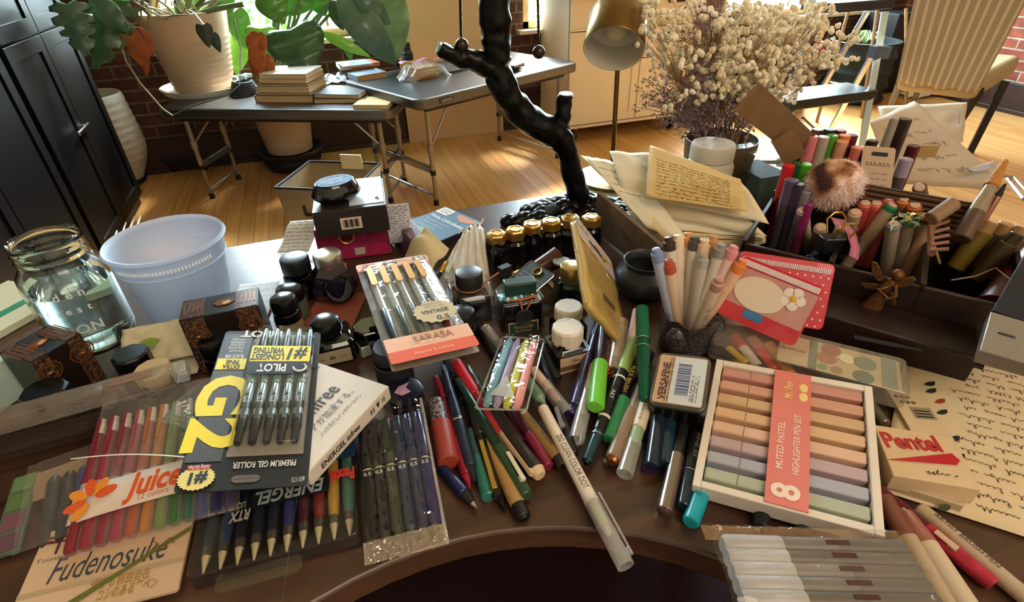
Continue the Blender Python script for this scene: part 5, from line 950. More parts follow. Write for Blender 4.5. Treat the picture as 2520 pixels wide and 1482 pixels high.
q = [P(1832, 640, Z0+.107), P(2042, 700, Z0+.10), P(1950, 850, Z0+.04), P(1752, 768, Z0+.05)]; M, w_, h_ = quadM(q); po = T('zip_pouch', 'red and clear pink zip pouch leaning on the marker cup and pen case', 'pouch', M)
MB(RED).prism(rrect(w_, h_, .006), -.002, 0).build('pouch_body', po, bev=.001); panel(po, w_*.02, h_*.0, w_*.98, h_*.25, .001, mat('#c9202e', .35), 'lower_red_band', .004); panel(po, w_*.02, h_*.25, w_*.98, h_*.84, .0004, mat('#cf9a8e', .25, c2='#c08078', nscale=12, coat=.6), 'clear_pink_front', .002)
mb = MB(mat('#efdada', .3)); [mb.box((w_*.04+k*w_*.92/52, h_*.91, .0010), (.0012, .0065, .0012)) for k in range(53)]; mb.build('zip_teeth', po); MB(film('#ffffff', .1, .05, .8, 30)).grid(lambda u, v: (u*w_, v*h_*.86, .004+.001*noise.noise(Vector((u*5, v*5, 1)))), 16, 12).build('clear_cover', po)
fl = MB(mat('#e6d2bc', .45)); fl.lathe([(0, .0008), (.024, .0008), (.024, .0018), (0, .0018)], 28, c=(w_*.38, h_*.52, 0), sx=1.15, sy=.8); fl.build('cream_oval_print', po, 'plain cream oval print')
mb = MB(mat('#f0e2d4', .45)); [mb.lathe([(0, .0013), (.006, .0013), (.0055, .0022), (0, .0022)], 14, c=(w_*.74+.0075*math.cos(a*1.2566), h_*.66+.0075*math.sin(a*1.2566), 0)) for a in range(5)]; mb.m(mat('#d9a83a', .45)); mb.lathe([(0, .0022), (.0042, .0022), (0, .0032)], 14, c=(w_*.74, h_*.66, 0)); mb.build('daisy_print', po, 'cream daisy print')
mb = MB(mat('#2f74ad', .4)); mb.prism(rrect(.022, .010, .003, 3, w_*.30, h_*.11), .0013, .0018); mb.build('blue_patch_print', po, 'blue rounded patch print')
# ---------------------------------------------------------------- clear case with palette print
M, w_, h_ = frame((1770, 790), (2250, 868), (1752, 832), (Z0+.03, Z0+.03, Z0+.03)); M.translation.z = Z0+.028; 
q = [P(1760, 790, Z0+.03), P(2250, 870, Z0+.03), P(2215, 962, Z0+.03), P(1755, 850, Z0+.03)]; M, w_, h_ = quadM(q); pc_ = T('pen_case', 'long clear plastic case with round red and green paint swatches on its card', 'case', M)
MB(film('#d9cbb8', .3, .08, .1)).prism(rrect(w_, h_, .006), -.022, .001).build('clear_case', pc_, bev=.002); panel(pc_, w_*.36, h_*.08, w_*.97, h_*.94, -.003, mat('#cbb691', .5), 'card', .002)
panel(pc_, w_*.52, h_*.08, w_*.56, h_*.94, -.0024, mat('#56706c', .5), 'grey_green_band'); panel(pc_, w_*.88, h_*.08, w_*.95, h_*.94, -.0024, mat('#7f8f8c', .5), 'grey_green_band'); panel(pc_, w_*.02, h_*.1, w_*.35, h_*.9, -.018, mat('#3a322c', .5), 'dark_tray')
for k, (x, y, r, c) in enumerate(((.63, .78, .010, '#a8463f'), (.61, .50, .010, '#b05a4c'), (.71, .62, .008, '#efe6cf'), (.80, .62, .011, '#6f8a7c'), (.66, .22, .006, '#9a7d5c'), (.79, .22, .010, '#3f6a5a'), (.59, .22, .005, '#6f8f6a'))): MB(mat(c, .5)).lathe([(0, -.0024), (r, -.0024), (r, -.0019), (0, -.0019)], 22, c=(w_*x, h_*y, 0)).build('paint_swatch', pc_)
text(pc_, 'KURETAKE', w_*.44, h_*.5, -.002, .006, INKT, wid=w_*.12)
# ---------------------------------------------------------------- tin with barcode
q = [P(1622, 868, Z0+.048), P(1762, 880, Z0+.056), P(1725, 1010, Z0+.042), P(1592, 998, Z0+.034)]; M, w_, h_ = quadM(q); tn = T('ink_pad_case', 'black rounded pad case with a barcode sticker on its clear lid', 'case', M)
MB(BLK).prism(rrect(w_, h_, .008, 5), -.024, -.002).build('case_body', tn, bev=.002); MB(film('#cfc6ba', .25, .05, .1)).prism(rrect(w_*.98, h_*.98, .007, 5, w_*.01, h_*.01), -.002, .0005).build('clear_lid', tn, bev=.0006)
panel(tn, w_*.06, h_*.05, w_*.94, h_*.94, .0008, mat('#c9a787', .5), 'printed_card', .003); panel(tn, w_*.34, h_*.06, w_*.93, h_*.92, .0013, mat('#cfd6dc', .4), 'barcode_label', .001)
mb = MB(mat('#4a5a8c', .5)); rnd = random.Random(4); y_ = h_*.22
while y_ < h_*.78: d_ = rnd.choice((.0005, .0009, .0014)); mb.box((w_*.55, y_, .0018), (w_*.24, d_, .0003)); y_ += d_+rnd.choice((.0007, .0011))
mb.build('bars', tn); mb = MB(INKT); [scribble(mb, h_*.12, h_*.6, -w_*(.72+.05*k), .0022, .0004, .0018, lambda x, y, zz: (-y, x, zz), k) for k in range(3)]; mb.build('printing', tn, recalc=False)
text(tn, 'VERSAFINE', w_*.22, h_*.45, .0015, .010, mat('#5a3a30'), wid=h_*.7, rz=math.pi/2, bold=.03); mb = MB(mat('#6a5048', .6)); [scribble(mb, h_*.08, h_*.9, -w_*(.28+.0*k)-.0025*k, .0018, .0004, .0015, lambda x, y, zz: (-y, x, zz), k+9) for k in range(2)]; mb.build('printing', tn, recalc=False)
# ---------------------------------------------------------------- highlighter set
q = [P(1763, 884, Z0+.039), P(2148, 950, Z0+.050), P(2178, 1322, Z0+.031), P(1704, 1192, Z0+.020)]; M, w_, h_ = quadM(q)
x0 = (q[1]-q[0]).length; x1 = (q[2]-q[3]).length; hs_ = T('highlighter_set', 'white tray box of eight pastel highlighters with a pink paper sleeve', 'highlighter set', M); print('hl', w_, x1, h_)
w_ = (x0+x1)/2; WB = mat('#e2d6c8', .45); f = .007
mb = MB(WB); mb.box((w_/2, h_/2, -.0165), (w_, h_, .003)); 
for (cx, cy, sx, sy) in ((f/2, h_/2, f, h_), (w_-f/2, h_/2, f, h_), (w_/2, f/2, w_-2*f, f), (w_/2, h_-f/2, w_-2*f, f)): mb.box((cx, cy, -.008), (sx, sy, .016))
mb.build('tray', hs_, bev=.0008)
sx0, sx1 = w_*.40, w_*.63; rh = (h_-2*f)/8
for k, c in enumerate(('#c88f84', '#cf9c86', '#ceaa84', '#dab28c', '#dcb59e', '#bba3a8', '#abacba', '#b0b6a4')):
    y1 = h_-f-rh*k; hl = T_ = MB(mat(c, .45)).box((w_/2, y1-rh*.36, -.0085), (w_-2*f-.002, rh*.66, .012)).m(mat(c, .45)).build('highlighter', hs_, bev=.0015)
    MB(mat('#6a5a50', .5)).box((f+(w_-2*f)*.22, y1-rh*.36, -.0023), (.0004, rh*.66, .0003)).build('cap_line', hl)
slv = MB(mat('#df8079', .5)).box(((sx0+sx1)/2, h_/2, .0008), (sx1-sx0, h_-2*f*.3, .0012)).build('paper_sleeve', hs_, 'coral pink paper sleeve'); CW = mat('#f0dccf', .5); XM = (sx0+sx1)/2
text(slv, '8', XM, h_*.10, .0018, .030, CW, rz=math.pi/2, bold=.03); text(slv, 'MUTED PASTEL', XM-.007, h_*.40, .0018, .008, CW, rz=math.pi/2, wid=h_*.33, bold=.01); text(slv, 'HIGHLIGHTER PEN SET', XM+.006, h_*.43, .0018, .008, CW, rz=math.pi/2, wid=h_*.42, bold=.01); text(slv, 'Mr. Pen', XM-.003, h_*.83, .0018, .011, mat('#f0d48c'), rz=math.pi/2, wid=h_*.14, bold=.01)
mb = MB(mat('#f0d48c', .5)); [mb.lathe([(0, .0016), (.0038, .0016), (0, .0019)], 12, c=(XM+.010, h_*.83+s_*.006, 0), sy=1.5) for s_ in (-1, 1)]; mb.build('moustache_emblem', slv)
# ---------------------------------------------------------------- slim pack of four pastel pens
q = [P(1236, 832, Z0+.024), P(1332, 832, Z0+.028), P(1302, 1024, Z0+.045), P(1172, 1000, Z0+.045)]; M, w_, h_ = quadM(q); ml = T('pen_packet', 'slim clear sleeve with four pastel pens: blue, lilac, yellow, pink', 'pen packet', M)

for k, c in enumerate(('#7fb0bd', '#a994b4', '#cfc840', '#e88f90')):
    mb = MB(mat(c, .35)); mb.M = Matrix.Translation((w_*(.2+.2*k), 0, .001)) @ Matrix.Rotation(-math.pi/2, 4, 'X'); mb.lathe([(.0032, .006), (.0035, .010), (.0046, .012), (.0046, h_*.88), (.003, h_*.91), (.0025, h_*.95), (0, h_*.955)], 14); mb.build('highlighter', ml)
MB(film('#f4f4f4', .08, .06, .7, 50)).grid(lambda u, v: (u*w_, v*h_, .001+.006*math.sin(math.pi*u)**.4+.0006*noise.noise(Vector((u*6, v*12, 3)))), 14, 24).build('clear_sleeve', ml, recalc=False); MB(film('#e8e6da', .35, .1, 0)).tube([(x, y, 0) for x, y in rrect(w_, h_, .004)]+[(w_, .005, 0)], .0011, 6).build('welded_edge', ml)
MB(film('#ffffff', .5, .1, .3)).prism([(w_*.45, h_*.35), (w_*.75, h_*.08), (w_*.25, h_*.10)], .0078, .0081).build('clear_sticker', ml)
# ---------------------------------------------------------------- big black pen blister
M, w_, h_ = frame((757, 1195), (424, 1216), (775, 818), (Z0+.049, Z0+.070, Z0+.050)); g2 = T('pen_blister_pack', 'large black and clear blister card of retractable black pens with yellow lettering', 'pen packet', M)
CK = mat('#1b1c22', .3); YL = mat('#e8d21e', .4); GW = mat('#d8d8d4', .4); Y = lambda f: h_*(1-f)
MB(CK).prism(rrect(w_, h_, .005), -.0008, 0).build('card', g2)
xb0, xb1 = w_*.06, w_*.68
panel(g2, xb0, Y(.16), xb1, Y(.97), .0002, mat('#8f8578', .35), 'grey_window'); panel(g2, w_*.71, Y(.14), w_*.99, Y(.97), .0002, mat('#4a4c52', .35), 'grey_side_panel')
text(g2, 'PILOT', w_*.62, Y(.975), .0009, .016, GW, wid=w_*.42, bold=.04)
MB(film('#e8ecf0', .06, .05, .15)).rings([[(x, y, z) for x, y in rrect(xb1-xb0-2*i_, h_*.83-2*i_, .006, 3, xb0+i_, h_*.005+i_)] for z, i_ in ((.0006, 0), (.010, .002), (.012, .004))], False, True).build('blister', g2)
def g2pen(x, y0, y1):
    """clicker towards the hang hole at y0, tip at y1"""
    L_ = abs(y1-y0); s_ = 1 if y1 > y0 else -1; mb = MB(mat('#1a1a1c', .25)); mb.M = Matrix.Translation((x, y0, .0062)) @ Matrix.Rotation(-s_*math.pi/2, 4, 'X')
    mb.m(mat('#26272b', .3)).lathe([(.0028, 0), (.0035, .002), (.0035, .014), (.0044, .016), (.0046, L_*.30), (.0044, L_*.32)], 14)
    mb.m(mat('#8fa0a4', .08, .3)).lathe([(.0047, L_*.32), (.0047, L_*.74), (.0044, L_*.75)], 14); mb.m(mat('#26272b', .3)).lathe([(.0049, L_*.40), (.0049, L_*.50), (.0046, L_*.51)], 14)
    mb.m(mat('#9fb8b4', .1, .5)).lathe([(.0046, L_*.76), (.0044, L_*.86), (.0026, L_*.95), (.0022, L_), (0, L_)], 14)
    o = mb.build('gel_pen', g2); mb = MB(mat('#5f6c70', .15, .5)); mb.box((x, y0+s_*L_*.42, .0112), (.003, L_*.34, .0012)); text(o, 'G2', x, y0+s_*L_*.5, .0121, .006, GW, rz=math.pi/2, wid=.008); mb.build('pen_clip', o); return o
for k in range(5): g2pen(xb0+(xb1-xb0)*(.13+.187*k), Y(.20), Y(.66))
for k in range(5):
    x = xb0+(xb1-xb0)*(.08+.187*k); mb = MB(mat('#1d1e22', .3)); mb.M = Matrix.Translation((x, h_, .0062)) @ Matrix.Rotation(math.pi/2, 4, 'X'); mb.lathe([(.0046, h_*.78), (.0047, h_*.90), (.0044, h_*.905)], 14); mb.m(mat('#a8c8c4', .1, .5)).lathe([(.0042, h_*.905), (.0030, h_*.95), (.0022, h_*.975), (0, h_*.98)], 14); mb.build('gel_pen', g2, 'pen of the far row, tip only')
panel(g2, xb0+.002, Y(.68), xb1-.002, Y(.80), .0126, YL, 'yellow_band', .002); panel(g2, xb0+.003, Y(.59), xb1-.002, Y(.68), .0128, CK, 'black_band', .002)
XC = (xb0+xb1)/2; text(g2, 'PILOT', XC+.006, Y(.635), .0134, .016, GW, wid=w_*.27, bold=.03); mb = MB(GW); mb.tube([(XC-w_*.20+.006*math.cos(a*.4), Y(.635)+.006*math.sin(a*.4), .0133) for a in range(11)], .0011, 5); mb.build('round_emblem', g2)
text(g2, '#1', xb0+.015, Y(.74), .0131, .026, INKT, wid=.020, bold=.03, shear=.2); text(g2, 'LONGEST', XC+.012, Y(.715), .0131, .013, INKT, wid=w_*.32, bold=.04); text(g2, 'WRITING', XC+.012, Y(.765), .0131, .013, INKT, wid=w_*.30, bold=.04)
text(g2, 'G2', w_*.845, Y(.42), .0008, .060, YL, rz=math.pi/2, wid=h_*.46, bold=.035, name='yellow_lettering')
panel(g2, w_*.71, Y(.69), w_*.985, Y(.77), .0007, YL, 'extra_fine_panel'); text(g2, 'EXTRA', w_*.84, Y(.71), .0012, .009, INKT, wid=w_*.16, bold=.04); text(g2, 'FINE', w_*.84, Y(.745), .0012, .009, INKT, wid=w_*.12, bold=.04); text(g2, 'BLACK INK', w_*.84, Y(.79), .0008, .008, GW, wid=w_*.18, bold=.02)
text(g2, 'PREMIUM GEL ROLLER', w_*.36, Y(.115), .0009, .009, GW, wid=w_*.50, bold=.02); text(g2, '#31173', w_*.08, Y(.03), .0009, .007, GW, wid=w_*.1)
mb = MB(mat('#dcc878', .4)); mb.prism([(w_*.86+.013*(1+.05*math.cos(a*3.14))*math.cos(a*.1309), Y(.06)+.0115*(1+.05*math.cos(a*3.14))*math.sin(a*.1309)) for a in range(48)], .0008, .0013); bdg = mb.build('seal_badge', g2, 'gold round seal'); text(bdg, '#1', w_*.86, Y(.06), .0017, .016, INKT, wid=.013, bold=.04); MB(mat('#b03030', .5)).prism([(w_*.78, Y(.1)), (w_*.94, Y(.1)), (w_*.95, Y(.12)), (w_*.77, Y(.12))], .0014, .0017).build('red_ribbon', bdg); text(bdg, 'Selling Gel Pen', w_*.86, Y(.11), .002, .006, GW, wid=w_*.15)
panel(g2, w_*.38, Y(.03), w_*.60, Y(.065), .0003, mat('#5f5048', .5), 'hang_hole', .004)
for k in range(5): text(g2, ('Smooth', 'Long lasting', 'quick drying', 'refillable', 'comfort grip')[k], w_*.84, Y(.83+.023*k), .0007, .006, GW, wid=w_*(.13+.02*(k % 2)))
# ---------------------------------------------------------------- white box
q = [P(940, 905, Z0+.06), P(955, 960, Z0+.06), P(800, 1195, Z0+.055), P(752, 1166, Z0+.055)]
M, w_, h_ = frame((760, 1165), (952, 950), (700, 1010), (Z0+.05, Z0+.052, Z0+.05)); 
c = [P(757, 1165, Z0+.048), P(957, 950, Z0+.048), P(800, 865, Z0+.048)]; x_ = (c[1]-c[0]); w_ = x_.length; x_.normalize(); y_ = Vector((0, 0, 1)).cross(x_); h_ = .135; M = Matrix((x_, y_, Vector((0, 0, 1)))).transposed().to_4x4(); M.translation = c[0]
wbx = T('pen_box', 'white carton with radiating grey lines and black lettering under the blister pack', 'box', M); WBX = mat('#d8cdbf', .5)
MB(WBX).prism([(0, 0), (w_, 0), (w_, h_), (0, h_)], -.017, 0).build('carton', wbx, bev=.001); mb = MB(mat('#b4aba0', .5)); 
for k in range(40): a = k*.157; mb.ribbon([(w_*.45, h_*.45, .0003), (w_*.45+min(.06, .03+.03*(k % 3))*math.cos(a), h_*.45+.05*math.sin(a), .0003)], .00025)
mb.build('ray_lines', wbx); panel(wbx, w_*.52, h_*.62, w_*.96, h_*.98, .0002, mat('#8f979c', .3), 'clear_window', label='grey see-through window'); mb = MB(mat('#4a5054', .3)); [mb.tube([(w_*(.56+.06*k), h_*.64, .0012), (w_*(.56+.06*k), h_*.96, .0012)], .002, 6) for k in range(7)]; mb.build('pens_in_window', wbx)
text(wbx, 'ENERGEL', w_*.25, h_*.36, .0005, .012, INKT, wid=w_*.38, bold=.05); text(wbx, 'infree', w_*.62, h_*.36, .0005, .024, INKT, wid=w_*.36, bold=.01); text(wbx, 'アイデアが加速する。', w_*.48, h_*.22, .0005, .010, mat('#4a4a4a'), wid=w_*.72); text(wbx, 'ノック式ゲルインキボールペン', w_*.56, h_*.13, .0005, .006, mat('#4a4a4a'), wid=w_*.5)
mb = MB(mat('#4f6a70')); mb.prism([(w_*.46, h_*.50), (w_*.49, h_*.44), (w_*.50, h_*.50)], .0003, .0006); mb.build('triangle_mark', wbx)
text(wbx, 'ENERGEL infree', 0, 0, 0, .009, INKT, wid=w_*.45, M=Matrix.Translation((w_*.35, -.0004, -.0085)) @ RX, bold=.02); text(wbx, '0.5  ▼  10', 0, 0, 0, .008, INKT, wid=w_*.2, M=Matrix.Translation((w_*.82, -.0004, -.0085)) @ RX, bold=.02)
# ---------------------------------------------------------------- clear case, lettering upside down to the viewer
x_ = (P(455, 1400, Z0+.018)-P(885, 1290, Z0+.018)); w_ = x_.length*.99; x_.normalize(); y_ = Vector((0, 0, 1)).cross(x_); h_ = .115; M = Matrix((x_, y_, Vector((0, 0, 1)))).transposed().to_4x4(); M.translation = P(885, 1312, Z0+.018)-y_*h_
ec = T('pen_case', 'clear case of gel pens with dark blue lettering upside down, at the front edge', 'pen case', M); Y = lambda f: h_*(1-f)
MB(mat('#2a221e', .5)).prism(rrect(w_, h_, .006), -.016, -.0145).build('inner_tray', ec)
for k, c in enumerate(('#3a6a5c', '#b08a3a', '#7a2a2a', '#4a2030', '#3a3a6a', '#282c34', '#262a30', '#20242c', '#33405a', '#2a3440')):
    x = w_*(.07+.095*k); mb = MB(mat(c, .3)); mb.M = Matrix.Translation((x, h_, -.0085)) @ Matrix.Rotation(math.pi/2, 4, 'X'); mb.m(mat('#d8c9a8', .15, .6)).lathe([(.0008, .006), (.0022, .013), (.0036, .020)], 10); mb.m(mat('#5a544c', .2, .3)).lathe([(.0038, .020), (.0044, .028)], 10); mb.m(mat(c, .3)).lathe([(.0042, .028), (.005, .045), (.005, h_-.002)], 12); mb.build('gel_pen', ec)
MB(film('#dcd8d4', .10, .06, .2)).prism(rrect(w_, h_, .006), -.0165, -.0005).build('clear_case', ec, bev=.002)
panel(ec, w_*.0, Y(.72), w_*1.0, Y(.88), .0001, mat('#1d3a52', .3), 'blue_strip'); LB_ = mat('#9fb4c4', .4); text(ec, 'Ultra Smooth · Quick Dry Ink', w_*.33, Y(.80), .0006, .011, LB_, wid=w_*.62, shear=.2, bold=.01)
mb = MB(mat('#10181f', .4)); mb.prism(rrect(w_*.50, h_*.17, .003, 3, w_*.18, Y(.60)), .0001, .0004); mb.build('logo_plate', ec); text(ec, 'ENERGEL', w_*.43, Y(.515), .0008, .019, mat('#9aa4a8', .3), wid=w_*.44, shear=.2, bold=.03); text(ec, 'Pentel', w_*.09, Y(.56), .0004, .018, mat('#c93a34', .4), wid=w_*.16, bold=.05)
text(ec, 'RTX', w_*.73, Y(.40), .0004, .014, mat('#a8a294', .4), wid=w_*.13, shear=.2, bold=.04); text(ec, 'LIQUID GEL PEN', w_*.83, Y(.49), .0004, .009, mat('#a8a294', .4), wid=w_*.24, bold=.02)
MB(film('#e8e0d4', .12, .05, 0)).prism(rrect(.065, .016, .006, 4, w_*.35, h_-.001), -.009, -.007).build('hang_tab', ec)
# ---------------------------------------------------------------- clear cellophane pack of dark pens
q = [P(875, 1010, Z0+.028), P(1035, 990, Z0+.028), P(1102, 1330, Z0+.014), P(905, 1398, Z0+.014)]; M, w_, h_ = quadM(q); ck = T('pen_packet', 'cellophane packet of dark blue and black pens left of the loose pens', 'pen packet', M)
for k, c in enumerate(('#1c1c20', '#1a1b1e', '#33362f', '#232a45', '#2a2c4a', '#332f55')):
    x = w_*(.10+.16*k); mb = MB(mat(c, .25)); mb.M = Matrix.Translation((x, 0, -.001)) @ Matrix.Rotation(-math.pi/2, 4, 'X'); mb.lathe([(.003, h_*.10), (.0058, h_*.14), (.0061, h_*.53)], 14); mb.m(mat('#c4bcae', .2, .8)).lathe([(.0056, h_*.53), (.0056, h_*.545)], 14); mb.m(mat(c, .2)).lathe([(.0062, h_*.55), (.0062, h_*.88), (.004, h_*.90), (0, h_*.905)], 14); o = mb.build('marker', ck)
    MB(mat(c, .3)).box((x, h_*.74, .0058), (.003, h_*.2, .0012)).build('pen_clip', o); text(o, '0.5', x, h_*.50, .0054, .005, GW, wid=.006)
MB(film('#efe6dc', .13, .06, 1, 70)).grid(lambda u, v: (u*w_, v*h_, .0055*math.sin(math.pi*u)**.3+.002*noise.noise(Vector((u*10, v*16, 6)))+.0008*math.sin(u*38)), 34, 50).build('cellophane', ck, recalc=False)
MB(film('#f0d8c4', .5, .12, 1, 90)).grid(lambda u, v: (u*w_*1.04-.001, -.002+v*h_*.12, .003+.003*noise.noise(Vector((u*22, v*9, 2)))), 34, 8).build('crinkled_end', ck, recalc=False); MB(film('#f0e8e0', .5, .1, .5)).tube([(w_*1.0, h_*y/20, .001+.001*math.sin(y)) for y in range(21)], .0016, 5).build('film_fold', ck)
# ---------------------------------------------------------------- twelve-colour pouch
q = [P(240, 1010, Z0+.032), P(560, 945, Z0+.045), P(600, 1270, Z0+.012), P(130, 1400, Z0+.010)]
q = [P(232, 985, Z0+.034), P(560, 945, Z0+.040), P(602, 1262, Z0+.012), P(150, 1385, Z0+.012)]; M, w_, h_ = quadM(q); w_ = (q[2]-q[3]).length*.98; Mj = M.copy(); Mj.translation = q[3]; jp_ = T('pen_pouch', 'clear pouch of twelve coloured pens with a white band and orange leaf emblem', 'pen packet', Mj); print('juice', w_, h_)
JC = ('#7c2430', '#8c2c3a', '#84303e', '#96404c', '#a4563c', '#b0743c', '#6f8450', '#3f6a3c', '#34604a', '#54547c', '#2c2c54', '#4c3e5a')
for k, c in enumerate(JC):
    x = w_*(.05+.082*k); mb = MB(mat(c, .3)); mb.M = Matrix.Translation((x, 0, .003)) @ Matrix.Rotation(-math.pi/2, 4, 'X'); mb.lathe([(.0042, .004), (.0048, .008), (.0048, h_*.26), (.0046, h_*.27)], 12); mb.m(mat('#c9b0a8', .15, trans=.3)).lathe([(.0046, h_*.27), (.0046, h_*.40)], 12); mb.m(mat(c, .25)).lathe([(.0047, h_*.40), (.0047, h_*.72), (.0044, h_*.73)], 12)
    mb.m(mat('#d8c4bc', .15)).lathe([(.0045, h_*.73), (.004, h_*.80), (.003, h_*.805), (.003, h_*.84), (0, h_*.845)], 10); o = mb.build('gel_pen', jp_); MB(mat(c, .3)).box((x, h_*.70, .0088), (.0028, h_*.24, .001)).build('pen_clip', o)
MB(film('#e9dcd6', .2, .10, .7, 35)).grid(lambda u, v: (u*w_, v*h_*.98, .0085*math.sin(math.pi*u)**.25*math.sin(math.pi*min(.97, v+.02))**.2+.001*noise.noise(Vector((u*8, v*8, 2)))), 30, 24).build('clear_pouch', jp_, recalc=False)
JB = mat('#dccabc', .5); MB(JB).grid(lambda u, v: (u*w_, h_*(.17+.20*v), .0098*math.sin(math.pi*min(.98, max(.02, u)))**.25+.0008), 24, 3).build('white_band', jp_, recalc=False, thick=.0004); OR = mat('#d9541e', .45)
text(jp_, 'Juice', w_*.50, h_*.285, .0112, .030, OR, wid=w_*.34, shear=.25, bold=.03); text(jp_, '12 colors', w_*.50, h_*.205, .0112, .008, mat('#b8745a'), wid=w_*.18)
mb = MB(OR)
for k, a in enumerate((100, 60, 20, 150, 200, 240)):
    a = math.radians(a); cx, cy = w_*.13+.012*math.cos(a), h_*.275+.012*math.sin(a); mb.m(mat(('#d9541e', '#e08a2c')[k % 2], .45)); mb.prism([(cx+.0085*math.cos(t_)*math.cos(a)-.0045*math.sin(t_)*math.sin(a), cy+.0085*math.cos(t_)*math.sin(a)+.0045*math.sin(t_)*math.cos(a)) for t_ in [i*.5236 for i in range(12)]], .0108, .0112)
mb.build('leaf_emblem', jp_, 'orange leaf emblem')
c_ = [P(175, 1130, Z0+.05), P(225, 1025, Z0+.055), P(470, 985, Z0+.06), P(500, 1130, Z0+.05)]
fl_ = T('plastic_flap', 'curved clear plastic flap standing up over the coloured pens', 'flap', c_[0]); o_ = c_[0]; MB(film('#e8f0f2', .08, .04, .1)).grid(lambda u, v: c_[0].lerp(c_[3], u).lerp(c_[1].lerp(c_[2], u), v)-o_+Vector((0, 0, .012*math.sin(math.pi*u))), 20, 10).build('sheet', fl_, recalc=False); mb = MB(mat('#e2e6e2', .2)); mb.tube([c_[0].lerp(c_[3], i/20)-o_+Vector((0, 0, .012*math.sin(math.pi*i/20)-.006*math.sin(math.pi*i/20))) for i in range(21)], .0006, 5); mb.build('edge', fl_)
c_ = [P(390, 1045, Z0+.045), P(410, 1020, Z0+.055), P(520, 930, Z0+.055), P(470, 1065, Z0+.045)]; fl2 = T('plastic_flap', 'small ridged clear plastic flap left of the blister card', 'flap', c_[0]); o2 = c_[0]
MB(film('#dfeaf2', .25, .06, .5, 60)).grid(lambda u, v: c_[0].lerp(c_[3], u).lerp(c_[1].lerp(c_[2], u), v)-o2+Vector((0, 0, .006*math.sin(math.pi*u)+.0008*math.sin(v*60))), 12, 30).build('sheet', fl2, recalc=False)
# ---------------------------------------------------------------- brush pen card bottom left
c0, c1 = P(135, 1300, Z0+.012), P(438, 1250, Z0+.012); x_ = (P(440, 1400, Z0+.010)-P(60, 1475, Z0+.010)).normalized()
q = [P(120, 1310, Z0+.013), P(440, 1240, Z0+.013), P(440, 1482, Z0+.006), P(20, 1482, Z0+.006)]; q[2] = P(436, 1480, Z0+.008); q[3] = P(10, 1530, Z0+.008); M, w_, h_ = quadM(q); fd = T('brush_pen_card', 'cream card with dragonfly emblem and brush lettering at the bottom left corner', 'card', M)
w_ = (q[1]-q[3]).length*.93; FC = mat('#c9a988', .55, c2='#d4b494', nscale=8); MB(FC).prism(rrect(w_, h_*1.0, .003), -.003, 0).build('card', fd); panel(fd, 0, h_*.30, w_, h_*.34, .0002, mat('#b59a78'), 'fold_line'); BB = mat('#3c4552', .5)
text(fd, 'Fudenosuke', w_*.50, h_*.50, .0005, .030, BB, wid=w_*.72, shear=.25, name='brush_lettering'); text(fd, '細字も自由自在', w_*.62, h_*.25, .0005, .010, mat('#a5813a'), wid=w_*.36, bold=.02); text(fd, 'コシのある筆ペン', w_*.68, h_*.13, .0005, .010, mat('#a5813a'), wid=w_*.36, bold=.02)
mb = MB(mat('#6f7038', .5)); 
for k in range(7): mb.ribbon([(w_*(.30+.10*i), h_*(.05+.085*i+.03*math.sin(k)+.012*k*(1-i/8)), .0006+.0001*k) for i in range(8)], .0012)
mb.m(mat('#8a4a30', .5)); mb.ribbon([(w_*(.75+.02*i), h_*(.55+.04*math.sin(i*1.3)), .0012) for i in range(9)], .0008); mb.build('grass_drawing', fd)
mb = MB(mat('#5c2f26', .5)); cx, cy = w_*.13, h_*.86; mb.tube([(cx, cy-.012, .0006), (cx, cy+.008, .0006)], .0009, 5)
for s_ in (-1, 1):
    for dy in (.003, -.001): mb.prism([(cx, cy+dy), (cx+s_*.012, cy+dy+.003), (cx+s_*.013, cy+dy), (cx+s_*.002, cy+dy-.001)], .0003, .0006)
mb.build('dragonfly_emblem', fd); text(fd, 'Tombow', cx+.002, cy-.016, .0004, .005, mat('#7a5a4c'), wid=.03)
# packs on the left edge
q = [P(75, 1175, Z0+.018), P(225, 1120, Z0+.022), P(180, 1320, Z0+.010), P(40, 1380, Z0+.008)]; M, w_, h_ = quadM(q); lpk = T('pen_packet', 'clear packet with black and blue pens left of the coloured pouch', 'pen packet', M)
panel(lpk, 0, h_*.7, w_, h_*1.08, -.006, mat('#9a8068', .6), 'header_card', .002)
for k, c in enumerate(('#34363a', '#222429', '#2c3880')):
    mb = MB(mat(c, .25)); x = w_*(.45+.27*k); mb.M = Matrix.Translation((x, 0, -.001)) @ Matrix.Rotation(-math.pi/2, 4, 'X'); mb.lathe([(.003, -.005), (.0055, .004), (.006, h_*.80), (.004, h_*.86), (0, h_*.87)], 12); mb.build('marker', lpk)
MB(film('#d8ccc4', .15, .06, 1, 50)).grid(lambda u, v: (u*w_*1.15, v*h_*1.1, .006+.002*noise.noise(Vector((u*6, v*9, 1)))), 14, 16).build('cellophane', lpk, recalc=False)
q = [P(20, 1180, Z0+.012), P(85, 1165, Z0+.012), P(60, 1350, Z0+.008), P(-10, 1370, Z0+.008)]; M, w_, h_ = quadM(q); sg = T('pen_packet', 'strip packet with green and mauve swatches at the left frame edge', 'pen packet', M); MB(mat('#5a6a58', .5)).prism(rrect(w_, h_, .002), -.003, 0).build('backing', sg)
for k, c in enumerate(('#6a8a5c', '#5c7a4a', '#7a5060', '#6a4a55')): panel(sg, w_*.1, h_*(.78-.25*k), w_*.9, h_*(.98-.25*k), .0003, mat(c, .4), 'colour_swatch')
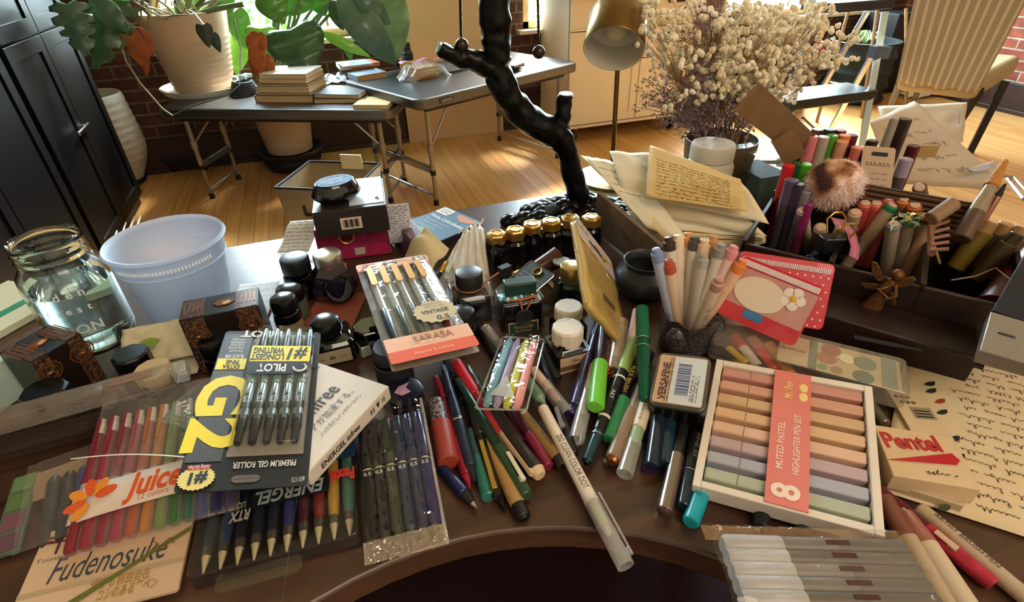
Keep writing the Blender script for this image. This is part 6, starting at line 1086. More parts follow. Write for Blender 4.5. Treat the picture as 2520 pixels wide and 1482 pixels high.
# long clear tube + pad
def longbox(label, a, b, wd, za, zb, h, mt, nm, inner=None):
    A, B = P(*a, Z0+za), P(*b, Z0+zb); x_ = (B-A); L_ = x_.length; x_.normalize(); y_ = Vector((0, 0, 1)).cross(x_).normalized(); n = x_.cross(y_); M = Matrix((x_, y_, n)).transposed().to_4x4(); M.translation = A; t = T(nm, label, 'case', M)
    MB(mt).prism(rrect(L_, wd, .003, 3, 0, -wd/2), 0, h).build('clear_case', t, bev=.0015); return t, L_
t, L_ = longbox('long clear plastic pen tube with gold print, lying diagonally at the left', (-60, 1075), (438, 935), .020, .034, .038, .018, film('#cbbcae', .35, .08, .2), 'pen_case'); panel(t, L_*.68, -.006, L_*.9, .006, .0183, mat('#8a6a60', .4), 'mauve_label'); mb = MB(GOLD); [scribble(mb, L_*.74, L_*.86, .001, .004, .0006, .0188, None, 3)]; mb.build('gold_print', t, recalc=False); MB(film('#e8f0f0', .4, .05)).box((L_+.006, 0, .009), (.014, .019, .017)).build('end_plug', t, bev=.002)
t, L_ = longbox('dark clear case of black refills below the long pen tube', (-60, 1115), (300, 1020), .050, .012, .014, .016, film('#6a5648', .35, .1, .3), 'refill_case'); [MB(mat('#241a16', .3)).tube([(0, -.018+.009*k, .007), (L_*.95, -.018+.009*k, .007)], .0034, 8).build('refill', t) for k in range(5)]
MB_ = MB(mat('#3a2418', .6)); q = [P(-40, 1160, Z0+.008), P(215, 1120, Z0+.008), P(205, 1165, Z0+.008), P(-40, 1240, Z0+.008)]; M, w_, h_ = quadM(q); MB_.prism([(0, 0), (w_, 0), (w_, h_), (0, h_)], -.007, 0); tag(MB_.build('notebook', M=M, bev=.001), 'dark brown slim notebook under the left packets', 'notebook')
# ================================================================ loose pens
def S(*a): return a
def basic(b, c, clipm=None, grip=None, tipm=None):
    s = [('barrel', 0, .58, .85, .95, b), ('cap', .56, 1, 1.02, 1.0, c)]; return s
PW = [('barrel', .30, 1, .95, .9, mat('#dccbb8', .4))]
L5 = [
 ('marker', 'short coral marker with a patterned dark cap', (1073, 990), (1104, 1140), (.012, .012), .0105, [('cap', 0, .4, .85, .9, mat('#2a2224', .3, c2='#9a8a84', nscale=400, nw=.1)), ('barrel', .38, 1, 1, 1, mat('#9c3d30', .4))], None, None),
 ('pen', 'crimson translucent pen left of the navy grip pen', (1075, 930), (1157, 1203), (.008, .007), .0055, [('barrel', 0, .55, .9, .95, mat('#7a1626', .25)), ('cap', .53, .9, 1.0, .95, mat('#8c1a2e', .2)), ('tip', .9, 1, .8, .2, mat('#9a1a34', .3))], (.05, .25, mat('#8c1a2e', .3), 0), None),
 ('pen', 'navy retractable pen with a silver ring', (1092, 903), (1168, 1185), (.016, .008), .0062, [('barrel', 0, .52, .75, .95, mat('#262f44', .3)), ('ring', .51, .535, 1.02, 1.02, CHR), ('grip', .53, .9, 1.0, 1.05, mat('#20263c', .45)), ('tip', .9, 1, .9, .4, mat('#1a2030', .3))], (.08, .3, mat('#20283a', .3), 20), None),
 ('pen', 'short royal navy pen with a bare silver tip at the left of the pile', (1073, 1135), (1173, 1250), (.006, .006), .0058, [('barrel', 0, .72, .8, 1.05, mat('#1e2a52', .35)), ('cone', .72, .9, 1.0, .6, mat('#1a1c22', .3)), ('tip', .9, 1, .5, .15, CHR)], None, None),
 ('marker', 'red-capped marker with clear pink barrel', (1122, 892), (1265, 1125), (.022, .008), .0062, [('cap', 0, .38, 1.05, 1, mat('#c42a34', .35)), ('barrel', .37, .8, .9, .9, mat('#b0323f', .25)), ('end', .8, 1, .85, .6, mat('#a9706a', .3))], None, None),
 ('pen', 'dark green pen with a white clip', (1128, 935), (1296, 1222), (.018, .009), .0068, [('barrel', 0, .65, .75, .95, mat('#20392a', .3)), ('cap', .63, 1, 1.05, .95, mat('#2a4a2c', .3))], (.72, .93, mat('#d8d0c0', .4), -20), None),
 ('pen', 'black pen with a long gold clip', (1146, 950), (1225, 1225), (.014, .008), .0060, [('barrel', 0, .5, .8, .95, mat('#262320', .3)), ('cap', .5, 1, 1.05, .8, mat('#191817', .25))], (.58, .97, GOLD, 10), None),
 ('marker', 'marker with a sea-green end poking out under the gold-clip pen', (1160, 1060), (1203, 1225), (.006, .006), .0070, [('barrel', 0, .45, .85, .9, mat('#3c5a54', .3)), ('cap', .43, 1, 1, 1, mat('#2f7568', .25))], None, None),
 ('marker', 'kraft-coloured marker with a black end near the desk edge', (1187, 1062), (1292, 1280), (.009, .008), .0068, [('barrel', 0, .86, .9, 1.0, mat('#a9824c', .5)), ('end_cap', .85, .985, 1.05, 1.0, mat('#191514', .4)), ('nib', .985, 1, .7, .6, BLK)], None, None),
 ('pen', 'slim black pen beside the kraft marker', (1190, 1120), (1244, 1260), (.005, .005), .0035, [('barrel', 0, .8, 1, 1, mat('#24211f', .4)), ('tip', .8, 1, .9, .2, BLK)], None, None),
 ('pen', 'thick dark brown pen with an ivory clip and end', (1212, 1012), (1330, 1172), (.014, .010), .0078, [('barrel', 0, .92, .8, 1.0, mat('#2b2422', .3)), ('end_cap', .91, 1, 1.02, .8, mat('#d6b892', .4))], (.35, .97, mat('#d6b892', .4), 60), None),
 ('pen', 'burgundy pen with magenta grip', (1262, 1005), (1350, 1150), (.012, .008), .0062, [('barrel', 0, .5, .85, 1, mat('#4a1226', .3)), ('grip', .49, 1, 1.02, .9, mat('#7c1838', .4))], None, None),
 ('marker', 'mustard-gold marker with small print and a dark end', (1284, 1018), (1387, 1148), (.012, .008), .0068, [('barrel', 0, .86, .9, 1.0, mat('#8a6c36', .45)), ('end_cap', .85, 1, 1.05, 1.0, mat('#241a16', .4))], None, ('PIGMA MICRON', .45, .005, INKT, -10, .04)),
 ('marker', 'sage green pen half hidden below the pastel sleeve', (1290, 930), (1343, 998), (.02, .012), .0065, [('barrel', 0, .7, 1, 1, mat('#5f8068', .35)), ('cone', .7, 1, 1, .15, mat('#6c9078', .35))], None, None),
 ('marker', 'white marker with pink core and clear open cap, right of the pastel sleeve', (1312, 910), (1397, 1020), (.010, .009), .0072, [('barrel', 0, .5, .8, .8, mat('#dcc0a8', .4)), ('ink_band', .45, .75, .6, .6, mat('#c98a84', .4)), ('open_cap', .35, 1, 1, 1.05, film('#f0ece8', .22, .08, 0))], None, None),
 ('pen', 'black pen lying behind the white dot marker', (1330, 870), (1412, 1120), (.007, .006), .0058, [('barrel', 0, .6, .85, .95, mat('#1a1b20', .35)), ('cap', .6, 1, 1.02, .9, mat('#17171c', .3))], (.62, .8, mat('#8a8a90', .3), 30), None),
 ('marker', 'white dot marker with clear open cap lying over the curved desk edge', (1335, 1003), (1540, 1394), (.018, .010), .0060, [('barrel', 0, .66, .92, 1.08, mat('#dccab6', .4)), ('ink_band', .66, .80, .78, .78, mat('#b8b88c', .35)), ('nib_holder', .80, .84, .6, .5, mat('#dccab6', .4)), ('open_cap', .64, 1, 1.16, 1.2, film('#e9e6e2', .3, .1, 0))], (.64, .97, film('#e9e6e2', .4, .1, 0), -60, 1.2), ('ZIG CLEAN COLOR DOT', .42, .0078, mat('#3a3230'), 8, .062)),
 ('pen', 'deep purple pen lettered along its barrel', (1476, 786), (1404, 1022), (.016, .008), .0064, [('barrel', 0, .72, .9, 1, mat('#2c1a48', .3)), ('end_cap', .7, 1, 1.02, .85, mat('#34205c', .25))], None, ('INTONE', .42, .007, mat('#9a8fae'), 10, .022)),
 ('pen', 'glittery dark violet pen beside the lettered purple one', (1461, 830), (1414, 1000), (.020, .012), .0056, [('barrel', 0, 1, .9, 1, mat('#1e1630', .3, c2='#4a3a68', nscale=700, nw=.1))], None, None),
 ('marker', 'cream marker with clear cap and faint pink ink, left of the lime-capped one', (1463, 900), (1418, 1084), (.014, .010), .0072, [('barrel', 0, .38, .85, .85, mat('#d9c39c', .4)), ('ink_band', .38, .66, .6, .6, mat('#c09a96', .4)), ('open_cap', .3, 1, 1.02, 1.08, film('#e9e6e2', .26, .08, 0))], None, None),
 ('marker', 'dark marker with bright lime-green cap and black clip', (1486, 800), (1466, 1004), (.032, .024), .0088, [('barrel', 0, .64, .72, .75, mat('#2c161c', .3)), ('cap', .5, 1, 1, 1.02, mat('#6fc23c', .3))], (.72, 1.0, BLK, 150), None),
 ('marker', 'black marker decorated with coloured dots, behind the lime-capped one', (1502, 800), (1492, 920), (.02, .02), .0060, [('barrel', 0, 1, 1, 1, mat('#1c1416', .3, c2='#c04a30', nscale=300, nw=.05))], None, None),
 ('marker', 'clear-capped marker with tan core under the leaning packet', (1532, 790), (1508, 916), (.030, .022), .0088, [('barrel', 0, .55, .8, .8, mat('#a9825c', .4)), ('ink_band', .5, .75, .6, .6, mat('#b88a60', .4)), ('open_cap', .2, 1, 1.05, 1.08, film('#d9c8b0', .3, .1, 0))], None, None),
 ('marker', 'dual-tip marker with pale lime end, black barrel and chrome-blue tip', (1562, 838), (1442, 1142), (.030, .008), .0072, [('cap', 0, .30, .98, 1.05, mat('#8fae5a', .35)), ('barrel', .28, .78, .95, .9, mat('#16161a', .25)), ('white_patch', .35, .37, .97, .97, WHT), ('white_band', .66, .70, .93, .9, mat('#d8ccb8')), ('slim_cap', .76, .985, .78, .72, mat('#2c4a52', .15, .5)), ('ring', .80, .81, .95, .95, CHR), ('tip', .985, 1, .5, .4, BLK)], None, ('ABT', .52, .006, GW, 0, .012)),
 ('pen', 'black brush pen with gold lettering and translucent green cap', (1572, 880), (1497, 1082), (.022, .010), .0076, [('barrel', 0, .56, .8, .85, mat('#17171a', .25)), ('cap', .54, 1, 1.02, .9, mat('#2f8050', .15))], None, ('FUDE BRUSH', .35, .007, GOLD, 5, .038)),
 ('pen', 'taupe pen with copper end and silvery upper barrel', (1576, 950), (1505, 1140), (.014, .009), .0074, [('barrel', 0, .36, .75, .8, mat('#b8aca4', .3, .4)), ('cap', .34, .96, 1, 1.02, mat('#8a705a', .35)), ('end_ring', .96, 1, .85, .7, mat('#a0603c', .3, .8))], None, None),
 ('pencil', 'thin dark pencil just left of the taupe pen', (1530, 1040), (1490, 1142), (.004, .004), .0028, [('barrel', 0, .9, 1, 1, mat('#3a2a24', .4)), ('ferrule', .9, 1, 1.1, 1.1, STEEL)], None, None),
 ('marker', 'cream printed marker with green ink band and clear open cap', (1592, 985), (1537, 1168), (.016, .009), .0076, [('barrel', 0, .42, .9, .92, mat('#d9c7a4', .45)), ('ink_band', .42, .64, .85, .85, mat('#8aa078', .4)), ('open_cap', .6, 1, 1.0, 1.04, film('#e2e0da', .28, .08, 0))], None, ('Remember to cap', .22, .005, INKT, 0, .026)),
 ('fountain_pen', 'emerald green pen standing steeply beside the tin', (1580, 758), (1586, 985), (.060, .030), .0078, [('cap', 0, .38, .95, 1.0, mat('#0f6a4a', .15, .3)), ('ring', .375, .39, 1.03, 1.03, CHR), ('barrel', .385, 1, .98, .7, mat('#0d5a3f', .15, .3)), ('grey_window', .46, .47, .99, .99, mat('#7a9a90'))], None, None),
 ('pen', 'purple translucent pen peeking out left of the navy barrels', (1612, 1040), (1596, 1158), (.006, .006), .0070, [('barrel', 0, 1, .9, 1, mat('#3c1f52', .2))], None, None),
 ('pen', 'glossy navy barrel lying left under the pad case', (1625, 1000), (1604, 1150), (.016, .012), .0072, [('barrel', 0, 1, 1, 1, mat('#1c2638', .15))], None, None),
 ('pen', 'glossy petrol-blue barrel in the middle under the pad case', (1650, 1000), (1636, 1145), (.014, .010), .0072, [('barrel', 0, 1, 1, 1, mat('#18303f', .15))], None, None),
 ('brush_pen', 'dark pen with a brushed silver lower cap pointing at the desk edge', (1690, 1010), (1634, 1265), (.012, .009), .0072, [('barrel', 0, .5, .8, .85, mat('#1c1c20', .25)), ('cap', .48, .985, 1, 1.0, mat('#8f8078', .22, .8)), ('end', .985, 1, .8, .7, mat('#4a342c', .4))], None, None),
 ('pen', 'black pen with a white side label, left of the highlighter box', (1716, 1050), (1680, 1248), (.008, .008), .0062, [('barrel', 0, .6, 1, 1, mat('#191a1e', .3)), ('ring', .6, .615, 1.05, 1.05, CHR), ('cap', .61, 1, 1, .95, mat('#1b2a34', .2))], None, ('FINE 03', .3, .005, GW, -20, .03)),
 ('marker', 'bright turquoise marker end poking out under the highlighter box', (1760, 1120), (1699, 1288), (.007, .007), .0076, [('barrel', 0, .6, .9, .9, mat('#1f8f9a', .3)), ('cap', .55, 1, 1, .95, mat('#1ba0b0', .25))], None, None),
 ('pen', 'dark pen end under the middle of the highlighter box', (1885, 1180), (1872, 1300), (.006, .006), .0068, [('barrel', 0, 1, 1, 1, mat('#191a20', .4))], None, None),
 ('pen', 'dark blue-black pen end under the highlighter box, right of its centre', (1985, 1210), (1975, 1318), (.006, .006), .0068, [('barrel', 0, 1, 1, 1, mat('#1a1c26', .4))], None, None),
 ('marker', 'clear-barrelled pen with maroon core under the pastel sleeve top', (1195, 808), (1262, 900), (.012, .008), .0068, [('barrel', 0, 1, .8, .9, mat('#4a2028', .3)), ('open_cap', .0, .6, 1, 1, film('#e8e8e8', .3, .05, 0))], None, None),
 ('pen', 'dark silver-shine pen left of the maroon one', (1178, 800), (1240, 905), (.008, .007), .0064, [('barrel', 0, 1, .9, 1, mat('#2c2c33', .12, .4))], None, None),
 ('marker', 'red and white capped highlighter under the long clear pen case', (1805, 832), (1862, 905), (.010, .008), .0080, [('cap', 0, .4, 1, 1, mat('#c03030', .3)), ('barrel', .4, 1, .95, .95, mat('#dcc8b4', .3))], None, None),
 ('marker', 'orange-red translucent highlighter under the long clear pen case', (1850, 838), (1905, 915), (.010, .008), .0080, [('barrel', 0, 1, .95, .95, mat('#d9482a', .2)), ('open_cap', 0, .4, 1.02, 1.02, film('#f0c0a0', .4, .1, 0))], None, None),
 ('marker', 'yellow-orange highlighter under the long clear pen case', (1890, 850), (1945, 925), (.010, .008), .0080, [('barrel', 0, 1, .95, .95, mat('#e08f24', .25))], None, None),
 ('marker', 'yellow marker end at the top left of the highlighter box', (1790, 862), (1835, 900), (.008, .008), .0070, [('barrel', 0, 1, .95, .95, mat('#d9b83a', .3))], None, None),
 ('pen', 'wine-red pen under the clear pen case near the highlighter box', (1925, 868), (2010, 925), (.007, .007), .0060, [('barrel', 0, 1, .95, .95, mat('#5a1426', .3))], None, None),
 ('pen', 'grey pen between pen case and highlighter box at the right', (2110, 960), (2178, 1045), (.012, .010), .0062, [('barrel', 0, 1, .95, .95, mat('#6a5c50', .3, .5))], None, None),
 ('pen', 'dark green pen lying under the red-capped marker', (1150, 905), (1232, 1045), (.008, .007), .0055, [('barrel', 0, 1, .95, .95, mat('#1f4a30', .3)), ], (.05, .4, CHR, 20), None),
 ('pen', 'maroon pen parallel to and below the thick brown pen', (1180, 960), (1285, 1090), (.006, .006), .0056, [('barrel', 0, 1, .95, .95, mat('#4a1a26', .3)), ], None, None),
 ('pen', 'dark green slim pen crossing the middle of the pile', (1175, 1010), (1228, 1180), (.007, .007), .0050, [('barrel', 0, 1, .95, .95, mat('#2c4436', .35)), ], None, None),
 ('pen', 'black ball pen half under the vintage packet', (1098, 880), (1140, 990), (.008, .008), .0060, [('barrel', 0, 1, .95, .95, mat('#17171a', .3)), ('ring', .5, .52, 1, 1, GOLD)], None, None),
 ('pen', 'grey-brown pen tip between gold marker and magenta pen', (1240, 985), (1300, 1080), (.007, .007), .0050, [('barrel', 0, .8, .95, .95, mat('#5f5148', .35)), ('tip', .8, 1, .9, .2, CHR)], None, None),
 ('pen', 'black flexible pen right of the white-capped ink bottles', (1335, 850), (1372, 935), (.010, .008), .0058, [('barrel', 0, 1, .95, .95, mat('#141418', .4))], None, None),
 ('pen', 'tan pen with black cap under the lime-ended marker', (1545, 905), (1500, 1010), (.008, .008), .0058, [('barrel', 0, .6, .95, .95, mat('#b8905c', .4)), ('cap', .58, 1, 1.05, 1, BLK)], None, None),
 ('pen', 'pale printed stick pen beside the emerald pen', (1568, 765), (1552, 850), (.012, .008), .0062, [('barrel', 0, 1, .95, .95, mat('#c9a690', .45))], None, None),
 ('pen', 'dark teal-black pen behind the gold-lettered brush pen', (1600, 870), (1545, 1000), (.008, .008), .0062, [('barrel', 0, 1, .95, .95, mat('#141c24', .25))], None, None),
 ('pen', 'small dark pen with a coral end under the pad case corner', (1690, 1040), (1735, 1035), (.010, .010), .0068, [('barrel', 0, .6, .95, .95, mat('#20181a', .35)), ('end_cap', .58, 1, 1, 1, mat('#a8452c', .4))], None, None),
 # bottom right
 ('pen', 'red marbled pen pointing to the lower right corner', (2140, 1190), (2445, 1440), (.012, .008), .0068, [('barrel', 0, .5, .8, .95, mat('#5a0f1c', .25)), ('cap', .48, 1, 1, .9, mat('#9a1830', .25, c2='#b83048', nscale=90, nw=.3))], (.55, .72, mat('#c9a890', .4), 20), None),
 ('marker', 'cream printed marker at the lower right corner above the red pen', (2260, 1250), (2560, 1500), (.008, .008), .0068, [('barrel', 0, 1, .95, .95, mat('#b8a084', .45))], None, ('ARTIST BRUSH PEN', .4, .005, INKT, 0, .05)),
 ('marker', 'white marker with terracotta end, inner one at the lower right', (2215, 1245), (2390, 1510), (.014, .012), .0085, [('tip', 0, .08, .2, .4, STEEL), ('grip', .08, .4, .7, 1.0, mat('#9c5f4c', .4)), ('barrel', .4, 1, 1, 1, mat('#c9b294', .4))], None, None),
 ('marker', 'white marker with terracotta end, outer one next to the clear bag', (2175, 1225), (2340, 1520), (.012, .010), .0085, [('grip', 0, .38, .8, 1.0, mat('#7a4638', .4)), ('barrel', .38, 1, 1, 1, mat('#b59c80', .4))], None, None),
]
for (nm, lab, a, b, z, r, segs, clip, txt) in L5: pen(nm, lab, a, b, z, r, segs, clip, txt)
# ---------------------------------------------------------------- clear bag of white markers (bottom right)
q = [P(1750, 1345, Z0+.034), P(2185, 1335, Z0+.022), P(2270, 1530, Z0+.02), P(1830, 1555, Z0+.034)]; M, w_, h_ = quadM(q); wm = T('marker_packet', 'cellophane packet of white-capped grey markers at the bottom right', 'pen packet', M); w_ = max(w_, .15)
n_ = 6
for k in range(n_):
    y = h_*(.93-.17*k); mb = MB(mat('#b4b0b0', .3)); mb.M = Matrix.Translation((0, y, .003)) @ Matrix.Rotation(math.pi/2, 4, 'Y'); mb.lathe([(.006, .006), (.0078, .009), (.0078, w_*.33), (.0074, w_*.34)], 16); mb.m(mat(('#7a736e', '#6a625c', '#837a74')[k % 3], .35)).lathe([(.0074, w_*.34), (.0074, w_*.62)], 16); mb.m(mat('#6f665e', .35)).lathe([(.0076, w_*.62), (.0076, w_*.98)], 16); o = mb.build('marker', wm); MB(mat('#4a2a20', .4)).box((w_*.62, y, .0108), (w_*.12, .0035, .0006)).build('label_stripe', o)
MB(film('#efe4d8', .10, .04, 1, 45)).grid(lambda u, v: (-.004+u*w_*1.05, -.01+v*(h_+.022), .0115+.0012*math.cos((v*h_/.0265)*6.28)-.008*max(0, v-.93)*14+.0015*noise.noise(Vector((u*12, v*12, 8)))), 50, 30).build('cellophane', wm, recalc=False)
MB(film('#e9b890', .35, .06, 1, 120)).grid(lambda u, v: (-.006+u*w_*1.05, h_*.985+v*.012, .004+.002*noise.noise(Vector((u*30, v*6, 2)))), 60, 4).build('crinkled_edge', wm, recalc=False)
# ---------------------------------------------------------------- handwritten paper, swatch card, eraser box
q = [P(2235, 845, Z0+.006), P(2640, 930, Z0+.006), P(2640, 1360, Z0+.003), P(2160, 1205, Z0+.003)]; pw = T('handwritten_page', 'cream page of handwritten ink names with colour dabs at the right edge', 'paper', q[0]); o_ = q[0]; PG = mat('#d8bf98', .8, c2='#e0cba8', nscale=10)
fp = lambda u, v, e=0: (q[0].lerp(q[1], u)).lerp(q[3].lerp(q[2], u), v)-o_+Vector((0, 0, e+.004*math.sin(u*3)*math.sin(v*3.1)))
MB(PG).grid(lambda u, v: fp(u, v), 16, 12).build('sheet', pw, thick=.0003); L1, L2 = (q[1]-q[0]).length, (q[3]-q[0]).length
wr = {c: MB(mat(c, .6)) for c in ('#3a2a20', '#5a3a24', '#7a2a20', '#2f3a2c')}; rnd = random.Random(9); cs = list(wr)
for k in range(17):
    y = L2*(.10+.052*k); c = wr[cs[(0, 1, 0, 2, 2, 3, 0, 1, 3, 0, 0, 1, 0, 1, 2, 0, 3)[k]]]; x0_ = L1*(.30+.10*rnd.random()+(.06 if k > 6 else 0)); scribble(c, x0_, L1*.93, y, .0075, .0006, 0, lambda x, yy, zz: fp(min(1, x/L1), min(1, yy/L2), .0008), k+200)
for c in wr.values(): c.build('handwriting', pw, recalc=False)
for (x, y, c) in ((2290, 945, '#1e2a24'), (2293, 962, '#1e2a24'), (2380, 975, '#3a2c1c'), (2315, 988, '#a03a24'), (2320, 1015, '#22302c'), (2318, 1062, '#c07a28'), (2390, 1055, '#4a2018'), (2350, 1080, '#223028'), (2362, 1125, '#191a1c'), (2300, 1220, '#22281c'), (2325, 1250, '#3a4a2c'), (2290, 895, '#8a9a6a')):
    c_ = P(x, y, Z0+.0075)-o_; mb = MB(mat(c, .5)); mb.prism([(c_.x+.0065*math.cos(a)*(1+.2*math.sin(a*3)), c_.y+.0028*math.sin(a)) for a in [i*.5236 for i in range(12)]], c_.z-.0002, c_.z+.0004); mb.build('ink_dab', pw)
M, w_, h_ = frame((2180, 955), (2265, 962), (2170, 1065), Z0+.010); sw = T('swatch_card', 'small cream card with a grid of coloured dots and a grey block', 'card', M); M_ = MB(mat('#d4bd98', .6)).prism(rrect(w_, h_, .002), -.002, 0).build('card', sw)
for k, c in enumerate(('#4a5a54', '#a8503a', '#5a4a3a', '#7a3a30', '#4a6a5a', '#8a5a3a')): MB(mat(c, .5)).lathe([(0, 0), (.0022, 0), (.0022, .0004), (0, .0004)], 12, c=(w_*(.15+.16*(k % 3)+.08*(k//3)), h_*(.82-.12*(k//3)), 0)).build('colour_dot', sw)
panel(sw, w_*.35, h_*.36, w_*.92, h_*.60, .0003, mat('#9a8a70', .5), 'grey_block'); mb = MB(INKT); [mb.box((w_*.62, h_*(.40+.06*k), .0008), (w_*.45, .0014, .0003)) for k in range(3)]; mb.build('text_lines', sw)
c0, c1, c3 = P(2160, 1130, Z0+.026), P(2335, 1160, Z0+.026), P(2165, 1195, Z0+.026)
M, w_, h_ = frame((2150, 1045), (2345, 1075), (2172, 1165), Z0+.026); eb = T('eraser_box', 'cream eraser-like carton with red lettering and a red wedge, beside the highlighter box', 'box', M); EBM = mat('#d2b58e', .5); MB(EBM).prism(rrect(w_, h_, .001), -.018, 0).build('carton', eb, bev=.0008)
text(eb, 'Pentel', w_*.40, h_*.72, .0006, .026, mat('#b52a28', .4), wid=w_*.72, bold=.03, rz=.12); MB(mat('#b5232a', .4)).prism([(w_*.0, h_*.28), (w_*.86, h_*.62), (w_*.92, h_*.50), (w_*.85, h_*.40)], .0003, .0008).build('red_wedge', eb); mb = MB(mat('#5a4030', .6)); scribble(mb, w_*.42, w_*.8, h_*.18, .006, .0008, .0006, None, 7); mb.build('handwriting', eb, recalc=False)
q = [P(2190, 1165, Z0+.012), P(2365, 1190, Z0+.012), P(2360, 1225, Z0+.012), P(2175, 1200, Z0+.012)]; M, w_, h_ = quadM(q); tag(MB(mat('#bda484', .6)).prism([(0, 0), (w_, 0), (w_, h_), (0, h_)], -.011, 0).build('note_block', M=M, bev=.001), 'tan block of notes under the carton with red lettering', 'notepad')
dv = T('laptop_corner', 'black device with a silver edge cut off by the right frame edge', 'device', P(2460, 800, Z0+.07)); o_ = dv.matrix_world.translation.copy()
def flatp(pts, z, t_, mt, nm, lab=None):
    q = [P(x, y, Z0+z)-o_ for x, y in pts]; return MB(mt).rings([[p_-Vector((0, 0, t_)) for p_ in q], q]).build(nm, dv, lab, bev=.001)
flatp(((2440, 764), (2560, 560), (2700, 640), (2640, 830)), .105, .010, mat('#060709', .55, ior=1.3), 'dark_panel'); flatp(((2438, 766), (2640, 826), (2640, 925), (2411, 862)), .106, .014, mat('#8d857c', .35, .6), 'silver_edge'); flatp(((2455, 815), (2500, 828), (2499, 832), (2454, 819)), .1066, .001, BLK, 'slot')
# ================================================================ marker organiser
tl = P(1825, 598, Z0+.075); tr = P(2530, 770, Z0+.075); x_ = (tr-tl); x_.z = 0; L_ = x_.length; x_.normalize(); y_ = Vector((0, 0, 1)).cross(x_); Mo = Matrix((x_, y_, Vector((0, 0, 1)))).transposed().to_4x4(); Mo.translation = Vector((tl.x, tl.y, Z0)); 
og = T('marker_organiser', 'dark wooden desk organiser packed with standing markers and brushes', 'organiser', Mo); OW = wood('#180b09', '#2a1510', .45); dp_ = .17; print('org', L_, tl, tr)
MB(OW).box((L_/2, .003, .0375), (L_, .006, .075)).build('front_wall', og, bev=.001); MB(OW).box((L_/2, dp_-.003, .045), (L_, .006, .09)).build('back_wall', og, bev=.001)
for x in (.003, L_*.36, L_*.68, L_-.003): MB(OW).box((x, dp_/2, .040), (.006, dp_, .08)).build('divider', og, bev=.001)
MB(OW).box((L_/2, dp_/2, .003), (L_, dp_, .006)).build('bottom', og); MB(OW).box((L_*.5, -.03, .02), (L_*.8, .06, .04)).build('lower_tray', og, bev=.002)
mc_ = MB(mat('#3a2418', .7)); mc_.box((L_*.52, dp_*.86, .105), (L_*.52, .004, .05)); mo_ = mc_.build('wicker_panel', og, 'woven wicker back panel'); mb = MB(mat('#6a4a30', .7))
for i in range(7):
    for j in range(46): mb.sph((L_*.26+j*L_*.52/45, dp_*.86-.003, .083+.0072*i), .0028, 5, 4, (1.3, .7, .8))
mb.build('weave', mo_)
def stand(nm, label, q, ztop, base, r, segs, clip=None, cat='marker', zb=.008):
    """standing pen seen with its top at q; base = picture point it leans to, at the organiser bottom"""
    A = P(base[0], base[1], Z0+zb) if base else None; B = P(q[0], q[1], Z0+ztop)
    if A is None: A = Vector((B.x, B.y, Z0+zb))
    z = (B-A); Lz = z.length; Q = z.to_track_quat('Z', 'Y').to_matrix().to_4x4(); t = T(nm, label, cat, Matrix.Translation(A) @ Q)
    for (n2, f0, f1, r0, r1, mt) in segs:
        z0, z1 = f0*Lz, f1*Lz; e = min(.0012, (z1-z0)*.2); MB(mt).lathe([(0, z0), (r*r0*.86, z0), (r*r0, z0+e), (r*r1, z1-e), (r*r1*.86, z1), (0, z1)], 16).build(n2, t, ang=30)
    return t
def mk(c, body='#c9b8a4', frac=.55): return [('barrel', 0, frac+.02, .92, .95, mat(body, .4)), ('cap', frac, 1, 1, 1, mat(c, .3))]
def copic(c, body='#c4b09c'): return [('barrel', 0, .93, .95, 1, mat(body, .4)), ('cap_end', .9, .975, 1.03, 1.03, mat(c, .4)), ('end_disc', .975, 1, .75, .7, mat('#d8b49c', .4))]
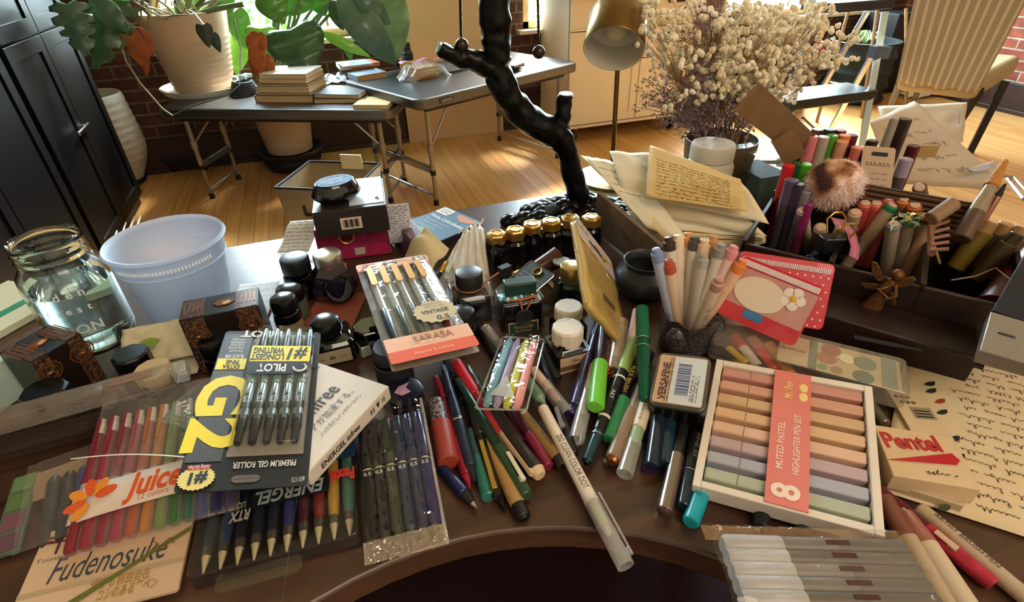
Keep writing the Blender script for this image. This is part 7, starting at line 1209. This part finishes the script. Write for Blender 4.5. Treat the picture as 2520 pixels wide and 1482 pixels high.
ST_ = [
 ('black brush marker with a clear cap, back left of the organiser', (1982, 322), .155, .0085, [('barrel', 0, .75, .95, .95, mat('#1a1a1c', .3)), ('cap', .73, 1, 1, 1, film('#c9c4bc', .45, .1, 0))], (1905, 560)),
 ('pink marker standing at the back left of the organiser', (2000, 334), .152, .0088, mk('#d97a82', '#d97a82'), (1925, 575)),
 ('clear tan-capped marker right of the pink one', (2028, 336), .150, .0088, [('barrel', 0, .5, .95, .95, mat('#6a5a48', .4)), ('cap', .48, 1, 1, 1, mat('#b0a490', .2))], (1945, 580)),
 ('marker with dark end behind the clear tan one', (2012, 318), .150, .0085, mk('#6a4640', '#8a7468'), (1935, 560)),
 ('leaf-green marker at the back of the organiser', (2050, 332), .150, .0085, mk('#5f9a35', '#6aa03c'), (1970, 570)),
 ('marker with teal-black ring cap behind the green one', (2042, 318), .154, .0085, mk('#1f3238', '#2c3a3c'), (1962, 560)),
 ('pale peach marker with its flat end up', (2074, 346), .145, .0088, mk('#d89a7c', '#d0a080', .4), (1990, 590)),
 ('marker with bright orange top behind the pale peach one', (2080, 332), .150, .0088, mk('#d8752c', '#c07a4c', .9), (2000, 570)),
 ('red-brown capped marker behind the orange-topped one', (2070, 320), .152, .0085, mk('#7a1f1c', '#6a2420'), (1990, 560)),
 ('maroon marker right of the orange-topped one', (2098, 332), .148, .0085, mk('#5a1a2c', '#4a1826'), (2020, 570)),
 ('salmon marker in front of the maroon ones', (2112, 362), .140, .0088, mk('#e07868', '#d87c6a'), (2030, 590)),
 ('dark wine marker between peach and salmon markers', (2094, 358), .138, .0078, mk('#3c1620', '#3c1620'), (2015, 590)),
 ('navy marker right of the salmon one', (2135, 370), .138, .0085, mk('#1e2436', '#1e2436'), (2055, 590)),
 ('dark brown capped marker behind the navy one', (2148, 345), .142, .0085, mk('#33201c', '#33201c'), (2070, 570)),
 ('black marker with frosted top, tallest beside the papers', (2205, 290), .175, .0085, [('barrel', 0, .72, .95, .95, mat('#141416', .4)), ('cap', .70, 1, .95, .85, mat('#a89c90', .3, alpha=.85))], (2110, 600)),
 ('tall dark brown marker right of the frosted-top one', (2228, 292), .175, .0098, mk('#2e1c18', '#2e1c18'), (2140, 600)),
 ('dark red square-ended marker behind the pen card', (2250, 358), .150, .0085, mk('#4a1414', '#4a1414'), (2165, 590)),
 ('lavender-grey capped marker right of the pen card', (2232, 390), .145, .0088, mk('#9a90a0', '#5a4a4c', .8), (2165, 610)),
 ('red-capped marker at the left front of the organiser', (1942, 405), .135, .0085, mk('#d0242a', '#8a1a1e', .6), (1880, 590)),
 ('deep green marker behind the red-capped one', (1962, 400), .135, .0080, mk('#1f5a34', '#1f5a34'), (1900, 585)),
 ('bright green marker left of the fluffy pompom', (1984, 403), .135, .0088, mk('#4fae24', '#5a8a3c', .7), (1925, 590)),
 ('flat silver-violet pen at the left end of the organiser', (1950, 442), .130, .0095, mk('#5a4868', '#4a4048', .7), (1893, 610)),
 ('slim purple-black pen beside the silver-violet one', (1968, 452), .128, .0070, mk('#3a3048', '#3a3048'), (1905, 620)),
 ('grey translucent pen below the pompom, left', (1985, 470), .120, .0070, mk('#7a7478', '#6a6468'), (1925, 625)),
 ('magenta-stemmed pen below the pompom, left', (1992, 500), .110, .0060, mk('#8a2a5a', '#6a2446'), (1945, 625)),
]
for k, (lab, q_, zt_, r_, sg_, bs_) in enumerate(ST_): stand('marker', lab, q_, zt_, None, r_, sg_)
for (lab, q_, zt_, c, bd, bs) in (
 ('white marker with mauve end in front of the pompom', (1976, 515), .100, '#b088a8', '#cfbfa8', (1985, 618)),
 ('cream marker half hidden under the pompom, left', (2020, 560), .085, '#c0a08c', '#a88c74', (2000, 620)),
 ('cream marker half hidden under the pompom, right', (2075, 555), .085, '#c8a890', '#b89a80', (2040, 620)),
 ('pale marker leaning right of the pink clip', (2105, 520), .100, '#c8a48c', '#c4a88c', (2075, 630)),
 ('salmon marker, left of the three reddish ones', (2130, 497), .110, '#c85a4c', '#b84a40', (2095, 640)),
 ('salmon marker, middle of the three reddish ones', (2158, 497), .112, '#d86258', '#c0504a', (2115, 650)),
 ('salmon marker, right of the three reddish ones', (2190, 486), .118, '#d8605a', '#b8504c', (2130, 655)),
 ('white marker with deep green end leaning diagonally', (2198, 502), .115, '#1f7a48', '#b89c80', (2078, 660)),
 ('white marker with grey-violet end, front row', (2200, 548), .105, '#8a8088', '#a89484', (2175, 690)),
 ('pale marker with foil-wrapped green head', (2238, 540), .105, '#5a8a5c', '#9c8c74', (2200, 690)),
 ('marker with orange end at the back of the front row', (2225, 486), .122, '#d97a30', '#a8805c', (2190, 640)),
 ('marker with small orange end right of the larger orange one', (2252, 502), .118, '#d0702c', '#a07a58', (2215, 640)),
 ('marker with reddish brown end and pale disc', (2274, 528), .112, '#6a3426', '#a08468', (2230, 680)),
 ('marker with brown end and bright disc, leaning right', (2296, 536), .110, '#4a2c20', '#b89478', (2215, 700)),
 ('marker with tan rounded end beside the wicker panel', (2302, 500), .118, '#b08c68', '#8c7058', (2260, 640)),
 ('greyish pastel stick beside the wicker panel', (2262, 460), .128, '#5a4a3c', '#5a4a3c', (2290, 560))):
    stand('marker', lab, q_, zt_, bs, .0082, copic(c, bd), zb=.012)
stand('brush', 'wide paintbrush with an orange bristle tip and clear ferrule', (2475, 395), .175, (2365, 590), .0095, [('handle', 0, .35, 1.1, 1.0, mat('#5a4030', .4)), ('ferrule', .33, .68, 1.0, .7, mat('#a89884', .2, .6)), ('bristles', .66, 1, .85, .35, mat('#b8782c', .7, bump=1, bscale=300))], cat='brush', zb=.10)
stand('brush', 'slim copper paintbrush with a dark tip at the right', (2475, 452), .15, (2400, 570), .0055, [('handle', 0, .75, 1, .8, mat('#8a5a40', .3, .5)), ('bristles', .74, 1, .8, .3, mat('#2a201a', .7))], cat='brush', zb=.09)
for k, (a_, b_, c, r_, lab) in enumerate((((2440, 545), (2350, 660), '#7a6420', .012, 'dull gold tube, leftmost in the shaded right compartment'), ((2480, 550), (2400, 660), '#5a4630', .012, 'brown foil tube in the middle of the right compartment'), ((2520, 560), (2420, 680), '#8a6a44', .013, 'tan capped tube, rightmost in the shaded compartment'), ((2505, 575), (2400, 690), '#4a3a1c', .010, 'dark olive tube in front of the tan-capped one'))):
    stand('paint_tube', lab, a_, .105, b_, r_, [('tube_body', 0, .8, .9, 1, mat(c, .4)), ('cap', .78, 1, .8, .75, mat('#a07a50' if k != 3 else '#3a3020', .4))], cat='tube', zb=.04)
fk = T('hair_pick', 'brown comb-like fork with several prongs in the organiser', 'comb', P(2300, 590, Z0+.10)); o_ = P(2300, 590, Z0+.10); BRN = mat('#8a5c44', .4)
for k in range(5): MB(BRN).tube([P(2290, 560+k*14, Z0+.105)-o_, P(2335, 545+k*17, Z0+.11)-o_], .0022, 6).build('prong', fk)
MB(BRN).tube([P(2290, 555, Z0+.105)-o_, P(2292, 625, Z0+.10)-o_], .004, 6).build('spine', fk)
stand('pencil', 'short squared wooden stick lying across the organiser top', (2348, 500), .135, (2290, 540), .009, [('stick', 0, 1, 1, 1, mat('#8a6c4c', .6))], cat='stick', zb=.12)
stand('stylus', 'thin gold stylus in the dark part of the organiser', (2292, 580), .09, (2312, 650), .0022, [('shaft', 0, 1, 1, .8, mat('#a8845c', .3, .6))], cat='stylus', zb=.06)
# foil wrap
mb = MB(mat('#8fb4a4', .2, .7)); rnd = random.Random(8)
for k in range(60): c_ = P(rnd.uniform(2205, 2262), rnd.uniform(500, 560), Z0+.108)+Vector([rnd.uniform(-.006, .006) for _ in range(3)]); a = Vector([rnd.uniform(-1, 1) for _ in range(3)]).normalized()*.006; b = a.orthogonal().normalized()*.004; mb.m(mat(('#8fb4a4', '#d8d49a', '#4f8a6a')[k % 3], .2, .7)); mb.f([mb.v(c_-a), mb.v(c_+b), mb.v(c_+a)], False)
tag(mb.build('foil_wrap', recalc=False), 'shiny green and gold foil scrap among the marker tops', 'foil')
# pen card
strip_ = T('pen_card', 'cream hang card with an oval slot standing behind the pompom', 'card', Matrix.Identity(4)); q = [P(2118, 372, Z0+.15), P(2210, 378, Z0+.15), P(2180, 520, Z0+.09), P(2110, 510, Z0+.09)]; M, w_, h_ = quadM(q); strip_.matrix_world = M; MB(mat('#b59a80', .5)).prism(rrect(w_, h_*1.1, .004), -.001, 0).build('card', strip_); panel(strip_, w_*.28, h_*.93, w_*.78, h_*1.0, .0003, BLKM, 'hang_hole', .002); text(strip_, 'SARASA', w_*.5, h_*.78, .0005, .009, mat('#7a5a48'), wid=w_*.75)
mb = MB(mat('#7a6454', .6)); [scribble(mb, w_*.3, w_*.85, h_*(.62-.1*k), .003, .0005, .0004, None, k) for k in range(5)]; mb.build('printing', strip_, recalc=False)
# pompom
pc3 = P(2055, 452, Z0+.125); pm = T('pompom', 'round fluffy fur pompom in white, tan and dark brown, on the standing markers', 'pompom', pc3)
fur = []
for (ca, cb, sc_) in (('#d9b8ac', '#b07a4c', 22),):
    m = bpy.data.materials.new('fur'); m.use_nodes = True; nt = m.node_tree; b = nt.nodes['Principled BSDF']; tc = nt.nodes.new('ShaderNodeTexCoord'); n = nt.nodes.new('ShaderNodeTexNoise'); n.inputs['Scale'].default_value = 19; n.inputs['Detail'].default_value = 2
    r = nt.nodes.new('ShaderNodeValToRGB'); el = r.color_ramp.elements; el[0].position = .38; el[0].color = lin('#4a2c28'); el[1].position = .56; el[1].color = lin('#ecd2cc'); e = el.new(.44); e.color = lin('#a06c44'); e = el.new(.51); e.color = lin('#dcb498')
    nt.links.new(tc.outputs['Object'], n.inputs['Vector']); nt.links.new(n.outputs['Fac'], r.inputs[0]); nt.links.new(r.outputs[0], b.inputs['Base Color']); b.inputs['Roughness'].default_value = .9; fur.append(m)
MB(fur[0]).sph((0, 0, 0), .033, 28, 18, (1.15, 1, 1)).build('core', pm, ang=180); mb = MB(fur[0]); rnd = random.Random(3)
for k in range(6500):
    d = Vector((rnd.gauss(0, 1), rnd.gauss(0, 1), rnd.gauss(0, 1))).normalized(); b0 = Vector((d.x*.037, d.y*.032, d.z*.032)); tgt = b0+d*rnd.uniform(.001, .0045)+Vector((rnd.uniform(-.006, .006), rnd.uniform(-.006, .006), rnd.uniform(-.007, .002))); s_ = d.orthogonal().normalized()*.0006; s_ = Matrix.Rotation(rnd.uniform(0, 6.28), 3, d) @ s_
    mb.f([mb.v(b0-s_), mb.v(b0+s_), mb.v(tgt)], False)
f_ = mb.build('fur', pm, recalc=False); f_['kind'] = 'stuff'
# binder clip, pink ribbon, blue pen, fairy ornament
bcl = T('binder_clip', 'black binder clip with gold wire handles at the organiser front', 'clip', at(P(2060, 600, Z0+.085), -.3)); mb = MB(mat('#131318', .35)); mb.rings([[(x*.023, -.009*k_, z) for x, z in ((-1, 0), (1, 0))]+[(x*.023, .009*k_, z) for x, z in ((1, 0), (-1, 0))] for k_, z in ((1, -.012), (.15, .012))][::1]) if 0 else mb.box((0, 0, 0), (.046, .018, .024), 0, 1); mb.build('clip_body', bcl, bev=.003)
for s_ in (-1, 1): MB(GOLD).tube([(-.012, s_*.008, .012), (-.014, s_*.014, .028), (-.006, s_*.016, .036), (.004, s_*.016, .036), (.010, s_*.014, .028), (.008, s_*.008, .012)], .0012, 6).build('wire_handle', bcl)
pk_ = MB(mat('#b86a80', .5)); o_ = P(2080, 580, Z0+.09); pk_.ribbon([P(x, y, Z0+z)-o_ for x, y, z in ((2050, 545, .11), (2075, 548, .105), (2095, 575, .10), (2105, 610, .09), (2100, 635, .085))], .012, (0, -.6, 1)); tag(pk_.build('ribbon', M=Matrix.Translation(o_), recalc=False, thick=.0008), 'dusty pink ribbon strap curling down the organiser front', 'ribbon')
pen('pen', 'shiny dark blue pen cap lying at the organiser front by the red pouch', (1990, 640), (2035, 615), (.06, .062), .008, [('cap', 0, .6, .8, 1, mat('#1c2c5c', .1, .3)), ('end', .6, 1, 1, .6, mat('#10152a', .1))])
FG = mat('#6a4622', .4, .6, bump=1, bscale=150); fc = P(2168, 700, Z0+.062); fo = T('fairy_ornament', 'antique gold winged figure ornament hanging on the organiser front', 'ornament', Mo.copy()); lc = Mo.inverted() @ fc; fo.matrix_world = Mo @ Matrix.Translation((lc.x, -.006, lc.z))
mb = MB(FG); mb.sph((.010, -.006, .026), .007, 14, 10); mb.rings([[(cx+rx*math.cos(a*.5236), -.006+ry*math.sin(a*.5236), z) for a in range(12)] for cx, rx, ry, z in ((.008, .004, .004, .020), (.006, .007, .005, .012), (.004, .005, .004, .002), (.002, .007, .006, -.006), (-.002, .012, .008, -.022), (-.005, .017, .010, -.038), (-.005, .016, .009, -.041))]); mb.tube([(.010, -.008, .014), (-.002, -.014, .006), (.008, -.016, .0)], .0025, 7); mb.tube([(.012, -.008, .014), (.016, -.014, .004), (.008, -.016, -.002)], .0025, 7); mb.build('figure', fo, ang=80)
for s_, pts in ((-1, ((0, 0), (-.012, .012), (-.026, .030), (-.034, .030), (-.030, .016), (-.018, .002))), (1, ((0, 0), (.012, .014), (.026, .022), (.032, .018), (.026, .006), (.012, -.002))), (-1, ((0, -.002), (-.020, -.004), (-.038, -.008), (-.030, -.014), (-.012, -.012))), (1, ((0, -.004), (.014, -.014), (.022, -.030), (.016, -.030), (.006, -.014)))):
    mb = MB(FG); mb.M = Matrix.Translation((.006, -.002, .010)) @ Matrix.Rotation(math.pi/2, 4, 'X'); mb.prism([(a*.72, b*.8) for a, b in (pts if s_ == 1 else pts[::-1])], 0, .002); mb.build('wing', fo, bev=.0006)
# thin dark cables / wires in front of organiser
for k, (pts, lab) in enumerate(((((2180, 800), (2280, 815), (2350, 850), (2400, 880)), 'glossy black cable in front of the organiser, upper one'), (((2100, 830), (2200, 850), (2300, 865), (2420, 905)), 'glossy black cable in front of the organiser, lower one'), (((2340, 690), (2400, 680), (2450, 660), (2500, 700)), 'thin silver wire loop in the shaded right corner'))):
    tag(MB(mat('#17120f' if k < 2 else '#8a7a6c', .15, 0 if k < 2 else .8)).tube([P(x, y, Z0+(.03 if k < 2 else .085)) for x, y in pts], .003 if k < 2 else .0011, 7).build('cable' if k < 2 else 'wire'), lab, 'cable')
mr = [P(2440, 760, Z0+.05), P(2560, 620, Z0+.06)]; tag(MB(mat('#5a0f1e', .4)).tube(mr, .018, 12).build('red_tube'), 'dark red cylinder in the shadow at the right frame edge', 'tube')
# papers behind the organiser
PP = mat('#b59c80', .7, c2='#a88e72', nscale=8)
lt = T('letter_papers', 'brown-toned letters with curly handwriting standing behind the organiser', 'papers', P(2300, 400, Z0+.12)); o_ = P(2300, 400, Z0+.12)
sheet4('letter_sheet', ((2140, 300, .125), (2250, 248, .14), (2490, 470, .09), (2195, 450, .075)), PP, lt, seed=21, lines=5, reg=(.15, .85, .2, .8), tc='#5a4434', hs=.009, lw=.0007, o_=o_)
sheet4('letter_sheet', ((2160, 262, .115), (2380, 252, .11), (2370, 348, .08), (2200, 440, .07)), mat('#b8a48a', .7), lt, seed=22, o_=o_); mb = MB(mat('#56606a', .5)); a, b, c_ = [P(x, y, Z0+.113)-o_ for x, y in ((2304, 268), (2362, 270), (2360, 305))]; mb.ribbon([a, b], .003); mb.ribbon([b, c_], .003); mb.build('printed_border', lt, recalc=False)
MB(mat('#b0aeb2', .3)).grid(lambda u, v: P(2375, 425, Z0+.105).lerp(P(2440, 405, Z0+.105), u).lerp(P(2390, 432, Z0+.10).lerp(P(2450, 425, Z0+.10), u), v)-o_+Vector((0, 0, .006)), 3, 3).build('glossy_label', lt, thick=.0005)
tc2 = T('clear_tray', 'clear angular plastic tray edge at the far right behind the brushes', 'tray', P(2490, 460, Z0+.11)); o_ = P(2490, 460, Z0+.11); mb = MB(mat('#a8988a', .2, .3)); mb.tube([P(x, y, Z0+.115)-o_ for x, y in ((2470, 432), (2495, 436), (2535, 480))], .002, 6); mb.tube([P(x, y, Z0+.11)-o_ for x, y in ((2480, 440), (2520, 490))], .003, 6); mb.build('rim', tc2)
tag(MB(mat('#a8854a', .5)).box((0, 0, 0), (.035, .004, .018)).build('tape_strip', M=at(P(2275, 372, Z0+.14), -.4)), 'short tan paper strip on the letters behind the organiser', 'strip')
